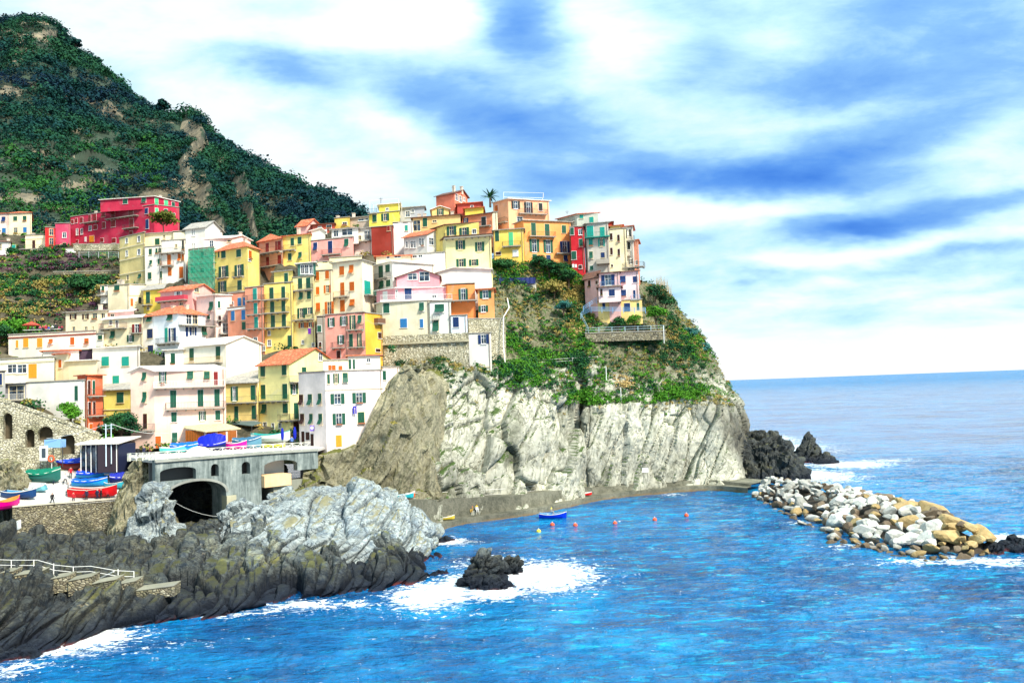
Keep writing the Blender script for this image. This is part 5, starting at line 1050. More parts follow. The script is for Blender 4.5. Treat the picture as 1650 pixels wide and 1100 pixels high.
def sea():
    m, T, b = pmat('sea_water'); geo = T.new('ShaderNodeNewGeometry'); P = geo.outputs['Position']; x, y, z = T.sep(P)
    dist = T.math('SQRT', T.math('ADD', T.math('MULTIPLY', x, x), T.math('MULTIPLY', y, y)))
    bign = T.noise(P, .020, 4, .6); midn = T.noise(T.scale(P, (.10, .16, 1)), 1.0, 5, .65)
    # colour of the body of water: deep blue, greener over the shallow harbour bottom
    deep = T.ramp(T.math('ADD', T.math('MULTIPLY', bign, .5), T.math('MULTIPLY', midn, .5)), [(.36, (.0, .034, .13)), (.50, (.0, .12, .34)), (.64, (.0, .27, .58))])
    # foam: broken white water round the rocks, world ellipses torn by noise
    fn = T.noise(T.scale(P, (.55, .95, 1)), 1.0, 9, .72, 1.2); fn2 = T.noise(P, 2.2, 4, .7)
    tot = None
    for px, py, rx, ry, am in FOAMS:
        c = at(px, py, None, 0); Yc = c.y; a = rx*Yc/FOC; e = abs(Ywater(px, py-ry)-Ywater(px, py+ry))/2; 
        u = T.math('MULTIPLY', T.math('SUBTRACT', x, c.x), 1/a); v = T.math('MULTIPLY', T.math('SUBTRACT', y, c.y), 1/max(e, .5))
        q = T.math('MULTIPLY', T.math('EXPONENT', T.math('MULTIPLY', T.math('ADD', T.math('MULTIPLY', u, u), T.math('MULTIPLY', v, v)), -.9)), am)
        tot = q if tot is None else T.math('MAXIMUM', tot, q)
    fm = T.math('ADD', tot, T.math('ADD', T.math('MULTIPLY', T.math('SUBTRACT', fn, .5), 3.0), T.math('MULTIPLY', T.math('SUBTRACT', fn2, .5), 1.2)))
    foam = T.smooth(fm, .46, .72)
    # sparse whitecaps on the open sea
    cap = T.noise(T.scale(P, (.05, .30, 1)), 1.0, 7, .70, .5)
    cp = T.math('MULTIPLY', T.math('MULTIPLY', T.smooth(cap, .67, .73), T.smooth(x, 0, 60)), T.math('SUBTRACT', 1.0, T.smooth(dist, 250, 700)))
    foam = T.math('MAXIMUM', foam, T.math('MULTIPLY', cp, .7))
    T.put(b.inputs['Roughness'], T.math('ADD', T.math('MULTIPLY', foam, .6), T.math('ADD', .04, T.math('MULTIPLY', T.smooth(dist, 150, 3000), .16))))
    b.inputs['IOR'].default_value = 1.33; T.put(b.inputs['Specular IOR Level'], T.math('SUBTRACT', .36, T.math('MULTIPLY', T.smooth(dist, 150, 700), .20)))
    # waves: three scales, fading with distance so that the far sea stays calm
    a1 = T.noise(T.scale(P, (.10, .22, 1)), 1.0, 4, .6, .4); a2 = T.noise(T.scale(P, (.55, .95, 1)), 1.0, 5, .62, .5); a3 = T.noise(T.scale(P, (2.4, 3.6, 1)), 1.0, 3, .6)
    a0 = T.math('MULTIPLY', T.noise(T.scale(P, (.018, .05, 1)), 1.0, 4, .6, .3), T.math('MULTIPLY', T.smooth(dist, 150, 900), 9.0))
    # cyan sky reflections painted into the water colour in streaks, stronger to the right
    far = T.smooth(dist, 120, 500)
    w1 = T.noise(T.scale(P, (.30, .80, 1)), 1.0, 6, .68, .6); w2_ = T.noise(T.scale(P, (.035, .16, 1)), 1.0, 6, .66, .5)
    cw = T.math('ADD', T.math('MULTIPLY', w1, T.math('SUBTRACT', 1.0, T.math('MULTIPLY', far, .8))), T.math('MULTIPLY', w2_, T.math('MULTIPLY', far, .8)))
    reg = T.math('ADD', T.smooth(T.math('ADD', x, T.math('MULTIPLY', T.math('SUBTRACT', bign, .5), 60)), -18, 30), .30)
    glint = T.math('MULTIPLY', T.smooth(cw, .51, .70), T.math('MINIMUM', reg, 1.0))
    deep = T.mix(T.math('MULTIPLY', glint, .80), deep, (.0, .52, .74))
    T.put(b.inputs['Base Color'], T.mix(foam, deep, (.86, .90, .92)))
    hgt = T.math('ADD', T.math('ADD', a0, T.math('MULTIPLY', a1, 2.2)), T.math('ADD', T.math('MULTIPLY', a2, 1.15), T.math('MULTIPLY', a3, .20)))
    bp = T.new('ShaderNodeBump'); bp.inputs['Distance'].default_value = 1.0
    T.put(bp.inputs['Strength'], 1.0)
    T.put(bp.inputs['Height'], hgt); T.put(b.inputs['Normal'], bp.outputs[0])
    # mesh: fine near, coarse far, real swell near the camera
    ys = np.concatenate([np.linspace(20, 60, 30), np.linspace(60.4, 260, 420), np.geomspace(262, 60000, 90)])
    us = np.concatenate([[-30, -4, -1.5], np.linspace(-.75, .85, 420), [1.5, 4, 30]])
    X = ys[:, None]*us[None]; Y = np.repeat(ys[:, None], len(us), 1); V = np.stack([X, Y, X*0], -1).reshape(-1, 3)
    A = np.clip(1-(V[:, 1]-120)/130, 0, 1)
    V[:, 2] = A*(.16*fbm(np.stack([V[:, 0]*.12, V[:, 1]*.22, V[:, 0]*0], 1), 4)+.10*ridge(np.stack([V[:, 0]*.35, V[:, 1]*.6, V[:, 0]*0+3], 1), 3))
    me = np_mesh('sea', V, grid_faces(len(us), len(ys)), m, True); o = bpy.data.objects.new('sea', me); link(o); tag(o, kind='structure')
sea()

# ---------------------------------------------------------------- arched masonry
def arched_wall(name, F, top, bot, ops, mat, back, depth=1.2, step=.18):
    """wall on face F; top(u), bot(u) heights; ops = (u0,u1,zbottom,zspring,zcrown)"""
    mb = MB(); us = set(np.linspace(0, F.L, int(F.L/step)+1))
    for o in ops: us |= set(np.linspace(o[0], o[1], 15))
    us = sorted(us)
    def span(u):
        for u0, u1, zb, zs, zc in ops:
            if u0 < u < u1:
                t = (u-u0)/(u1-u0)*2-1; return zb, zs+(zc-zs)*math.sqrt(max(0, 1-t*t))
    for a, b in zip(us, us[1:]):
        if b-a < 1e-6: continue
        sp = span((a+b)/2)
        if sp is None: mb.quad(F.P(a, bot(a)), F.P(b, bot(b)), F.P(b, top(b)), F.P(a, top(a)))
        else:
            ea = span(a+1e-5*(1 if span(a+1e-5) else 0)) or sp; eb = span(b-1e-5) or sp
            mb.quad(F.P(a, ea[1]), F.P(b, eb[1]), F.P(b, top(b)), F.P(a, top(a)))
            if sp[0] > bot(a)+.05: mb.quad(F.P(a, bot(a)), F.P(b, bot(b)), F.P(b, sp[0]), F.P(a, sp[0])); mb.quad(F.P(a, sp[0]), F.P(b, sp[0]), F.P(b, sp[0], -depth), F.P(a, sp[0], -depth))
            mb.quad(F.P(a, ea[1]), F.P(a, ea[1], -depth), F.P(b, eb[1], -depth), F.P(b, eb[1]))
        mb.quad(F.P(a, top(a)), F.P(b, top(b)), F.P(b, top(b), -depth), F.P(a, top(a), -depth))
    for u0, u1, zb, zs, zc in ops:
        for u in (u0, u1): mb.quad(F.P(u, max(zb, bot(u))), F.P(u, zs), F.P(u, zs, -depth), F.P(u, max(zb, bot(u)), -depth))
    u0, u1 = 0, F.L
    mb.quad(F.P(0, bot(0)), F.P(0, top(0)), F.P(0, top(0), -depth), F.P(0, bot(0), -depth)); mb.quad(F.P(u1, bot(u1)), F.P(u1, top(u1)), F.P(u1, top(u1), -depth), F.P(u1, bot(u1), -depth))
    return mb
def fl(F, z, x, y): return F.hit(*cv(z, x, y))
# bridge with windows over the gully
bA, bB = at(*cv('k', 250, 300), 110), at(*cv('k', 1560, 225), 126)
BF = Face((bA.x, bA.y), (bB.x, bB.y))
tp = [fl(BF, 'k', 250, 308), fl(BF, 'k', 1130, 240), fl(BF, 'k', 1555, 215)]
DECK = tp[1][1]
def bop(x0, x1, yb, ys, yc):
    a = fl(BF, 'k', x0, ys); b = fl(BF, 'k', x1, ys); return (a[0], b[0], fl(BF, 'k', (x0+x1)/2, yb)[1], (a[1]+b[1])/2, fl(BF, 'k', (x0+x1)/2, yc)[1])
br = thing('arched_bridge', (BF.P(BF.L/2, 2.0)), 'grey stained concrete bridge with one big arch over the rocky gully', 'bridge')
topf = lambda u: np.interp(u, [p[0] for p in tp], [p[1] for p in tp])
ops = [bop(335, 822, 900, 585, 474), bop(288, 580, 470, 395, 362), bop(700, 762, 436, 365, 335), bop(948, 1015, 418, 345, 318)]
# the big arch lies below the window openings: two walls stacked
zsplit = fl(BF, 'k', 580, 471)[1]; bigA = ops[0]; 
lowtop = lambda u: zsplit
uR = fl(BF, 'k', 1105, 400)[0]
lowbot = lambda u: 0.5 if u < bigA[0] else (fl(BF, 'k', 900, 640)[1])
mb = arched_wall('w', BF, lambda u: zsplit, lambda u: 1.0, [bigA], GREY_RENDER, None, 5.0); low_mesh = mb
L2 = Face((bA.x, bA.y), (bB.x, bB.y)); 
F_up = Face((bA.x, bA.y), (bB.x, bB.y))
w4 = bop(1128, 1395, 462, 345, 305)
up = arched_wall('w', F_up, topf, lambda u: zsplit+.0, ops[1:]+[w4], GREY_RENDER, None, 1.2)
lowF = Face((bA.x, bA.y), tuple(BF.P(uR, 0))[:2])
low = arched_wall('w', lowF, lambda u: zsplit, lambda u: -.5 if u < bigA[0] or u > bigA[1]+.0 else -.5, [bigA], GREY_RENDER, None, 5.0)
low.build('arch_wall', GREY_RENDER, br); up.build('upper_wall', GREY_RENDER, br)
mb = MB()       # arch ring
n = 24
for i in range(n):
    t0, t1 = math.pi*i/n, math.pi*(i+1)/n; um = (bigA[0]+bigA[1])/2; hw = (bigA[1]-bigA[0])/2; hh = bigA[4]-bigA[3]
    q = lambda t, k: BF.P(um-math.cos(t)*(hw+k), bigA[3]+math.sin(t)*(hh+k), .05)
    mb.quad(q(t0, 0), q(t1, 0), q(t1, .35), q(t0, .35)); mb.quad(q(t0, 0), q(t0, 0)-BF.n*.3, q(t1, 0)-BF.n*.3, q(t1, 0))
mb.build('arch_ring', wallmat((.27, .28, .25), .9), br)
mb = MB(); BF.box(mb, -.1, topf(0)-.25, 0, topf(0), .0, .2)
for a, b in zip(tp, tp[1:]):
    mb.loft([[BF.P(p[0], p[1]-.30, .003), BF.P(p[0], p[1]-.30, .28), BF.P(p[0], p[1]+.02, .28), BF.P(p[0], p[1]+.02, .003)] for p in (a, b)])
mb.build('string_course', wallmat((.30, .31, .27), .9), br)
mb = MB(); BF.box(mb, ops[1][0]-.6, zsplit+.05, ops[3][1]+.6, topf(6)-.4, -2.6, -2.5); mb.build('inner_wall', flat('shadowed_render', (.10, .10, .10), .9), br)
mb = MB(); u0 = w4[0]; BF.box(mb, u0+1.0, w4[2]-.2, w4[1]-.4, w4[4]+.3, -4.0, -3.5); mb.build('white_room', WHITE, br)
a = fl(BF, 'k', 1108, 460); b = fl(BF, 'k', 1325, 500)
mb = MB(); BF.box(mb, a[0], b[1], b[0], a[1]+.5, -2.5, .9); mb.build('loading_ledge', wallmat((.72, .50, .28), .6), br)
a = fl(BF, 'k', 1195, 500); b = fl(BF, 'k', 1325, 740)
mb = MB(); BF.box(mb, a[0], b[1]-2, b[0], a[1]+.3, -3.5, .3); BF.box(mb, b[0]+.003, b[1]-2, b[0]+5.0, a[1]+.25, -3.0, -.4); mb.build('pier', wallmat((.28, .29, .24), 1.0), br)
a = fl(BF, 'k', 820, 590); b = fl(BF, 'k', 900, 690)
mb = MB(); BF.box(mb, a[0]+.02, b[1]-1, b[0], a[1]-.05, -1.5, .25); mb.build('pier', wallmat((.42, .40, .28), .9), br)
# street deck and piazza
def plane_poly(name, pts, mat, kind='structure', t=.35):
    mb = MB(); slab(mb, pts, t); ORG[0] = Vector((0, 0, 0)); return tag(mb.build(name, mat), kind=kind)
fr_ = [BF.P(u, 0, 0) for u in (0, tp[1][0], BF.L)]
deckpts = [Vector((p.x, p.y, z-.03)) for p, z in zip(fr_, (tp[0][1], tp[1][1], tp[2][1]))]+[Vector((at(560, 700, 142).x, 142, DECK-.03)), Vector((at(200, 700, 142).x, 142, DECK-.03)), Vector((at(205, 720, 129).x, 129, DECK-.1)), Vector((at(212, 720, 118).x, 118, tp[0][1]-.1))]
plane_poly('street', deckpts, COBBLE)
PZ = [[(-60, 832, 110), (26, 818, 113), (120, 812, 116), (219, 803, 119.5)], [(-60, 805, 114.5), (26, 795, 117), (120, 790, 120), (205, 782, 122)], [(-60, 780, 119), (26, 772, 121), (110, 768, 124), (200, 762, 126)], [(-60, 762, 124), (30, 752, 126), (110, 748, 128), (200, 744, 130)]]
o, PZV, _ = sheet('harbour_slipway', PZ, 60, 40, lambda P, N: 0.03*fbm(P*.8, 3), COBBLE, True); tag(o, kind='structure')
PZf = PZV.reshape(-1, 3)
def ground(x, y):
    i = np.argmin((PZf[:, 0]-x)**2+(PZf[:, 1]-y)**2); return float(PZf[i, 2])
def on_slip(px, py):
    """point of the slipway seen at a pixel"""
    d = ray(px, py); best = None
    X, Y = project(PZf); i = int(np.argmin((X-px)**2+(Y-py)**2)); return Vector(PZf[i])
# slipway front wall
F = Face(tuple(at(20, 818, 112.7))[:2], tuple(at(221, 803, 119.7))[:2]); zt0 = at(26, 818, 113).z; zt1 = at(219, 803, 119.5).z
r_ = thing('harbour_wall', F.P(F.L/2, 3), 'rough stone retaining wall below the boats on the slipway', 'wall')
mb = arched_wall('w', F, lambda u: zt0+(zt1-zt0)*u/F.L+.12, lambda u: 1.0, [], DARK_ST, None, 1.0); mb.build('masonry', DARK_ST, r_)
mb = MB(); mb.loft([[F.P(u, z+.13, .12), F.P(u, z+.13, -.5), F.P(u, z+.32, -.5), F.P(u, z+.32, .12)] for u, z in ((0, zt0), (F.L, zt1))]); mb.build('coping', wallmat((.60, .56, .45), .5), r_)
F2 = Face(tuple(at(221, 803, 119.7))[:2], tuple(at(212, 770, 129))[:2]); mb = arched_wall('w', F2, lambda u: zt1+.1+u*.2, lambda u: 1.0, [], DARK_ST, None, .8); mb.build('masonry', DARK_ST, r_)
# ramp wall with arches
A_ = at(-60, 640, 121.5); B_ = at(160, 703, 127.5); RF = Face((A_.x, A_.y), (B_.x, B_.y))
r_ = thing('ramp_wall', RF.P(RF.L/2, 8), 'sloping pale stone viaduct with small arches above the slipway', 'wall')
ta, tb = fl(RF, 'x', -60, 625), fl(RF, 'x', 158, 702)
def rop(x0, x1, yb, ys, yc):
    a = fl(RF, 'f', x0, ys); b = fl(RF, 'f', x1, ys); return (a[0], b[0], fl(RF, 'f', (x0+x1)/2, yb)[1], (a[1]+b[1])/2, fl(RF, 'f', (x0+x1)/2, yc)[1])
rops = [rop(22, 88, 1000, 860, 815), rop(178, 245, 1060, 965, 930), rop(268, 375, 1010, 960, 910), rop(428, 530, 1110, 1005, 965)]
mb = arched_wall('w', RF, lambda u: np.interp(u, [0, RF.L], [ta[1], tb[1]]), lambda u: 7.0, rops, PALE_ST, None, 1.6); mb.build('masonry', PALE_ST, r_)
mb = MB(); mb.loft([[RF.P(u, z+.02, .1), RF.P(u, z+.02, -.4), RF.P(u, z+.55, -.4), RF.P(u, z+.55, .1)] for u, z in ((0, ta[1]), (RF.L, tb[1]))]); mb.build('parapet', PALE_ST, r_)
mb = MB(); mb.quad(RF.P(0, 7, -1.7), RF.P(RF.L, 7, -1.7), RF.P(RF.L, tb[1]-.1, -1.7), RF.P(0, ta[1]-.1, -1.7)); mb.build('niche_back', flat('dark_niche_stone', (.10, .08, .05), .9, .5, 1.5), r_)  # dark brown sheet closing the arch niches from behind
mb = MB(); mb.quad(RF.P(0, ta[1]-.01, -.4), RF.P(RF.L, tb[1]-.01, -.4), RF.P(RF.L, tb[1]-.01, -4.5), RF.P(0, ta[1]-.01, -4.5)); mb.build('walkway', COBBLE, r_)
# rampart under the castle house
q = [at(*cv('i', 62, 592), 160), at(*cv('i', 75, 592), 157), at(*cv('i', 655, 592), 154.6)]
FA, FB_ = Face(tuple(q[0])[:2], tuple(q[1])[:2]), Face(tuple(q[1])[:2], tuple(q[2])[:2])
r_ = thing('rampart', Vector((q[1].x+5, 157, 24)), 'pale rubble stone rampart with a moulded ledge under the grey cream house', 'wall')
zt = fl(FB_, 'i', 300, 590)[1]; zl = fl(FB_, 'i', 300, 645)[1]
for F, nm in ((FB_, 'masonry'), (FA, 'masonry')):
    mb = MB(); n = 24; rr = []
    for i in range(n+1):
        t = i/n; z = zt+(20-zt)*t; rr.append([F.P(F.L*j/40, z, .25+.25*t+.12*math.sin(j*1.7+i*.9)*(1 if 0 < i < n else 0)) for j in range(41)])
    mb.loft(rr, close=False); mb.build(nm, PALE_ST, r_)
mb = MB(); FB_.box(mb, -.3, zl-.18, FB_.L+.1, zl+.18, .2, .75); mb.build('ledge', wallmat((.42, .38, .26), .7), r_)
def retwall(name, label, z, x0, x1, yt, yb, Y0, Y1, mat, dep=1.0, cop=None):
    a = at(*cv(z, x0, yt), Y0); b = at(*cv(z, x1, yt), Y1); F = Face((a.x, a.y), (b.x, b.y)); zt = (a.z+b.z)/2; zb = fl(F, z, (x0+x1)/2, yb)[1]
    t = thing(name, F.P(F.L/2, zb, -.3), label, 'wall'); mb = MB(); F.box(mb, 0, zb, F.L, zt, -dep, 0); mb.build('masonry', mat, t)
    mb = MB(); F.box(mb, -.1, zt+.001, F.L+.1, zt+.15, -dep-.05, .1); mb.build('coping', cop or CONC, t); return F, zt
retwall('retaining_wall', 'tall mossy stone retaining wall right of the white tower', 'i', 655, 905, 480, 900, 157.5, 160, PALE_ST, 3)
retwall('retaining_wall', 'rendered terrace wall below the dark blue tarpaulin strip', 'e', 15, 325, 742, 860, 178.5, 179.5, wallmat((.42, .40, .32), .9), 2)
FT, zT = retwall('retaining_wall', 'stone garden wall below the railed terrace of the pink villa', 'r', 640, 1150, 530, 585, 171.5, 172.5, DARK_ST, 3)
retwall('garden_wall', 'low grey concrete wall with wire netting on the green slope', 'r', 905, 1110, 868, 925, 168.5, 171, wallmat((.34, .33, .26), .9), .5)
retwall('garden_wall', 'long thin terrace wall across the garden slope under the palace', 'a', 380, 840, 648, 668, 203, 205, DARK_ST, .5)
retwall('garden_wall', 'white wall in front of the red and magenta houses', 'a', 215, 385, 498, 545, 227, 229, WHITE, .4)
retwall('garden_wall', 'short white wall piece under the magenta house', 'a', 465, 535, 488, 515, 226.5, 227, WHITE, .4)
retwall('garden_wall', 'curved stone footing wall under the long crimson palace', 'a', 520, 845, 455, 500, 222, 224, PALE_ST, 1.0)
# quay
QW = [(672, 868), (735, 848), (800, 838), (860, 829), (905, 820), (980, 804), (1060, 796), (1140, 790), (1205, 794)]
QT = [803, 802, 799, 795, 789, 783, 778, 774, 776]
prof = []
for i, ((a, b), yt) in enumerate(zip(QW, QT)):
    w = at(a, b, None, 0); nx = QW[min(i+1, len(QW)-1)]; pv = QW[max(i-1, 0)]; d = at(*nx, None, 0)-at(*pv, None, 0); d.z = 0; d.normalize(); nr = Vector((-d.y, d.x, 0))
    zt = max(1.9, at(a, yt, w.y+2.0).z) if i < 8 else 1.5
    zm = 1.0; pf = [(0, -2.5), (0, .95), (.02, zm), (1.5, zm+.08), (1.55, zm+.1), (1.7, zt), (4.2, zt+.02), (9, zt+.05)]
    prof.append([Vector((w.x, w.y, 0))+nr*u+Vector((0, 0, z)) for u, z in pf])
prof = np.array([[tuple(p) for p in r] for r in prof]); prof = catmull(prof, 90)
mb = MB(); mb.loft([[Vector(p) for p in r] for r in prof], close=False)
QUAYM = rockmat('quay_concrete', [(.06, .06, .04), (.14, .14, .10), (.24, .23, .17), (.17, .17, .12)], .6, (1, 1, .6), wet=(.5, 1.1, (.20, .13, .06), (.03, .04, .03)), crack=.25, bump=.5)
ORG[0] = Vector((0, 0, 0)); tag(mb.build('quay', QUAYM), kind='structure')
QR = thing('quay_railing', Vector(prof[20][5]), 'thin pale railing along the quay under the cliff', 'railing')
mb = MB(); rail(mb, [Vector(p[6])-Vector((0, 0, 0)) for p in prof[4:46:3]], .95, 1.6, .022); mb.build('bars', WHITE, QR)

# ---------------------------------------------------------------- breakwater boulders
LR = {}
def bouldermat(name, cols, moss=None):
    return rockmat(name, cols, .5, (1, 1, 1), crack=.15, bump=.5, moss=moss, wet=(.5, 1.5, (.10, .07, .04), (.06, .02, .02)))
BM = [bouldermat('white_boulder_rock', [(.30, .30, .26), (.55, .55, .50), (.72, .71, .66)]), bouldermat('ochre_boulder_rock', [(.20, .13, .05), (.40, .28, .12), (.56, .45, .24)]),
      bouldermat('brown_boulder_rock', [(.06, .045, .03), (.16, .12, .08), (.26, .20, .13)]), bouldermat('grey_boulder_rock', [(.22, .23, .21), (.38, .38, .34), (.52, .50, .44)])]
BL = ['white boulder heaped on the breakwater', 'golden brown boulder heaped on the breakwater', 'dark brown boulder heaped on the breakwater', 'grey boulder heaped on the breakwater']
import bmesh
def boulder_mesh(seed, mat):
    g = np.random.default_rng(seed); bm = bmesh.new(); bmesh.ops.create_icosphere(bm, subdivisions=3, radius=1)
    V = np.array([v.co[:] for v in bm.verts]); nrm = g.normal(size=(8, 3)); nrm /= np.linalg.norm(nrm, axis=1, keepdims=True); dd = g.uniform(.38, .75, 8)
    dt = V@nrm.T; r = np.where(dt > .05, dd/np.maximum(dt, .05), 9).min(1); r = np.minimum(r, 1.05)
    V = V*r[:, None]*np.array([1, g.uniform(.65, .95), g.uniform(.5, .8)]); V += V*(.05*fbm(V*2.5+seed, 3))[:, None]
    for v, c in zip(bm.verts, V): v.co = c
    me = bpy.data.meshes.new('boulder'); bm.to_mesh(me); bm.free(); me.materials.append(mat); return me
BMESH = [[boulder_mesh(100+10*k+i, BM[k]) for i in range(6)] for k in range(4)]
fe = [(1213, 800), (1262, 828), (1335, 862), (1345, 876), (1420, 890), (1490, 903), (1560, 898), (1606, 888)]
ce = [(1240, 768, 3.2), (1292, 774, 3.2), (1350, 783, 3.3), (1395, 793, 3.4), (1440, 803, 3.4), (1500, 818, 3.4), (1555, 842, 3.2), (1598, 862, 1.8)]
FEp = np.array([tuple(at(a, b, None, 0)) for a, b in fe]); CEp = np.array([tuple(at(a, b, None, z)) for a, b, z in ce])
FE = catmull(FEp, 100); CE = catmull(CEp, 100); BE = CE+(CE-FE)*.9; BE[:, 2] = -1
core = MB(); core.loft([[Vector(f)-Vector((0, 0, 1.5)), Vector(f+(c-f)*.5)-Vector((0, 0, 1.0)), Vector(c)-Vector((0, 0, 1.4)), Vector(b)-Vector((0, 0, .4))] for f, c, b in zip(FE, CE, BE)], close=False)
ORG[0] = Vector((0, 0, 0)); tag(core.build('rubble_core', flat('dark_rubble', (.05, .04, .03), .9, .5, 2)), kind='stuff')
g = np.random.default_rng(12); placed = []
def put_boulder(p, s, k):
    me = BMESH[k][g.integers(6)]; o = bpy.data.objects.new('boulder', me); link(o); o.location = p; o.scale = (s*g.uniform(.9, 1.25), s*g.uniform(.85, 1.1), s*g.uniform(.85, 1.15)); o.rotation_euler = (g.uniform(-.5, .5), g.uniform(-.5, .5), g.uniform(0, 6.28))
    return o
tries = 0
while len(placed) < 298 and tries < 16000:
    tries += 1
    s_ = g.uniform(0, 1); t = g.uniform(-.02, 1.12); i = min(int(s_*99), 98)
    if t <= 1: P = FE[i]+(CE[i]-FE[i])*t; z = CE[i][2]*min(1, t*1.25)
    else: P = CE[i]+(BE[i]-CE[i])*(t-1); z = CE[i][2]*(1-(t-1)*.9)
    sz = g.choice([.62, .9, 1.25, 1.7], p=[.30, .32, .25, .13])*(1.0+.15*(s_ > .5)+.3*(.5 < s_ < .75 and t > .2))
    if t < .12: sz *= .8
    p3 = np.array([P[0], P[1], z-.25*sz])
    if any(np.linalg.norm((p3-q)*np.array([1, 1, .8])) < .56*(sz+r) for q, r in placed): continue
    placed.append((p3, sz))
    u = g.uniform()
    if s_ < .42: k = 0 if u < .30+.18*(t > .25) else (1 if u < .72 and t < .35 else (3 if u < .80 else 2))
    elif s_ < .72: k = 3 if u < .25 else (0 if u < .42 else (2 if u < .8 else 1))
    else: k = 1 if (u < .62 and t < .8) or u < .3 else (0 if u < .72 and .2 < t < .8 else 2)
    if .50 < s_ < .74 and .18 < t < .85 and u < .7: k = 0
    o = put_boulder(p3, sz, k); tag(o, BL[k], 'boulder', 'boulders of the breakwater')
# ---------------------------------------------------------------- vegetation
LG = leafmat('bright_green_leaves', [(.010, .05, .010), (.04, .15, .012), (.09, .26, .02), (.02, .09, .03)], .35)
LD = leafmat('dark_green_leaves', [(.004, .022, .012), (.010, .06, .025), (.03, .11, .03), (.008, .04, .04)], .35)
LO = leafmat('olive_dry_leaves', [(.08, .09, .02), (.22, .20, .05), (.36, .26, .08), (.12, .13, .03)], .35)
LB = leafmat('blue_green_leaves', [(.01, .06, .06), (.03, .14, .12), (.10, .26, .22), (.02, .09, .10)], .5)
STRAW = leafmat('dry_reed_leaves', [(.35, .24, .08), (.55, .40, .16), (.68, .54, .28)], .6)
BARK = flat('bark', (.09, .06, .04), .9, .4, 4)
def scatter(name, P3, N3, pats, n, rr, leafn, lsz, mat, seed, base=0.0, cond=None):
    px, py = project(P3); w = np.full(len(P3), base)
    for cx, cy, rx, ry, am in pats: w = np.maximum(w, am*np.exp(-(((px-cx)/rx)**2+((py-cy)/ry)**2)*1.2))
    w = w*np.clip(.5+1.4*fbm(P3*.22+seed, 4), 0, 1.5)
    if cond is not None: w = w*cond
    g = np.random.default_rng(seed); s = w.sum()
    if s <= 0: return
    idx = g.choice(len(P3), n, p=w/s); r = g.uniform(rr[0], rr[1], n)
    C = P3[idx]+g.normal(0, .25, (n, 3))*[1, 1, .3]+np.stack([r*0, r*0, r*.25], 1)
    o = leafobj(name, C, np.stack([r, r, r*.8], 1), leafn, np.full(n, lsz), mat, seed); return tag(o, kind='stuff')
Hf = HV.reshape(-1, 3); nzc = (Hf[:, 2] > 9)*(Hf[:, 1] < 206)
keep = np.zeros(len(Hf), bool); keep[::3] = True; Hs = Hf[keep & (nzc > 0)]
GP = [(845, 592, 45, 14, 1), (890, 575, 70, 16, 1), (830, 560, 26, 28, .9), (960, 600, 40, 22, .7), (1000, 580, 60, 22, .6), (960, 640, 60, 12, .8), (1090, 632, 55, 16, 1.3), (880, 615, 60, 12, .6), (1025, 605, 26, 10, .8), (815, 438, 30, 16, .9), (905, 450, 40, 28, .8), (1120, 560, 30, 30, .5), (870, 400, 200, 20, 0.3)]
scatter('undergrowth', Hs, None, GP+[(930, 560, 90, 50, .3)], 2700, (.35, 1.05), 34, .16, LG, 41)
scatter('undergrowth', Hs, None, [(a, b+4, c*1.2, d*1.3, e) for a, b, c, d, e in GP]+[(1095, 530, 30, 40, .5), (950, 470, 30, 60, .6), (1050, 570, 90, 30, .8), (880, 500, 60, 60, .5), (1000, 555, 70, 16, .8), (690, 575, 60, 24, .7)], 2800, (.4, 1.1), 34, .17, LD, 42, .03, (Hs[:, 2] > 20))
scatter('undergrowth', Hs, None, [(870, 480, 60, 60, 1), (930, 500, 30, 60, 1), (1000, 560, 120, 60, .7), (1110, 560, 50, 60, .8), (720, 570, 80, 30, .8), (1160, 640, 20, 60, .6), (590, 650, 40, 50, .9), (560, 720, 50, 40, .9), (1100, 655, 60, 12, .6), (620, 700, 40, 60, .4)], 2200, (.3, .8), 30, .15, LO, 43, .04, (Hs[:, 2] > 16))
scatter('dry_grass', Hs, None, [(1005, 620, 14, 10, 1), (965, 640, 8, 8, .4), (850, 540, 12, 12, .5), (930, 535, 10, 6, .5)], 120, (.3, .7), 60, .14, STRAW, 44)
VV = np.stack(np.meshgrid(HX, HY), -1).reshape(-1, 2); VH = np.concatenate([VV, HZ.reshape(-1, 1)], 1)
vpx, vpy = project(VH)
ins = np.zeros(len(VH), bool)
for q, zb in FOOT: ins |= in_quad(VH[:, 0], VH[:, 1], q, 1.2)
okh = (~ins) & (vpx > -60) & (vpx < 640) & (VH[:, 1] > 128); VO = VH[okh]
op = [(95, 470, 130, 60, 1), (100, 415, 90, 20, .6), (60, 520, 90, 30, .5)]
scatter('hillside_scrub', VO, None, op, 2600, (.5, 1.4), 34, .24, LD, 51, .10)
scatter('hillside_scrub', VO, None, [(60, 470, 120, 24, 1), (60, 500, 120, 40, .5), (90, 450, 100, 16, .5)], 1900, (.4, 1.2), 34, .22, LO, 52, .06)
scatter('hillside_scrub', VO, None, [(60, 440, 100, 50, .7), (25, 540, 50, 26, .9), (150, 430, 40, 30, .5)], 800, (.5, 1.3), 34, .22, LG, 53, .05)
scatter('hillside_scrub', VO, None, [(110, 432, 70, 14, 1), (140, 505, 60, 16, .8), (60, 420, 60, 16, .6)], 900, (.5, 1.1), 34, .2, leafmat('purple_brown_twigs', [(.05, .02, .05), (.12, .05, .09), (.09, .06, .06)], .4), 54, .0)
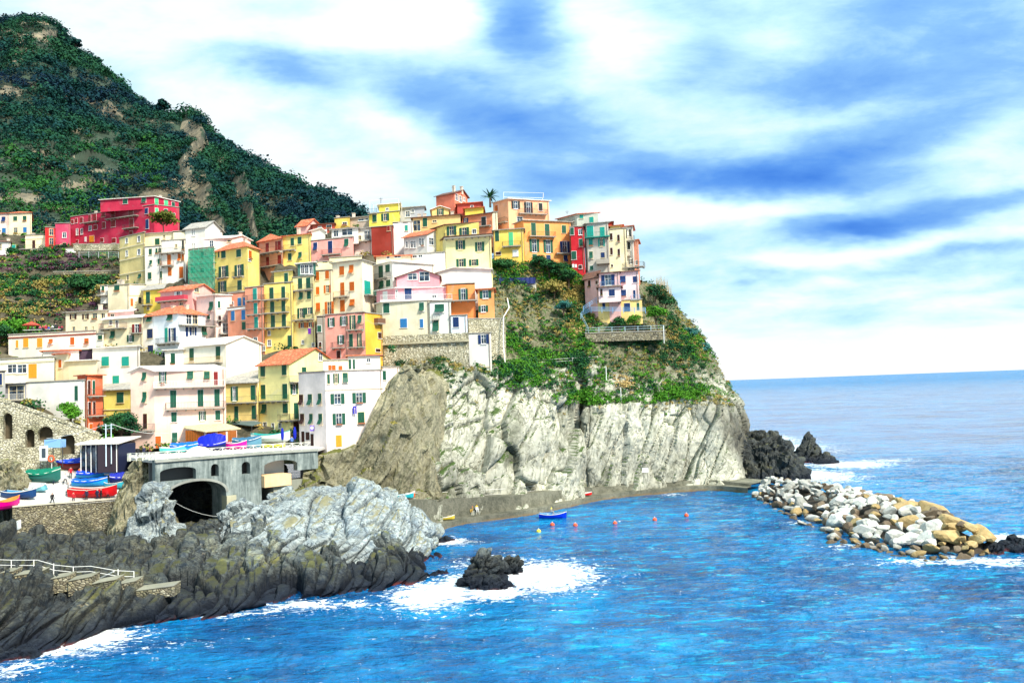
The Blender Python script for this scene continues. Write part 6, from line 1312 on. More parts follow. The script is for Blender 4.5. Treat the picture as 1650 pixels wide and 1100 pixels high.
def tree(name, label, p, h, rad, mat, nb=900, lsz=.22, cat='tree', trunk=.18, group=None, flat_=.8, nl=7, seed=0, crownz=None):
    g = random.Random(seed+int(p[0]*10)); p = Vector(p); t = thing(name, p, label, cat, group)
    mb = MB(); cz = crownz if crownz is not None else (h-rad*flat_ if cat == 'tree' else min(h-rad*flat_, h*.42))
    mid = p+Vector((g.uniform(-.2, .2), 0, max(cz*.6, .2))); mb.bar(p-Vector((0, 0, .3)), mid, trunk, 7, trunk*.75)
    cs = []; rs = []
    for i in range(nl):
        a = 2*math.pi*i/nl+g.uniform(-.4, .4); rr = rad*g.uniform(.35, .68); z = cz+g.uniform(-.35, .55)*rad*flat_
        c = p+Vector((math.cos(a)*rr, math.sin(a)*rr, z)); mb.bar(mid, c, trunk*.5, 5, trunk*.15); cs.append(tuple(c)); s = rad*g.uniform(.38, .6); rs.append((s, s, s*flat_))
    cs.append(tuple(p+Vector((0, 0, cz+rad*flat_*.45)))); rs.append((rad*.55, rad*.55, rad*.5*flat_)); cs.append(tuple(p+Vector((0, 0, cz)))); rs.append((rad*.7, rad*.7, rad*.6*flat_))
    mb.build('trunk', BARK, t)
    V, F = leaves(np.array(cs)-np.array(p), np.array(rs), nb//len(cs), lsz, seed=seed+3); me = np_mesh('crown', V, F, mat, False); o = bpy.data.objects.new('crown', me); link(o); o.parent = t
    return t
def top_of(x, y): return hz(x, y)
def ptree(name, label, px, py, Y, h, rad, mat, **k):
    p = at(px, py, Y); return tree(name, label, p, h, rad, mat, **k)
ptree('fig_tree', 'round dark green tree between the yellow house and the harbour pavilion', 197, 716, 133, 5.6, 3.2, LD, nb=2400, seed=1, lsz=.2)
ptree('shrub', 'upright green bush against the blank white building above the ramp wall', 114, 688, 129, 4.6, 1.6, LG, nb=1900, seed=2, lsz=.17, flat_=1.3, cat='bush', crownz=1.9)
ptree('umbrella_tree', 'olive green spreading tree in front of the crimson palace', 264, 376, 225, 6.5, 3.9, leafmat('olive_tree_leaves', [(.03, .05, .01), (.10, .13, .02), (.16, .17, .03)], .3), nb=1800, seed=3, lsz=.28, flat_=.65)
ptree('bush', 'big dark round bush on the terraced slope left of the pale yellow tower', 128, 478, 198, 6, 3.4, LD, nb=1800, seed=4, lsz=.28)
ptree('bush', 'second dark bush just right of the big round one on the terraced slope', 156, 484, 196, 6.5, 3.6, LD, nb=1800, seed=5, lsz=.28)
ptree('bush', 'bright green bush at the left edge above the cafe terrace', 25, 545, 160, 4.2, 3.6, LG, nb=1800, seed=6, lsz=.24)
ptree('bush', 'low green bush at the far left edge beside the cafe terrace', 0, 552, 158, 3.5, 3.0, LD, nb=1400, seed=7, lsz=.24)
ptree('shrub', 'dark shrub in front of the small white cottage', 22, 418, 229, 3.6, 2.2, LD, nb=900, seed=8, lsz=.24, cat='bush')
ptree('bush', 'dark round bush under the low yellow house', 812, 446, 181.5, 4.4, 2.9, LD, nb=1600, seed=9, lsz=.22)
ptree('bush', 'bluish bush below the dark round bush beside the blue tarpaulin', 800, 456, 180, 2.0, 1.6, LB, nb=700, seed=10, lsz=.2)
for i, (a, b, h_, r_) in enumerate([(868, 436, 3.6, 2.1), (885, 446, 4.2, 2.5), (903, 455, 4.4, 2.5), (916, 462, 3.8, 2.0)]):
    ptree('bush', ['leafy bush at the left end of the thicket below the orange house', 'second bush of the thicket below the orange house', 'third and tallest bush of the thicket under the crimson house', 'bush at the right end of the thicket below the grey house'][i], a, b, 182.5-i*.3, h_, r_, LD, nb=1200, seed=11+i, lsz=.2, group='thicket under the headland houses')
ptree('bush', 'olive yellow bush hanging below the thicket on the headland', 893, 482, 179.5, 4.6, 2.8, LO, nb=1300, seed=16, lsz=.2)
ptree('bush', 'rounded bright green bush at the right end of the villa garden', 1058, 526, 175.5, 4.6, 2.6, LG, nb=1600, seed=17, lsz=.2)
ptree('bush', 'green bush in the middle of the villa garden', 1022, 530, 174.5, 3.2, 2.0, LG, nb=1100, seed=18, lsz=.2)
ptree('bush', 'dark green bush in the villa garden under the arched doors', 996, 532, 174.5, 2.8, 1.9, LD, nb=1000, seed=19, lsz=.2)
ptree('bush', 'dark brownish bush right of the pink villa', 1056, 484, 185, 3.8, 2.6, LD, nb=1200, seed=20, lsz=.2)
ptree('bush', 'low dark bush at the cliff shoulder right of the villa', 1074, 500, 186, 4.0, 2.6, LD, nb=1200, seed=21, lsz=.2)
ptree('bush', 'blue green shrub growing on the cliff edge halfway down', 1116, 548, 188, 3.0, 1.8, LB, nb=800, seed=22, lsz=.2)
ptree('bush', 'blue green shrub on the right skyline of the headland', 1134, 574, 188, 3.2, 1.7, LB, nb=800, seed=23, lsz=.2)
ptree('bush', 'bluish bush on the steep slope left of the villa stairs', 908, 506, 175.5, 3.0, 1.9, LB, nb=900, seed=24, lsz=.2)
for i, (a, b) in enumerate([(258, 172), (268, 166), (372, 216), (358, 212), (128, 72), (160, 94)]):
    _X, _Y = project(Mf); _m = (np.abs(_X-a) < 6) & (Mf[:, 1] < 600); _i = np.where(_m)[0][np.argmin(_Y[_m])]
    tree('ridge_tree', ['small tree standing up on the ridge left of the tall one', 'tallest tree standing up on the middle of the ridge', 'round tree alone on the bare lower ridge', 'small tree just left of the lone round ridge tree', 'round tree at the right end of the mountain top', 'tree on the ridge just below the mountain top'][i], Mf[_i]-np.array([0, 0, 2.0]), [9, 13, 9, 8, 10, 9][i], [4, 5, 5, 3.6, 4.5, 4][i], FOREST, nb=600, seed=30+i, lsz=1.0, trunk=.6, group='trees on the ridge')
def agave(name, label, p, n, L, mat, cat, lift=.6, w=.16, trunk=0, seed=0):
    g = random.Random(seed); p = Vector(p); t = thing(name, p, label, cat); c = p+Vector((0, 0, trunk))
    if trunk:
        mb = MB(); mb.bar(p, c, .28, 8, .2); mb.build('trunk', BARK, t)
    mb = MB()
    for i in range(n):
        a = i*2.399; el = g.uniform(-.1, 1.2)*lift; d = Vector((math.cos(a), math.sin(a), 0)); s = d.cross(Vector((0, 0, 1))); pr = []
        for k in range(7):
            u = k/6; q = c+d*(L*u*math.cos(el*(1-u*.3)))+Vector((0, 0, L*(math.sin(el)*u-.55*u*u*(1.2-el)))); ww = w*math.sin(math.pi*min(1, u*.85+.12)); pr.append((q, ww))
        for (q0, w0), (q1, w1) in zip(pr, pr[1:]):
            mb.quad(q0-s*w0, q0+Vector((0, 0, -.03)), q1+Vector((0, 0, -.03)), q1-s*w1); mb.quad(q0+Vector((0, 0, -.03)), q0+s*w0, q1+s*w1, q1+Vector((0, 0, -.03)))
    mb.build('fronds' if trunk else 'blades', mat, t); return t
agave('agave', 'spiky blue green agave on the rocks below the rampart', at(676, 626, 149), 46, 2.2, LB, 'plant', 1.0, .14)
agave('palm_tree', 'dark palm tree on the skyline behind the salmon house', at(790, 334, 196), 34, 2.6, LD, 'tree', .9, .20, 2.4)
for i, (a, b, Y) in enumerate([(1062, 476, 187), (1070, 478, 188), (1078, 490, 189)]):
    p = at(a, b, Y); g_ = random.Random(i); mb = MB()
    for k in range(60):
        q = p+Vector((g_.uniform(-.7, .7), g_.uniform(-.4, .4), 0)); mb.bar(q, q+Vector((g_.uniform(-.7, .7), g_.uniform(-.3, .3), g_.uniform(2.2, 4.6))), .03, 3, .015)
    top('reeds', mb, STRAW, p, ['dry straw coloured reeds beside the end of the villa', 'middle clump of dry reeds on the cliff edge', 'lower clump of dry reeds on the cliff edge'][i], 'plant', 'dry reeds by the villa')

# ---------------------------------------------------------------- bridge railing, poles, fences
def xrail(name, label, pts, h=1.05, bay=1.45, r=.04):
    t = thing(name, pts[0], label, 'railing'); mb = MB(); up = Vector((0, 0, h)); pm = MB()
    for a, b in zip(pts, pts[1:]):
        L = (b-a).length; n = max(1, round(L/bay)); mb.bar(a+up, b+up, r*1.3); mb.bar(a+up*.12, b+up*.12, r)
        for i in range(n):
            p, q = a.lerp(b, i/n), a.lerp(b, (i+1)/n); mb.bar(p+up*.12, q+up, r*.75); mb.bar(p+up, q+up*.12, r*.75); pp = MB(); pp.box(p+Vector((-.07, -.07, 0)), (.14, 0, 0), (0, .14, 0), (0, 0, h+.05)); pp.build('post', flat('cream_railing', (.74, .72, .60)), t)
    mb.build('cross_bars', flat('cream_railing', (.74, .72, .60), .6, .1), t)
l0 = at(*cv('j', 770, 235), 113.2)
xrail('bridge_railing', 'cream railing with X shaped panels along the bridge', [Vector((l0.x-1.5, l0.y+2.5, topf(0)-.4)), Vector((l0.x, l0.y, topf(0)-.2)), BF.P(.2, topf(.2)+.02, -.3), BF.P(tp[1][0], tp[1][1]+.02, -.3), BF.P(BF.L-1.0, tp[2][1]+.02, -.3)])
def pole(name, label, px, py0, py1, Y, r=.07, mat=None, group=None):
    a = at(px, py1, Y); b = at(px, py0, Y); b.x = a.x; b.y = a.y; t = thing(name, a, label, 'pole', group); mb = MB(); mb.bar(a, b, r, 8, r*.8); mb.build('shaft', mat or flat('pale_blue_pole', (.62, .74, .85), .4), t)
    mb = MB(); mb.bar(b-Vector((.5, 0, .25)), b+Vector((.5, 0, -.25)), .03); mb.bar(b-Vector((.35, 0, .7)), b+Vector((.35, 0, -.7)), .03); mb.build('cross_arm', mat or flat('pale_blue_pole', (.6, .7, .8)), t); return b
pa = pole('lamp_pole', 'left one of two tall pale poles over the slipway', 171, 683, 751, 122, .09); pb = pole('lamp_pole', 'right one of two tall pale poles over the slipway', 179.5, 682, 747, 122, .07)
def wire(label, a, b, sag, r=.02, mat=None):
    mb = MB(); P = [Vector(a).lerp(Vector(b), i/12)-Vector((0, 0, sag*4*(i/12)*(1-i/12))) for i in range(13)]; mb.tube(P, r, 3); top('cable', mb, mat or flat('pale_cable', (.6, .62, .6)), P[0], label, 'cable')
wire('cable running from the tall poles to the pink harbour house', pb, at(272, 697, 132), .6, .035)
wire('cable running from the tall poles towards the left over the ramp arches', pa, at(75, 706, 121), .3, .035)
wire('thin cable hanging over the gully in front of the bridge', at(*cv('k', 400, 640), 110), at(*cv('k', 1265, 565), 117), 2.6, .02)
def fence(name, label, pts, h=1.0, nr=3, bay=2.2, mat=WHITE, r=.03, cat='railing'):
    t = thing(name, pts[0], label, cat); mb = MB(); pm = MB()
    for a, b in zip(pts, pts[1:]):
        n = max(1, round((b-a).length/bay))
        for k in range(nr): z = Vector((0, 0, h*(k+1)/nr)); mb.bar(a+z, b+z, r)
        for i in range(n+1): p = a.lerp(b, i/n); pp = MB(); pp.bar(p-Vector((0, 0, .2)), p+Vector((0, 0, h+.05)), r*1.4, 5); pp.build('post', mat, t)
    mb.build('rails', mat, t)
Z1 = lambda z, x, y, Y: at(*cv(z, x, y), Y)
fence('terrace_railing', 'blue railing in front of the arched doors of the pink villa', [Z1('e', 650, 965, 174), Z1('e', 715, 935, 173), Z1('e', 1100, 938, 172.3)], 1.0, 4, 2.4, BLU, .045)
fence('stair_railing', 'blue stair railing climbing beside the pink villa', [Z1('e', 660, 930, 174.2), Z1('e', 752, 868, 174.8)], 1.0, 3, 1.4, BLU, .045)
fence('garden_railing', 'thin pale blue railing on the garden wall below the villa', [Z1('r', 612, 440, 172.5), Z1('r', 660, 528, 171.3), FT.P(.2, zT+.15, -.3), FT.P(FT.L-.3, zT+.15, -.3)], 1.0, 2, 2.6, flat('pale_blue_rail', (.45, .62, .70)), .035)
fence('slope_fence', 'sagging wire fence with white posts across the green slope', [Z1('r', 140, 735, 164), Z1('r', 400, 735, 166), Z1('r', 720, 715, 169)], 1.0, 2, 4.5, WHITE, .03, 'fence')
fence('field_fence', 'long rail fence on the slope under the crimson palace', [Z1('a', 560, 545, 214), Z1('a', 840, 548, 212)], 1.4, 3, 3, flat('grey_fence', (.4, .42, .42)), .05, 'fence')
fence('slipway_fence', 'white rails behind the green covered boat', [at(2, 780, 119.5), at(48, 775, 121)], 1.0, 2, 1.8)
for i, (z, x, y0, y1, Y) in enumerate([('r', 775, 745, 835, 166), ('r', 868, 880, 970, 165.5), ('r', 1140, 490, 600, 171.3)]):
    a, b = Z1(z, x, y1, Y), Z1(z, x, y0, Y); b.x = a.x; mb = MB(); mb.bar(a, b, .08, 6); top('post', mb, WHITE, a, ['white post in the middle of the green slope', 'white post beside the dry grass above the cliff', 'white post at the right end of the villa garden wall'][i], 'post')
mb = MB(); mb.tube([Z1('i', 905, 780, 158), Z1('i', 893, 660, 158.4), Z1('i', 893, 470, 159), Z1('i', 932, 405, 160), Z1('i', 920, 340, 162)], .10, 6); top('drain_pipe', mb, WHITE, Z1('i', 905, 780, 158), 'bent white drain pipe running down the rock right of the white tower', 'pipe')
a = Z1('e', 62, 738, 177.9); b = Z1('e', 320, 738, 178.9); F = Face((a.x, a.y), (b.x, b.y)); mb = MB(); n = 40
rr = [[F.P(F.L*j/n, a.z+u*1.3, .1+.06*math.sin(j*1.3)) for j in range(n+1)] for u in (0, .5, 1)]; mb.loft(rr, close=False); mb.loft([[p-F.n*.5 for p in r] for r in rr], close=False); top('tarpaulin_screen', mb, flat('navy_tarp', (.01, .02, .12), .6), a, 'long dark blue tarpaulin screen on the terrace wall', 'screen')
# scaffold net
nf = Face(tuple(Z1('b', 543, 492, 182.2))[:2], tuple(Z1('b', 727, 486, 180.0))[:2])
m, T, b_ = pmat('green_net'); geo = T.new('ShaderNodeNewGeometry'); tr = T.new('ShaderNodeBsdfTransparent'); mx_ = T.new('ShaderNodeMixShader')
b_.inputs['Base Color'].default_value = (.02, .42, .24, 1); T.put(mx_.inputs[0], T.math('ADD', .15, T.math('MULTIPLY', T.noise(geo.outputs['Position'], .5, 4), .6))); out = T.n['Material Output']
T.l.new(tr.outputs[0], mx_.inputs[1]); T.l.new(b_.outputs[0], mx_.inputs[2]); T.l.new(mx_.outputs[0], out.inputs[0]); NET = m
zt_ = nf.hit(*cv('b', 600, 498))[1]; zb_ = nf.hit(*cv('b', 600, 700))[1]; zb2 = nf.hit(*cv('b', 700, 775))[1]
t = thing('scaffold', nf.P(nf.L/2, zb_), 'scaffold covered with green netting on the tan house', 'scaffold')
mb = MB(); rr = [[nf.P(nf.L*j/24, zt_+(min(zb_, zb_+(zb2-zb_)*(j/24))-zt_)*u+.08*math.sin(j*2+i), .15+.10*math.sin(j*1.1+i*2)) for j in range(25)] for i, u in enumerate(np.linspace(0, 1, 9))]; mb.loft(rr, close=False); mb.build('netting', NET, t)
mb = MB()
for j in range(6): mb.bar(nf.P(nf.L*j/5, zb_-2, .0), nf.P(nf.L*j/5, zt_+.5, 0), .05)
for k in range(5): z = zt_-(zt_-zb_)*k/4.2; mb.bar(nf.P(0, z, 0), nf.P(nf.L, z, 0), .05); nf.box(mb, 0, z-.08, nf.L, z, -.7, -.02)
mb.build('poles', flat('scaffold_steel', (.10, .35, .25)), t)
# roof frames and antennas
def frame(label, pts, h):
    t = thing('pergola_frame', pts[0], label, 'pergola'); mb = MB(); up = Vector((0, 0, h))
    for i in range(4): mb.bar(pts[i], pts[i]+up, .05); mb.bar(pts[i]+up, pts[(i+1) % 4]+up, .05)
    mb.build('bars', WHITE, t)
p = [Z1('e', 95, 122, 193), Z1('e', 378, 128, 191)]; frame('thin white pergola frame on the light orange skyline house', [p[0], p[1], p[1]+Vector((0, 5, 0)), p[0]+Vector((0, 5, 0))], 1.2)
p = [Z1('d', 28, 236, 192), Z1('d', 95, 180, 192)]; p[1].z = p[0].z; q_ = Z1('d', 232, 180, 191); q_.z = p[0].z; frame('white awning frame over the bright yellow skyline terrace', [p[0], q_, q_+Vector((0, 5, 0)), p[0]+Vector((0, 5, 0))], 3.0)
for i, (z, x, y0, y1, Y, lab) in enumerate([('d', 620, 50, 80, 205, 'the coral gabled house'), ('c', 940, 130, 160, 195, 'the bright yellow skyline house'), ('e', 545, 218, 236, 191, 'the grey green gabled house'), ('c', 345, 305, 350, 186, 'the salmon balcony house'), ('d', 105, 125, 160, 194, 'the yellow rooftop block'), ('b', 903, 368, 395, 188, 'the pale pink low house')]):
    a, b = Z1(z, x, y1+8, Y), Z1(z, x, y0, Y); b.x = a.x; mb = MB(); mb.bar(a, b, .05, 4); mb.bar(b-Vector((.5, 0, .2)), b+Vector((.5, 0, -.2)), .03); mb.bar(b-Vector((.3, 0, .5)), b+Vector((.3, 0, -.5)), .03); top('antenna', mb, IRON, a, 'thin television antenna on the roof of '+lab, 'antenna', 'roof antennas')

# ---------------------------------------------------------------- boats
def boat(name, label, p, L, W, Hh, head, hullc, inner=None, tarp=None, roll=0, stripe=None, group='boats laid up by the harbour', flip=False, person=False, tarph=.55, cat='boat'):
    p = Vector(p); t = thing(name, (0, 0, 0), label, cat, group); ns = 15; out = []; inn = []
    def sec(u, k=1.0, dz=0):
        hb = W/2*(math.sin(math.pi*min(1, .18+u*.82))**.6 if u < .9 else (1-u)*5.2*math.sin(math.pi*.918)**.6+.0)*k; hb = max(hb, .02)
        sheer = Hh*(1+.35*(2*abs(u-.42))**2); x = (u-.5)*L; r = []
        for j in range(9):
            a = math.pi*j/8; y = -math.cos(a)*hb; z = sheer-(sheer-(.0 if u < .9 else (u-.9)*Hh*3))*math.sin(a)**.75*k+dz; r.append(Vector((x*(.98 if k < 1 else 1), y, z)))
        return r
    us = np.linspace(.0, 1, ns); O = [sec(u) for u in us]; I = [sec(u, .86, .04) for u in us]
    mb = MB(); mb.loft(O, close=False)
    k = len(mb.v); mb.v += [tuple(q) for q in O[0]]; mb.f.append(tuple(range(k, k+9))); mb.m.append(0); mb.build('hull', flat('hull_'+name+str(hullc), hullc, .35, .1), t)
    if not tarp:
        mb = MB(); mb.loft(I, close=False); mb.build('inside', flat('boat_inside'+str(inner), inner or (.55, .5, .42), .6, .2), t)
        mb = MB()
        for u in (.3, .5, .7): s = sec(u, .86); mb.box(Vector((s[0].x-.12, s[0].y, Hh*.8)), (.24, 0, 0), (0, s[-1].y-s[0].y, 0), (0, 0, .05))
        mb.build('thwarts', WHITE, t)
    mb = MB()
    for s in (0, 8):
        mb.tube([o[s] for o in O], .05, 5)
    mb.build('gunwale', flat('gunwale'+str(stripe), stripe or (.75, .72, .66), .5), t)
    if tarp:
        mb = MB(); rr = []
        for i, u in enumerate(us):
            s = sec(u, 1.06); hb = abs(s[0].y); r = [Vector((s[0].x, s[0].y, s[0].z-.22))]
            for j in range(9): y = -hb+2*hb*j/8; r.append(Vector((s[0].x, y, s[0].z+tarph*(1-abs(y/hb)**1.5)*(.55+.45*math.sin(math.pi*u))+.05*math.sin(i*1.9+j*1.3))))
            r.append(Vector((s[-1].x, s[-1].y, s[-1].z-.22))); rr.append(r)
        mb.loft(rr, close=False); mb.build('tarpaulin', flat('tarp'+str(tarp), tarp, .55, .25, 2.), t)
    t.location = p; t.rotation_euler = (roll+(math.pi if flip else 0), 0, head)
    if flip: t.location.z += Hh
    return t
def sb(px, py): q = on_slip(px, py); return q
BT = (.0, .045, .52); BC = (.01, .28, .62); NV = (.005, .012, .09)
boat('rowing_boat', 'magenta boat with orange rope lying at the left edge of the slipway', at(9, 822, 112.5)+Vector((0, 0, .1)), 4.2, 2.1, 1.15, R(70), (.62, .0, .22), (.60, .22, .04), stripe=(.7, .25, .05))
boat('rowing_boat', 'pale grey boat resting low at the bottom left below the magenta one', at(-2, 858, 107.5), 5.0, 2.0, .9, R(40), (.60, .66, .70), (.10, .2, .25))
boat('rowing_boat', 'dark navy boat behind the magenta one', sb(34, 803), 5.0, 1.9, .9, R(-8), (.01, .05, .16), (.05, .25, .45))
boat('rowing_boat', 'white boat with light blue spots tilted on its side', sb(62, 790), 4.2, 1.7, .7, R(-20), (.20, .60, .72), (.80, .82, .82), roll=R(25))
boat('covered_boat', 'boat under a dark green tarpaulin on the slipway', sb(72, 776), 4.6, 2.3, 1.3, R(5), (.02, .12, .10), tarp=(.0, .15, .09), tarph=.7)
boat('covered_boat', 'long boat with dark red hull under a blue tarpaulin before the pavilion', sb(128, 757), 6.2, 2.3, 1.3, R(2), (.12, .01, .01), tarp=BT, tarph=.5)
boat('covered_boat', 'short boat under a deep blue tarpaulin at the foot of the poles', sb(163, 757), 3.4, 2.0, 1.1, R(35), NV, tarp=(.0, .02, .50), tarph=.9)
boat('covered_boat', 'boat under a bright blue cover with white top behind the red boat', sb(150, 768), 4.4, 1.8, .7, R(10), BC, tarp=BT, tarph=.5)
boat('covered_boat', 'boat under a light blue cover pointing to the right', sb(178, 767), 5.2, 1.9, .7, R(-15), (.7, .72, .7), tarp=BC, tarph=.4)
boat('covered_boat', 'boat under a crumpled blue cover just behind the red boat', sb(148, 782), 5.0, 1.8, .8, R(0), BC, tarp=(.0, .10, .62), tarph=.35)
boat('covered_boat', 'small boat in a dark blue bag cover at the right end of the slipway', sb(196, 778), 3.0, 1.6, .9, R(25), NV, tarp=(.01, .02, .30), tarph=.7)
boat('rowing_boat', 'turquoise and white boat at the right slipway edge', sb(186, 785), 3.4, 1.5, .7, R(-20), (.05, .45, .55), (.75, .8, .8))
boat('rowing_boat', 'long red boat beside the slipway wall with people around it', sb(152, 801), 6.6, 2.0, 1.15, R(4), (.55, .008, .012), (.45, .02, .02), stripe=(.7, .6, .5))
def dk(px, Y): q = at(px, 700, Y); return Vector((q.x, q.y, DECK))
boat('rowing_boat', 'turquoise boat on the bridge street at the left of the row', dk(279, 127), 3.8, 1.5, .7, R(8), (.10, .55, .52), (.5, .6, .5))
boat('covered_boat', 'blue covered boat on the bridge street before the pink house', dk(300, 128), 4.6, 1.7, .9, R(5), BC, tarp=(.0, .12, .60), tarph=.5)
boat('rowing_boat', 'upturned cream boat on the bridge street', dk(321, 128), 3.6, 1.5, .8, R(0), (.75, .66, .5), flip=True)
boat('covered_boat', 'boat under a peaked dark blue cover on the bridge street', dk(342, 128.5), 4.2, 1.8, .9, R(0), NV, tarp=(.0, .01, .42), tarph=1.7)
boat('rowing_boat', 'magenta boat on the street in front of the restaurant veranda', dk(380, 130), 3.4, 1.6, .9, R(0), (.62, .01, .28), (.5, .02, .2))
boat('covered_boat', 'steel blue covered boat beside the magenta one', dk(398, 131), 4.4, 1.8, 1.2, R(8), (.10, .25, .35), tarp=(.03, .12, .22), tarph=.5)
boat('motor_boat', 'white and green boat standing on a trailer by the yellow house', dk(437, 133)+Vector((0, 0, .7)), 6.2, 2.0, 1.2, R(-4), (.68, .74, .66), (.02, .35, .32), stripe=(.02, .4, .36))
boat('kayak', 'yellow kayak in front of the white and green boat', dk(441, 130.5), 3.8, .9, .5, R(-10), (.62, .60, .02), (.3, .4, .02), cat='kayak')
x, y = wp(891, 834); ob = boat('rowing_boat', 'small bright blue boat afloat in the harbour', (x, y, -.18), 4.6, 1.7, .8, R(-8), (.0, .03, .55), (.02, .22, .50), group='boats laid up by the harbour'); ob['group'] = 'boats afloat'
qz = lambda i, k=6: Vector(prof[i][k])
w_ = at(981, 797, 157.5); boat('kayak', 'red and white kayak lying on the quay ledge', Vector(prof[51][3])+Vector((-.2, .4, .1)), 4.4, .9, .45, R(10), (.62, .02, .02), (.8, .7, .6), group='kayaks on the quay', cat='kayak', stripe=(.8, .8, .8))
boat('kayak', 'turquoise kayak on the quay above the wall', Vector(prof[2][6])+Vector((.5, .5, .0)), 3.6, .9, .6, R(10), (.02, .35, .42), (.1, .3, .4), group='kayaks on the quay', cat='kayak')
boat('kayak', 'orange kayak next to the turquoise one on the quay', Vector(prof[4][6])+Vector((.6, .6, .0)), 2.6, .9, .7, R(60), (.75, .12, .03), (.8, .3, .2), group='kayaks on the quay', cat='kayak')
boat('rowing_boat', 'small yellow boat on the lower quay ledge', Vector(prof[10][3])+Vector((0, .1, 0)), 3.2, 1.2, .5, R(12), (.55, .42, .05), (.4, .3, .1), group='kayaks on the quay')
for i, (a, b, yw) in enumerate([(868, 857, 1), (890, 846, 0), (927, 847, 0), (991, 844, 0), (1055, 838, 0), (1106, 831, 0)]):
    x, y = wp(a, b); mb = MB(); rr = []
    for k in range(9):
        t_ = math.pi*k/8; rr.append([Vector((x+math.sin(t_)*.36*math.cos(q), y+math.sin(t_)*.36*math.sin(q), .10-math.cos(t_)*.36)) for q in np.linspace(0, 2*math.pi, 12, endpoint=False)])
    t = thing('buoy', (x, y, 0), ['small yellow float left of the orange buoys', 'orange buoy just below the blue boat', 'second orange buoy from the blue boat', 'large orange buoy in the middle of the line', 'orange buoy second from the right end', 'orange buoy at the right end of the line'][i], 'buoy', 'mooring buoys')
    mb.loft(rr); mb.build('float', flat('buoy%d' % yw, (.7, .6, .05) if yw else (.80, .10, .03), .4, .05), t, True); mb = MB(); mb.bar((x, y, .44), (x, y, .62), .05, 6); mb.build('ring', WHITE, t)

# ---------------------------------------------------------------- people
def personmat(h, trouser, jacket, hair=(.03, .02, .015)):
    m, T, b = pmat('clothes'); tc = T.new('ShaderNodeTexCoord'); z = T.sep(tc.outputs['Object'])[2]
    z = T.math('DIVIDE', z, h); c = T.ramp(z, [(0, (.02, .02, .02)), (.05, trouser), (.50, jacket), (.845, (.55, .33, .24)), (.945, hair)], 'CONSTANT')
    T.put(b.inputs['Base Color'], c); b.inputs['Roughness'].default_value = .85; return m
def person(label, p, h=1.72, jacket=(.3, .02, .02), trouser=(.03, .04, .08), face=0.0, pose='stand', seed=0, group='people by the harbour'):
    g = random.Random(seed); s = h/1.72; st = {'stand': .06, 'walk': .26, 'wide': .16}.get(pose, .06); sit = pose == 'sit'
    J = {}; zo = -.42*s if sit else 0
    def v(x, y, z): return (x*s, y*s, z*s+zo)
    P = [(v(0, 0, .95), .145), (v(0, -.01, 1.15), .135), (v(0, 0, 1.36), .165), (v(0, 0, 1.50), .06), (v(0, -.02, 1.60), .095), (v(0, -.01, 1.67), .085)]
    E = [(0, 1), (1, 2), (2, 3), (3, 4), (4, 5)]
    for sd_ in (-1, 1):
        k = len(P)
        if sit: P += [(v(.10*sd_, 0, .90), .10), (v(.12*sd_, -.42, .90), .075), (v(.12*sd_, -.45, .50), .055), (v(.12*sd_, -.56, .46), .045)]
        else:
            f = st*sd_; P += [(v(.10*sd_, 0, .88), .10), (v(.11*sd_, -f*.6-.02, .48), .068), (v(.11*sd_, f*-1.0+.03, .08), .045), (v(.13*sd_, -f-.12, .03), .04)]
        E += [(0, k), (k, k+1), (k+1, k+2), (k+2, k+3)]
        k = len(P); b_ = g.uniform(.0, .28); ax = g.uniform(.02, .12)
        P += [(v(.19*sd_, 0, 1.41), .062), (v((.24+ax*.5)*sd_, .03, 1.13), .048), (v((.22+ax)*sd_, -b_, .92), .036), (v((.21+ax)*sd_, -b_-.05, .84), .034)]
        E += [(2, k), (k, k+1), (k+1, k+2), (k+2, k+3)]
    me = bpy.data.meshes.new('person'); me.from_pydata([q[0] for q in P], E, []); o = bpy.data.objects.new('person', me); link(o)
    md = o.modifiers.new('skin', 'SKIN'); 
    for i, q in enumerate(P): me.skin_vertices[0].data[i].radius = (q[1]*s, q[1]*s*.85)
    me.skin_vertices[0].data[0].use_root = True
    sd2 = o.modifiers.new('sub', 'SUBSURF'); sd2.levels = 1; sd2.render_levels = 1
    md.use_smooth_shade = True
    me.materials.append(personmat(h*1.0 if not sit else h, trouser, jacket)); o.location = Vector(p); o.rotation_euler = (0, 0, face)
    return tag(o, label, 'person', group)
RD = (.50, .01, .02); NVY = (.01, .015, .05); BK = (.012, .012, .015); GR = (.25, .25, .25); WT = (.7, .7, .68); ORG_ = (.7, .12, .03)
for i, (a, b, j, tr_, f, pz, lab) in enumerate([(85, 816, BK, BK, 1.2, 'walk', 'person in black walking alone near the slipway edge'), (118, 811, RD, BK, .4, 'wide', 'person in a red jacket at the left end of the red boat'), (142, 808, NVY, BK, 0, 'stand', 'person in navy leaning at the middle of the red boat'),
        (158, 807, NVY, NVY, 3, 'stand', 'person in navy standing in a pair beside the red boat'), (164, 806, BK, BK, 2.5, 'stand', 'person in black on the right of the navy pair'), (174, 805, RD, BK, 1, 'wide', 'person in red at the right end of the red boat'),
        (112, 797, GR, BK, 2, 'walk', 'person in grey behind the left end of the red boat'), (104, 780, WT, BK, 1.5, 'walk', 'person in a white top walking between the boats'), (114, 772, RD, BK, .5, 'stand', 'person in a red coat before the long blue covered boat'),
        (128, 770, ORG_, NVY, .2, 'wide', 'person in an orange red jacket with legs apart'), (85, 781, NVY, NVY, .2, 'walk', 'person in dark blue beside the green covered boat')]):
    person(lab, on_slip(a, b), g.uniform(1.62, 1.8) if hasattr(g, 'uniform') else 1.72, j, tr_, f, pz, i)
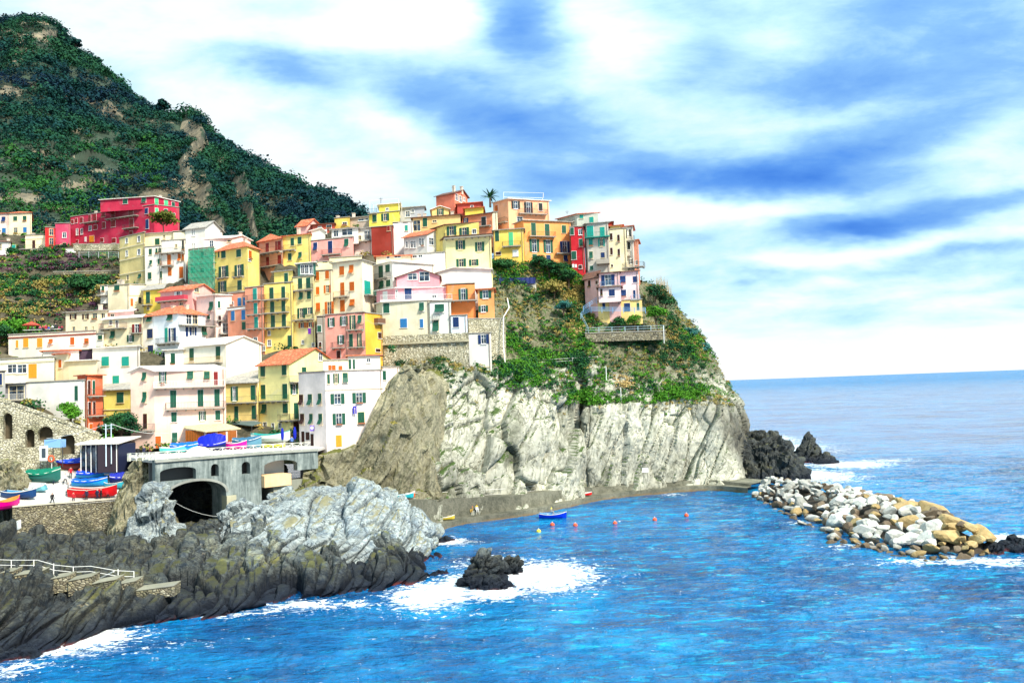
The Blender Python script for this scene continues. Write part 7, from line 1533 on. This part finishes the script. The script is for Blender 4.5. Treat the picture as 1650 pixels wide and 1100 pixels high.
for i, (a, Y, j, lab) in enumerate([(222, 121.5, BK, 'person in black at the railing near the pavilion'), (232, 122.5, NVY, 'person in navy near the pavilion railing'), (241, 123.5, (.15, .02, .03), 'person in dark red on the street behind the railing'), (470, 129.5, (.1, .2, .5), 'person in blue near the closed blue parasols'), (415, 138, (.3, .3, .3), 'person in grey under the ochre house balcony')]):
    q = at(a, 700, Y); person(lab, (q.x, q.y, DECK-(.35 if a < 250 else 0)), 1.72, j, BK, i, 'stand', 40+i)
q = Vector((*wp(889, 833), .25)); person('person in a yellow top sitting in the bright blue boat', q+Vector((0, .2, .25)), 1.7, (.6, .5, .1), GR, 1.0, 'sit', 60)
q = Vector(prof[17][3]); person('person in orange sitting on the quay ledge by the water', q+Vector((0, .3, .5)), 1.7, ORG_, (.6, .35, .05), 0, 'sit', 61); person('second person in yellow sitting on the quay ledge', q+Vector((.9, .2, .5)), 1.7, (.65, .4, .05), WT, .3, 'sit', 62)
q = Vector(prof[30][3]); 
# cafe terrace on the roof of the long cream building
ZC = at(14, 539.5, 152).z+.06; g2 = random.Random(5); cols = [(.45, .02, .05), (.02, .05, .35), (.7, .7, .68), (.02, .02, .03), (.5, .05, .15), (.3, .02, .04)]
adj = ['red', 'blue', 'white', 'black', 'crimson', 'dark red']
for i in range(12):
    x = 45+i*4.9+g2.uniform(-1, 1); q = at(x, 530, 152.2+g2.uniform(0, 3)); q.z = ZC
    person('cafe guest in %s, %s on the roof terrace' % (adj[i % 6], ['first from the left', 'second from the left', 'third from the left', 'fourth from the left', 'fifth from the left', 'sixth from the left', 'seventh from the left', 'eighth from the left', 'ninth from the left', 'third from the right end', 'second from the right end', 'last on the right'][i]), q+Vector((0, 0, .25)), 1.7, cols[i % 6], BK, g2.uniform(0, 6), 'sit' if i % 3 else 'stand', 70+i, 'guests on the cafe terrace')
zc = ZC
for i in range(7):
    q = at(42+i*8.5, 530, 152.6); q.z = zc; t = thing('cafe_table', q, 'small white cafe table on the roof terrace, %s' % ['first from the left', 'second from the left', 'third from the left', 'fourth from the left', 'third from the right', 'second from the right', 'last on the right'][i], 'table', 'tables of the cafe terrace')
    mb = MB(); mb.box(q+Vector((-.4, -.4, .72)), (.8, 0, 0), (0, .8, 0), (0, 0, .05)); mb.build('tabletop', WHITE, t); mb = MB(); mb.bar(q, q+Vector((0, 0, .72)), .04, 6); mb.build('leg', IRON, t)
def parasol(label, p, h, r, col, closed=False, group=None):
    p = Vector(p); t = thing('parasol', p, label, 'parasol', group); mb = MB(); mb.bar(p, p+Vector((0, 0, h)), .04, 6); mb.build('pole', IRON, t); mb = MB(); rr = []
    for k in range(6):
        u = k/5; rad = (r*u if not closed else .10+.16*math.sin(math.pi*u*.9)); z = h-(r*.45*u if not closed else h*.62*u); rr.append([p+Vector((math.cos(a)*rad*(1-.05*(j % 2)), math.sin(a)*rad*(1-.05*(j % 2)), z)) for j, a in enumerate(np.linspace(0, 2*math.pi, 16, endpoint=False))])
    mb.loft(rr, caps=False); mb.build('canopy', flat('canopy'+label[:9], col, .7), t)
parasol('open brick red parasol on the cafe terrace', (at(46, 520, 153).x, 154, zc), 2.5, 1.7, (.50, .06, .03)); parasol('closed blue parasol left of the pair by the corner house', dk(455, 130), 3.0, .5, (.0, .01, .35), True, 'closed blue parasols'); parasol('closed blue parasol right of the pair by the corner house', dk(475, 130.5), 3.1, .5, (.0, .01, .35), True, 'closed blue parasols')
# pavilion, veranda and awnings
pv = thing('pavilion', Z1('j', 600, 240, 124), 'dark glazed harbour pavilion with a thin pale roof', 'pavilion'); a = Z1('j', 440, 128, 123); b = Z1('j', 700, 140, 121.5); c = Z1('j', 835, 118, 131); d_ = Z1('j', 600, 100, 131)
mb = MB(); zr = a.z; a.z = b.z = zr; c.z = d_.z = zr+.5; slab(mb, [a, b, c, d_], .18); mb.build('roof', WHITET, pv)
F = Face(tuple(a+Vector((.6, .8, 0)))[:2], tuple(b+Vector((-.6, .8, 0)))[:2]); zb = zr-4.3; mb = MB(); F.box(mb, 0, zb, F.L, zr-.3, -4, -.1); mb.build('wall', flat('pavilion_dark', (.015, .02, .05), .4), pv)
for i in range(7):
    u = F.L*i/7+.15; mb = MB(); mb.quad(F.P(u, zb+.6, .0), F.P(u+F.L/7-.3, zb+.6, .0), F.P(u+F.L/7-.3, zr-.7, .0), F.P(u, zr-.7, 0)); mb.build('window', GLASS, pv)
mb = MB()
for i in range(8): u = F.L*i/7; mb.bar(F.P(u, zb, .1), F.P(u, zr-.1, .1), .07)
mb.build('posts', WHITE, pv)
F = Face(tuple(b+Vector((-.3, .8, 0)))[:2], tuple(c+Vector((-.8, 0, 0)))[:2]); mb = MB(); F.box(mb, .1, zb, F.L, zr-.3, -3, -.2); mb.build('side_wall', flat('pavilion_side', (.03, .02, .03), .6), pv)
t = thing('kiosk_sign', Z1('j', 305, 150, 121.5), 'pale blue box sign above the slipway boats', 'sign'); q = Z1('j', 262, 150, 121.5); mb = MB(); mb.box(q, (Z1('j', 357, 150, 121.5)-q), (0, 1.5, 0), (0, 0, 1.15)); mb.build('panel', flat('sky_blue_panel', (.22, .42, .72), .5), t)
mb = MB(); mb.bar(q+Vector((1, .5, 0)), q+Vector((1, .5, -3)), .06); mb.bar(q+Vector((2.4, .5, 0)), q+Vector((2.4, .5, -3)), .06); mb.build('posts', IRON, t)
vr = thing('restaurant_veranda', Z1('g', 620, 1030, 131), 'restaurant veranda with brown slatted shutters and a beige roof', 'veranda'); a = Z1('g', 425, 918, 132.0); b = Z1('g', 575, 945, 130); c = Z1('g', 828, 922, 132.5); d_ = Z1('g', 722, 888, 135.5); e_ = Z1('g', 430, 900, 134.5)
mb = MB(); slab(mb, [a, b, c, d_, e_], .15); mb.build('roof', tilemat('beige_awning', [(.58, .46, .25), (.66, .54, .32), (.50, .40, .2)]), vr)
F = Face(tuple(Z1('g', 437, 960, 131.8))[:2], tuple(Z1('g', 575, 960, 130.6))[:2]); F2_ = Face(tuple(Z1('g', 575, 960, 130.6))[:2], tuple(Z1('g', 800, 960, 132.2))[:2])
for F, lst in ((F, [(440, 565)]), (F2_, [(587, 645), (665, 720), (738, 795)])):
    mb = MB(); zz0 = F.hit(*cv('g', 600, 1070))[1]; zz1 = F.hit(*cv('g', 600, 950))[1]; F.box(mb, 0, min(zz0, DECK), F.L, zz1, -3.0, -.0); mb.build('wall', wallmat(PP), vr)
    for x0, x1 in lst:
        u0, z0, u1, z1 = F.rect(*cv('g', x0, 938), *cv('g', x1, 1015)); n = max(3, int((u1-u0)/.45)); mb = MB(); F.box(mb, u0, z0, u1, z1, .01, .06)
        for k in range(n+1): u = u0+(u1-u0)*k/n; F.box(mb, u-.04, z0, u+.04, z1, .061, .12)
        mb.build('shutter', flat('slatted_wood', (.34, .10, .015), .6, .3, 5), vr)
aw = thing('awning', Z1('g', 850, 900, 141), 'dark awning over the ground floor of the ochre harbour house', 'awning'); a = Z1('g', 735, 885, 144); b = Z1('g', 905, 905, 139); c = Z1('g', 975, 880, 141); d_ = Z1('g', 900, 870, 144.5); mb = MB(); slab(mb, [a, b, c, d_], .12); mb.build('canvas', flat('grey_green_canvas', (.10, .14, .13), .8), aw)
mb = MB(); mb.bar(b, Vector((b.x, b.y, DECK)), .05); mb.bar(c, Vector((c.x, c.y, DECK)), .05); mb.build('posts', IRON, aw)
# signs and laundry
p = Z1('h', 452, 922, 131.0); t = thing('street_sign', p, 'square purple blue sign on the white corner house', 'sign'); mb = MB(); mb.box(p+Vector((-.32, 0, -.45)), (.64, 0, 0), (0, .04, 0), (0, 0, .9)); mb.build('plate', flat('sign_violet', (.22, .14, .55), .4), t); mb = MB(); mb.loft([[p+Vector((math.cos(q)*r_, -.01*k-.005, math.sin(q)*r_+.05)) for q in np.linspace(0, 6.283, 20, endpoint=False)] for k, r_ in ((0, .24), (1, .24))]); mb.build('disc', WHITE, t)
p = at(1039, 757, 160.2); t = thing('notice_board', p, 'white notice board at the foot of the cliff above the quay', 'sign'); mb = MB(); mb.box(p+Vector((-.6, -.5, -.4)), (1.2, 0, 0), (0, .06, 0), (0, 0, .85)); mb.build('panel', WHITE, t); mb = MB(); mb.bar(p+Vector((-.4, -.4, -.4)), p+Vector((-.4, -.4, -2.2)), .04); mb.bar(p+Vector((.4, -.4, -.4)), p+Vector((.4, -.4, -2.2)), .04); mb.build('posts', IRON, t)
p = Z1('h', 755, 765, 130.6); mb = MB(); mb.box(p+Vector((-.3, -.1, -.3)), (.6, 0, 0), (0, .08, 0), (0, 0, .3)); mb.box(p+Vector((-.3, -.1, -1.25)), (.24, 0, 0), (0, .08, 0), (0, 0, .949)); mb.box(p+Vector((.06, -.1, -1.25)), (.24, 0, 0), (0, .08, 0), (0, 0, .949)); top('hanging_trousers', mb, flat('denim', (.05, .05, .42), .9), p, 'blue trousers hung to dry on the white corner house', 'laundry')
p = Z1('h', 435, 215, 159.5); mb = MB(); mb.box(p+Vector((-.3, -.1, -1.1)), (.55, 0, 0), (0, .06, 0), (0, 0, 1.1)); top('hanging_cloth', mb, flat('purple_cloth', (.14, .02, .30), .9), p, 'purple cloth hung under a window of the veranda topped tower', 'laundry')
# ---------------------------------------------------------------- concrete steps on the shore rocks
ST = [(0, 70, 473, 462), (75, 215, 487, 466), (215, 360, 513, 488), (362, 488, 515, 490), (490, 620, 530, 505), (622, 724, 534, 513), (725, 925, 566, 540)]
t = thing('shore_steps', Z1('o', 400, 520, 88), 'flights of worn concrete steps with pale treads on the shore rocks', 'steps')
for i, (x0, x1, ya, yb) in enumerate(ST):
    Y = 84.6-.0*i; a, b = Z1('o', x0, ya, Y), Z1('o', x1, yb, Y+.3); mb = MB(); dz = Vector((0, 0, -1.5 if i < 6 else -1.0)); 
    mb.loft([[a, b, b+Vector((.1, 1.5, .15)), a+Vector((.1, 1.5, .15))], [a+dz, b+dz, b+dz+Vector((0, 1.5, 0)), a+dz+Vector((0, 1.5, 0))]]); mb.build('step_block', DARK_ST, t)
    mb = MB(); e = Vector((0, -.08, .004)); u_ = Vector((0, 0, .06)); mb.loft([[a+e, b+e, b+Vector((.1, 1.5, .154)), a+Vector((.1, 1.5, .154))], [a+e+u_, b+e+u_, b+u_+Vector((.1, 1.5, .15)), a+u_+Vector((.1, 1.5, .15))]]); mb.build('tread', wallmat((.25, .24, .18), .8), t)
t = thing('step_railing', Z1('o', 400, 520, 88.5), 'sagging pale pipe railing above the concrete shore steps', 'railing'); mb = MB()
for off in (0, 28):
    mb.tube([Z1('o', x, y+off, 86.6) for x, y in ((-60, 398), (60, 402), (200, 402), (290, 428), (390, 438), (480, 434), (620, 458), (712, 462))], .028, 5)
mb.build('rails', WHITE, t)
for x, y in ((60, 402), (285, 420), (390, 436), (628, 450), (712, 462), (180, 402)): mb = MB(); mb.bar(Z1('o', x, y, 86.6), Z1('o', x, y, 86.6)-Vector((0, 0, 1.7)), .05); mb.build('post', WHITE, t)
mb = MB(); mb.bar(Z1('o', 505, 512, 88.8), Z1('o', 605, 462, 86.6), .09); mb.build('brace', WHITE, t)

p = Z1('j', 258, 252, 121.0); t = thing('notice_board', p, 'white framed notice board standing behind the green covered boat', 'sign'); mb = MB(); mb.box(p+Vector((-.6, 0, .6)), (1.2, 0, 0), (0, .08, 0), (0, 0, 2.2)); mb.build('board', WHITE, t)
mb = MB(); mb.quad(p+Vector((-.3, -.01, 1.0)), p+Vector((.3, -.01, 1.0)), p+Vector((.3, -.01, 2.4)), p+Vector((-.3, -.01, 2.4))); mb.build('poster', flat('dark_poster', (.05, .07, .09), .3), t)
for sx in (-.5, .5): mb = MB(); mb.bar(p+Vector((sx, .12, -.6)), p+Vector((sx, .12, .7)), .05); mb.build('post', IRON, t)
p = Z1('j', 302, 215, 121.0); t = thing('lifebuoy', p, 'orange lifebuoy hanging beside the white notice board', 'lifebuoy'); mb = MB(); rr = []
for i in range(17):
    a = 2*math.pi*i/16; c = p+Vector((math.cos(a)*.42, 0, math.sin(a)*.42)); rr.append([c+Vector((math.cos(a)*math.cos(q)*.11, math.sin(q)*.11, math.sin(a)*math.cos(q)*.11)) for q in np.linspace(0, 6.283, 8, endpoint=False)])
mb.loft(rr, caps=False); mb.build('ring', flat('buoy_orange', (.75, .10, .03), .5), t); mb = MB(); mb.bar(p+Vector((0, .15, -2.6)), p+Vector((0, .15, .5)), .05); mb.build('post', WHITE, t)
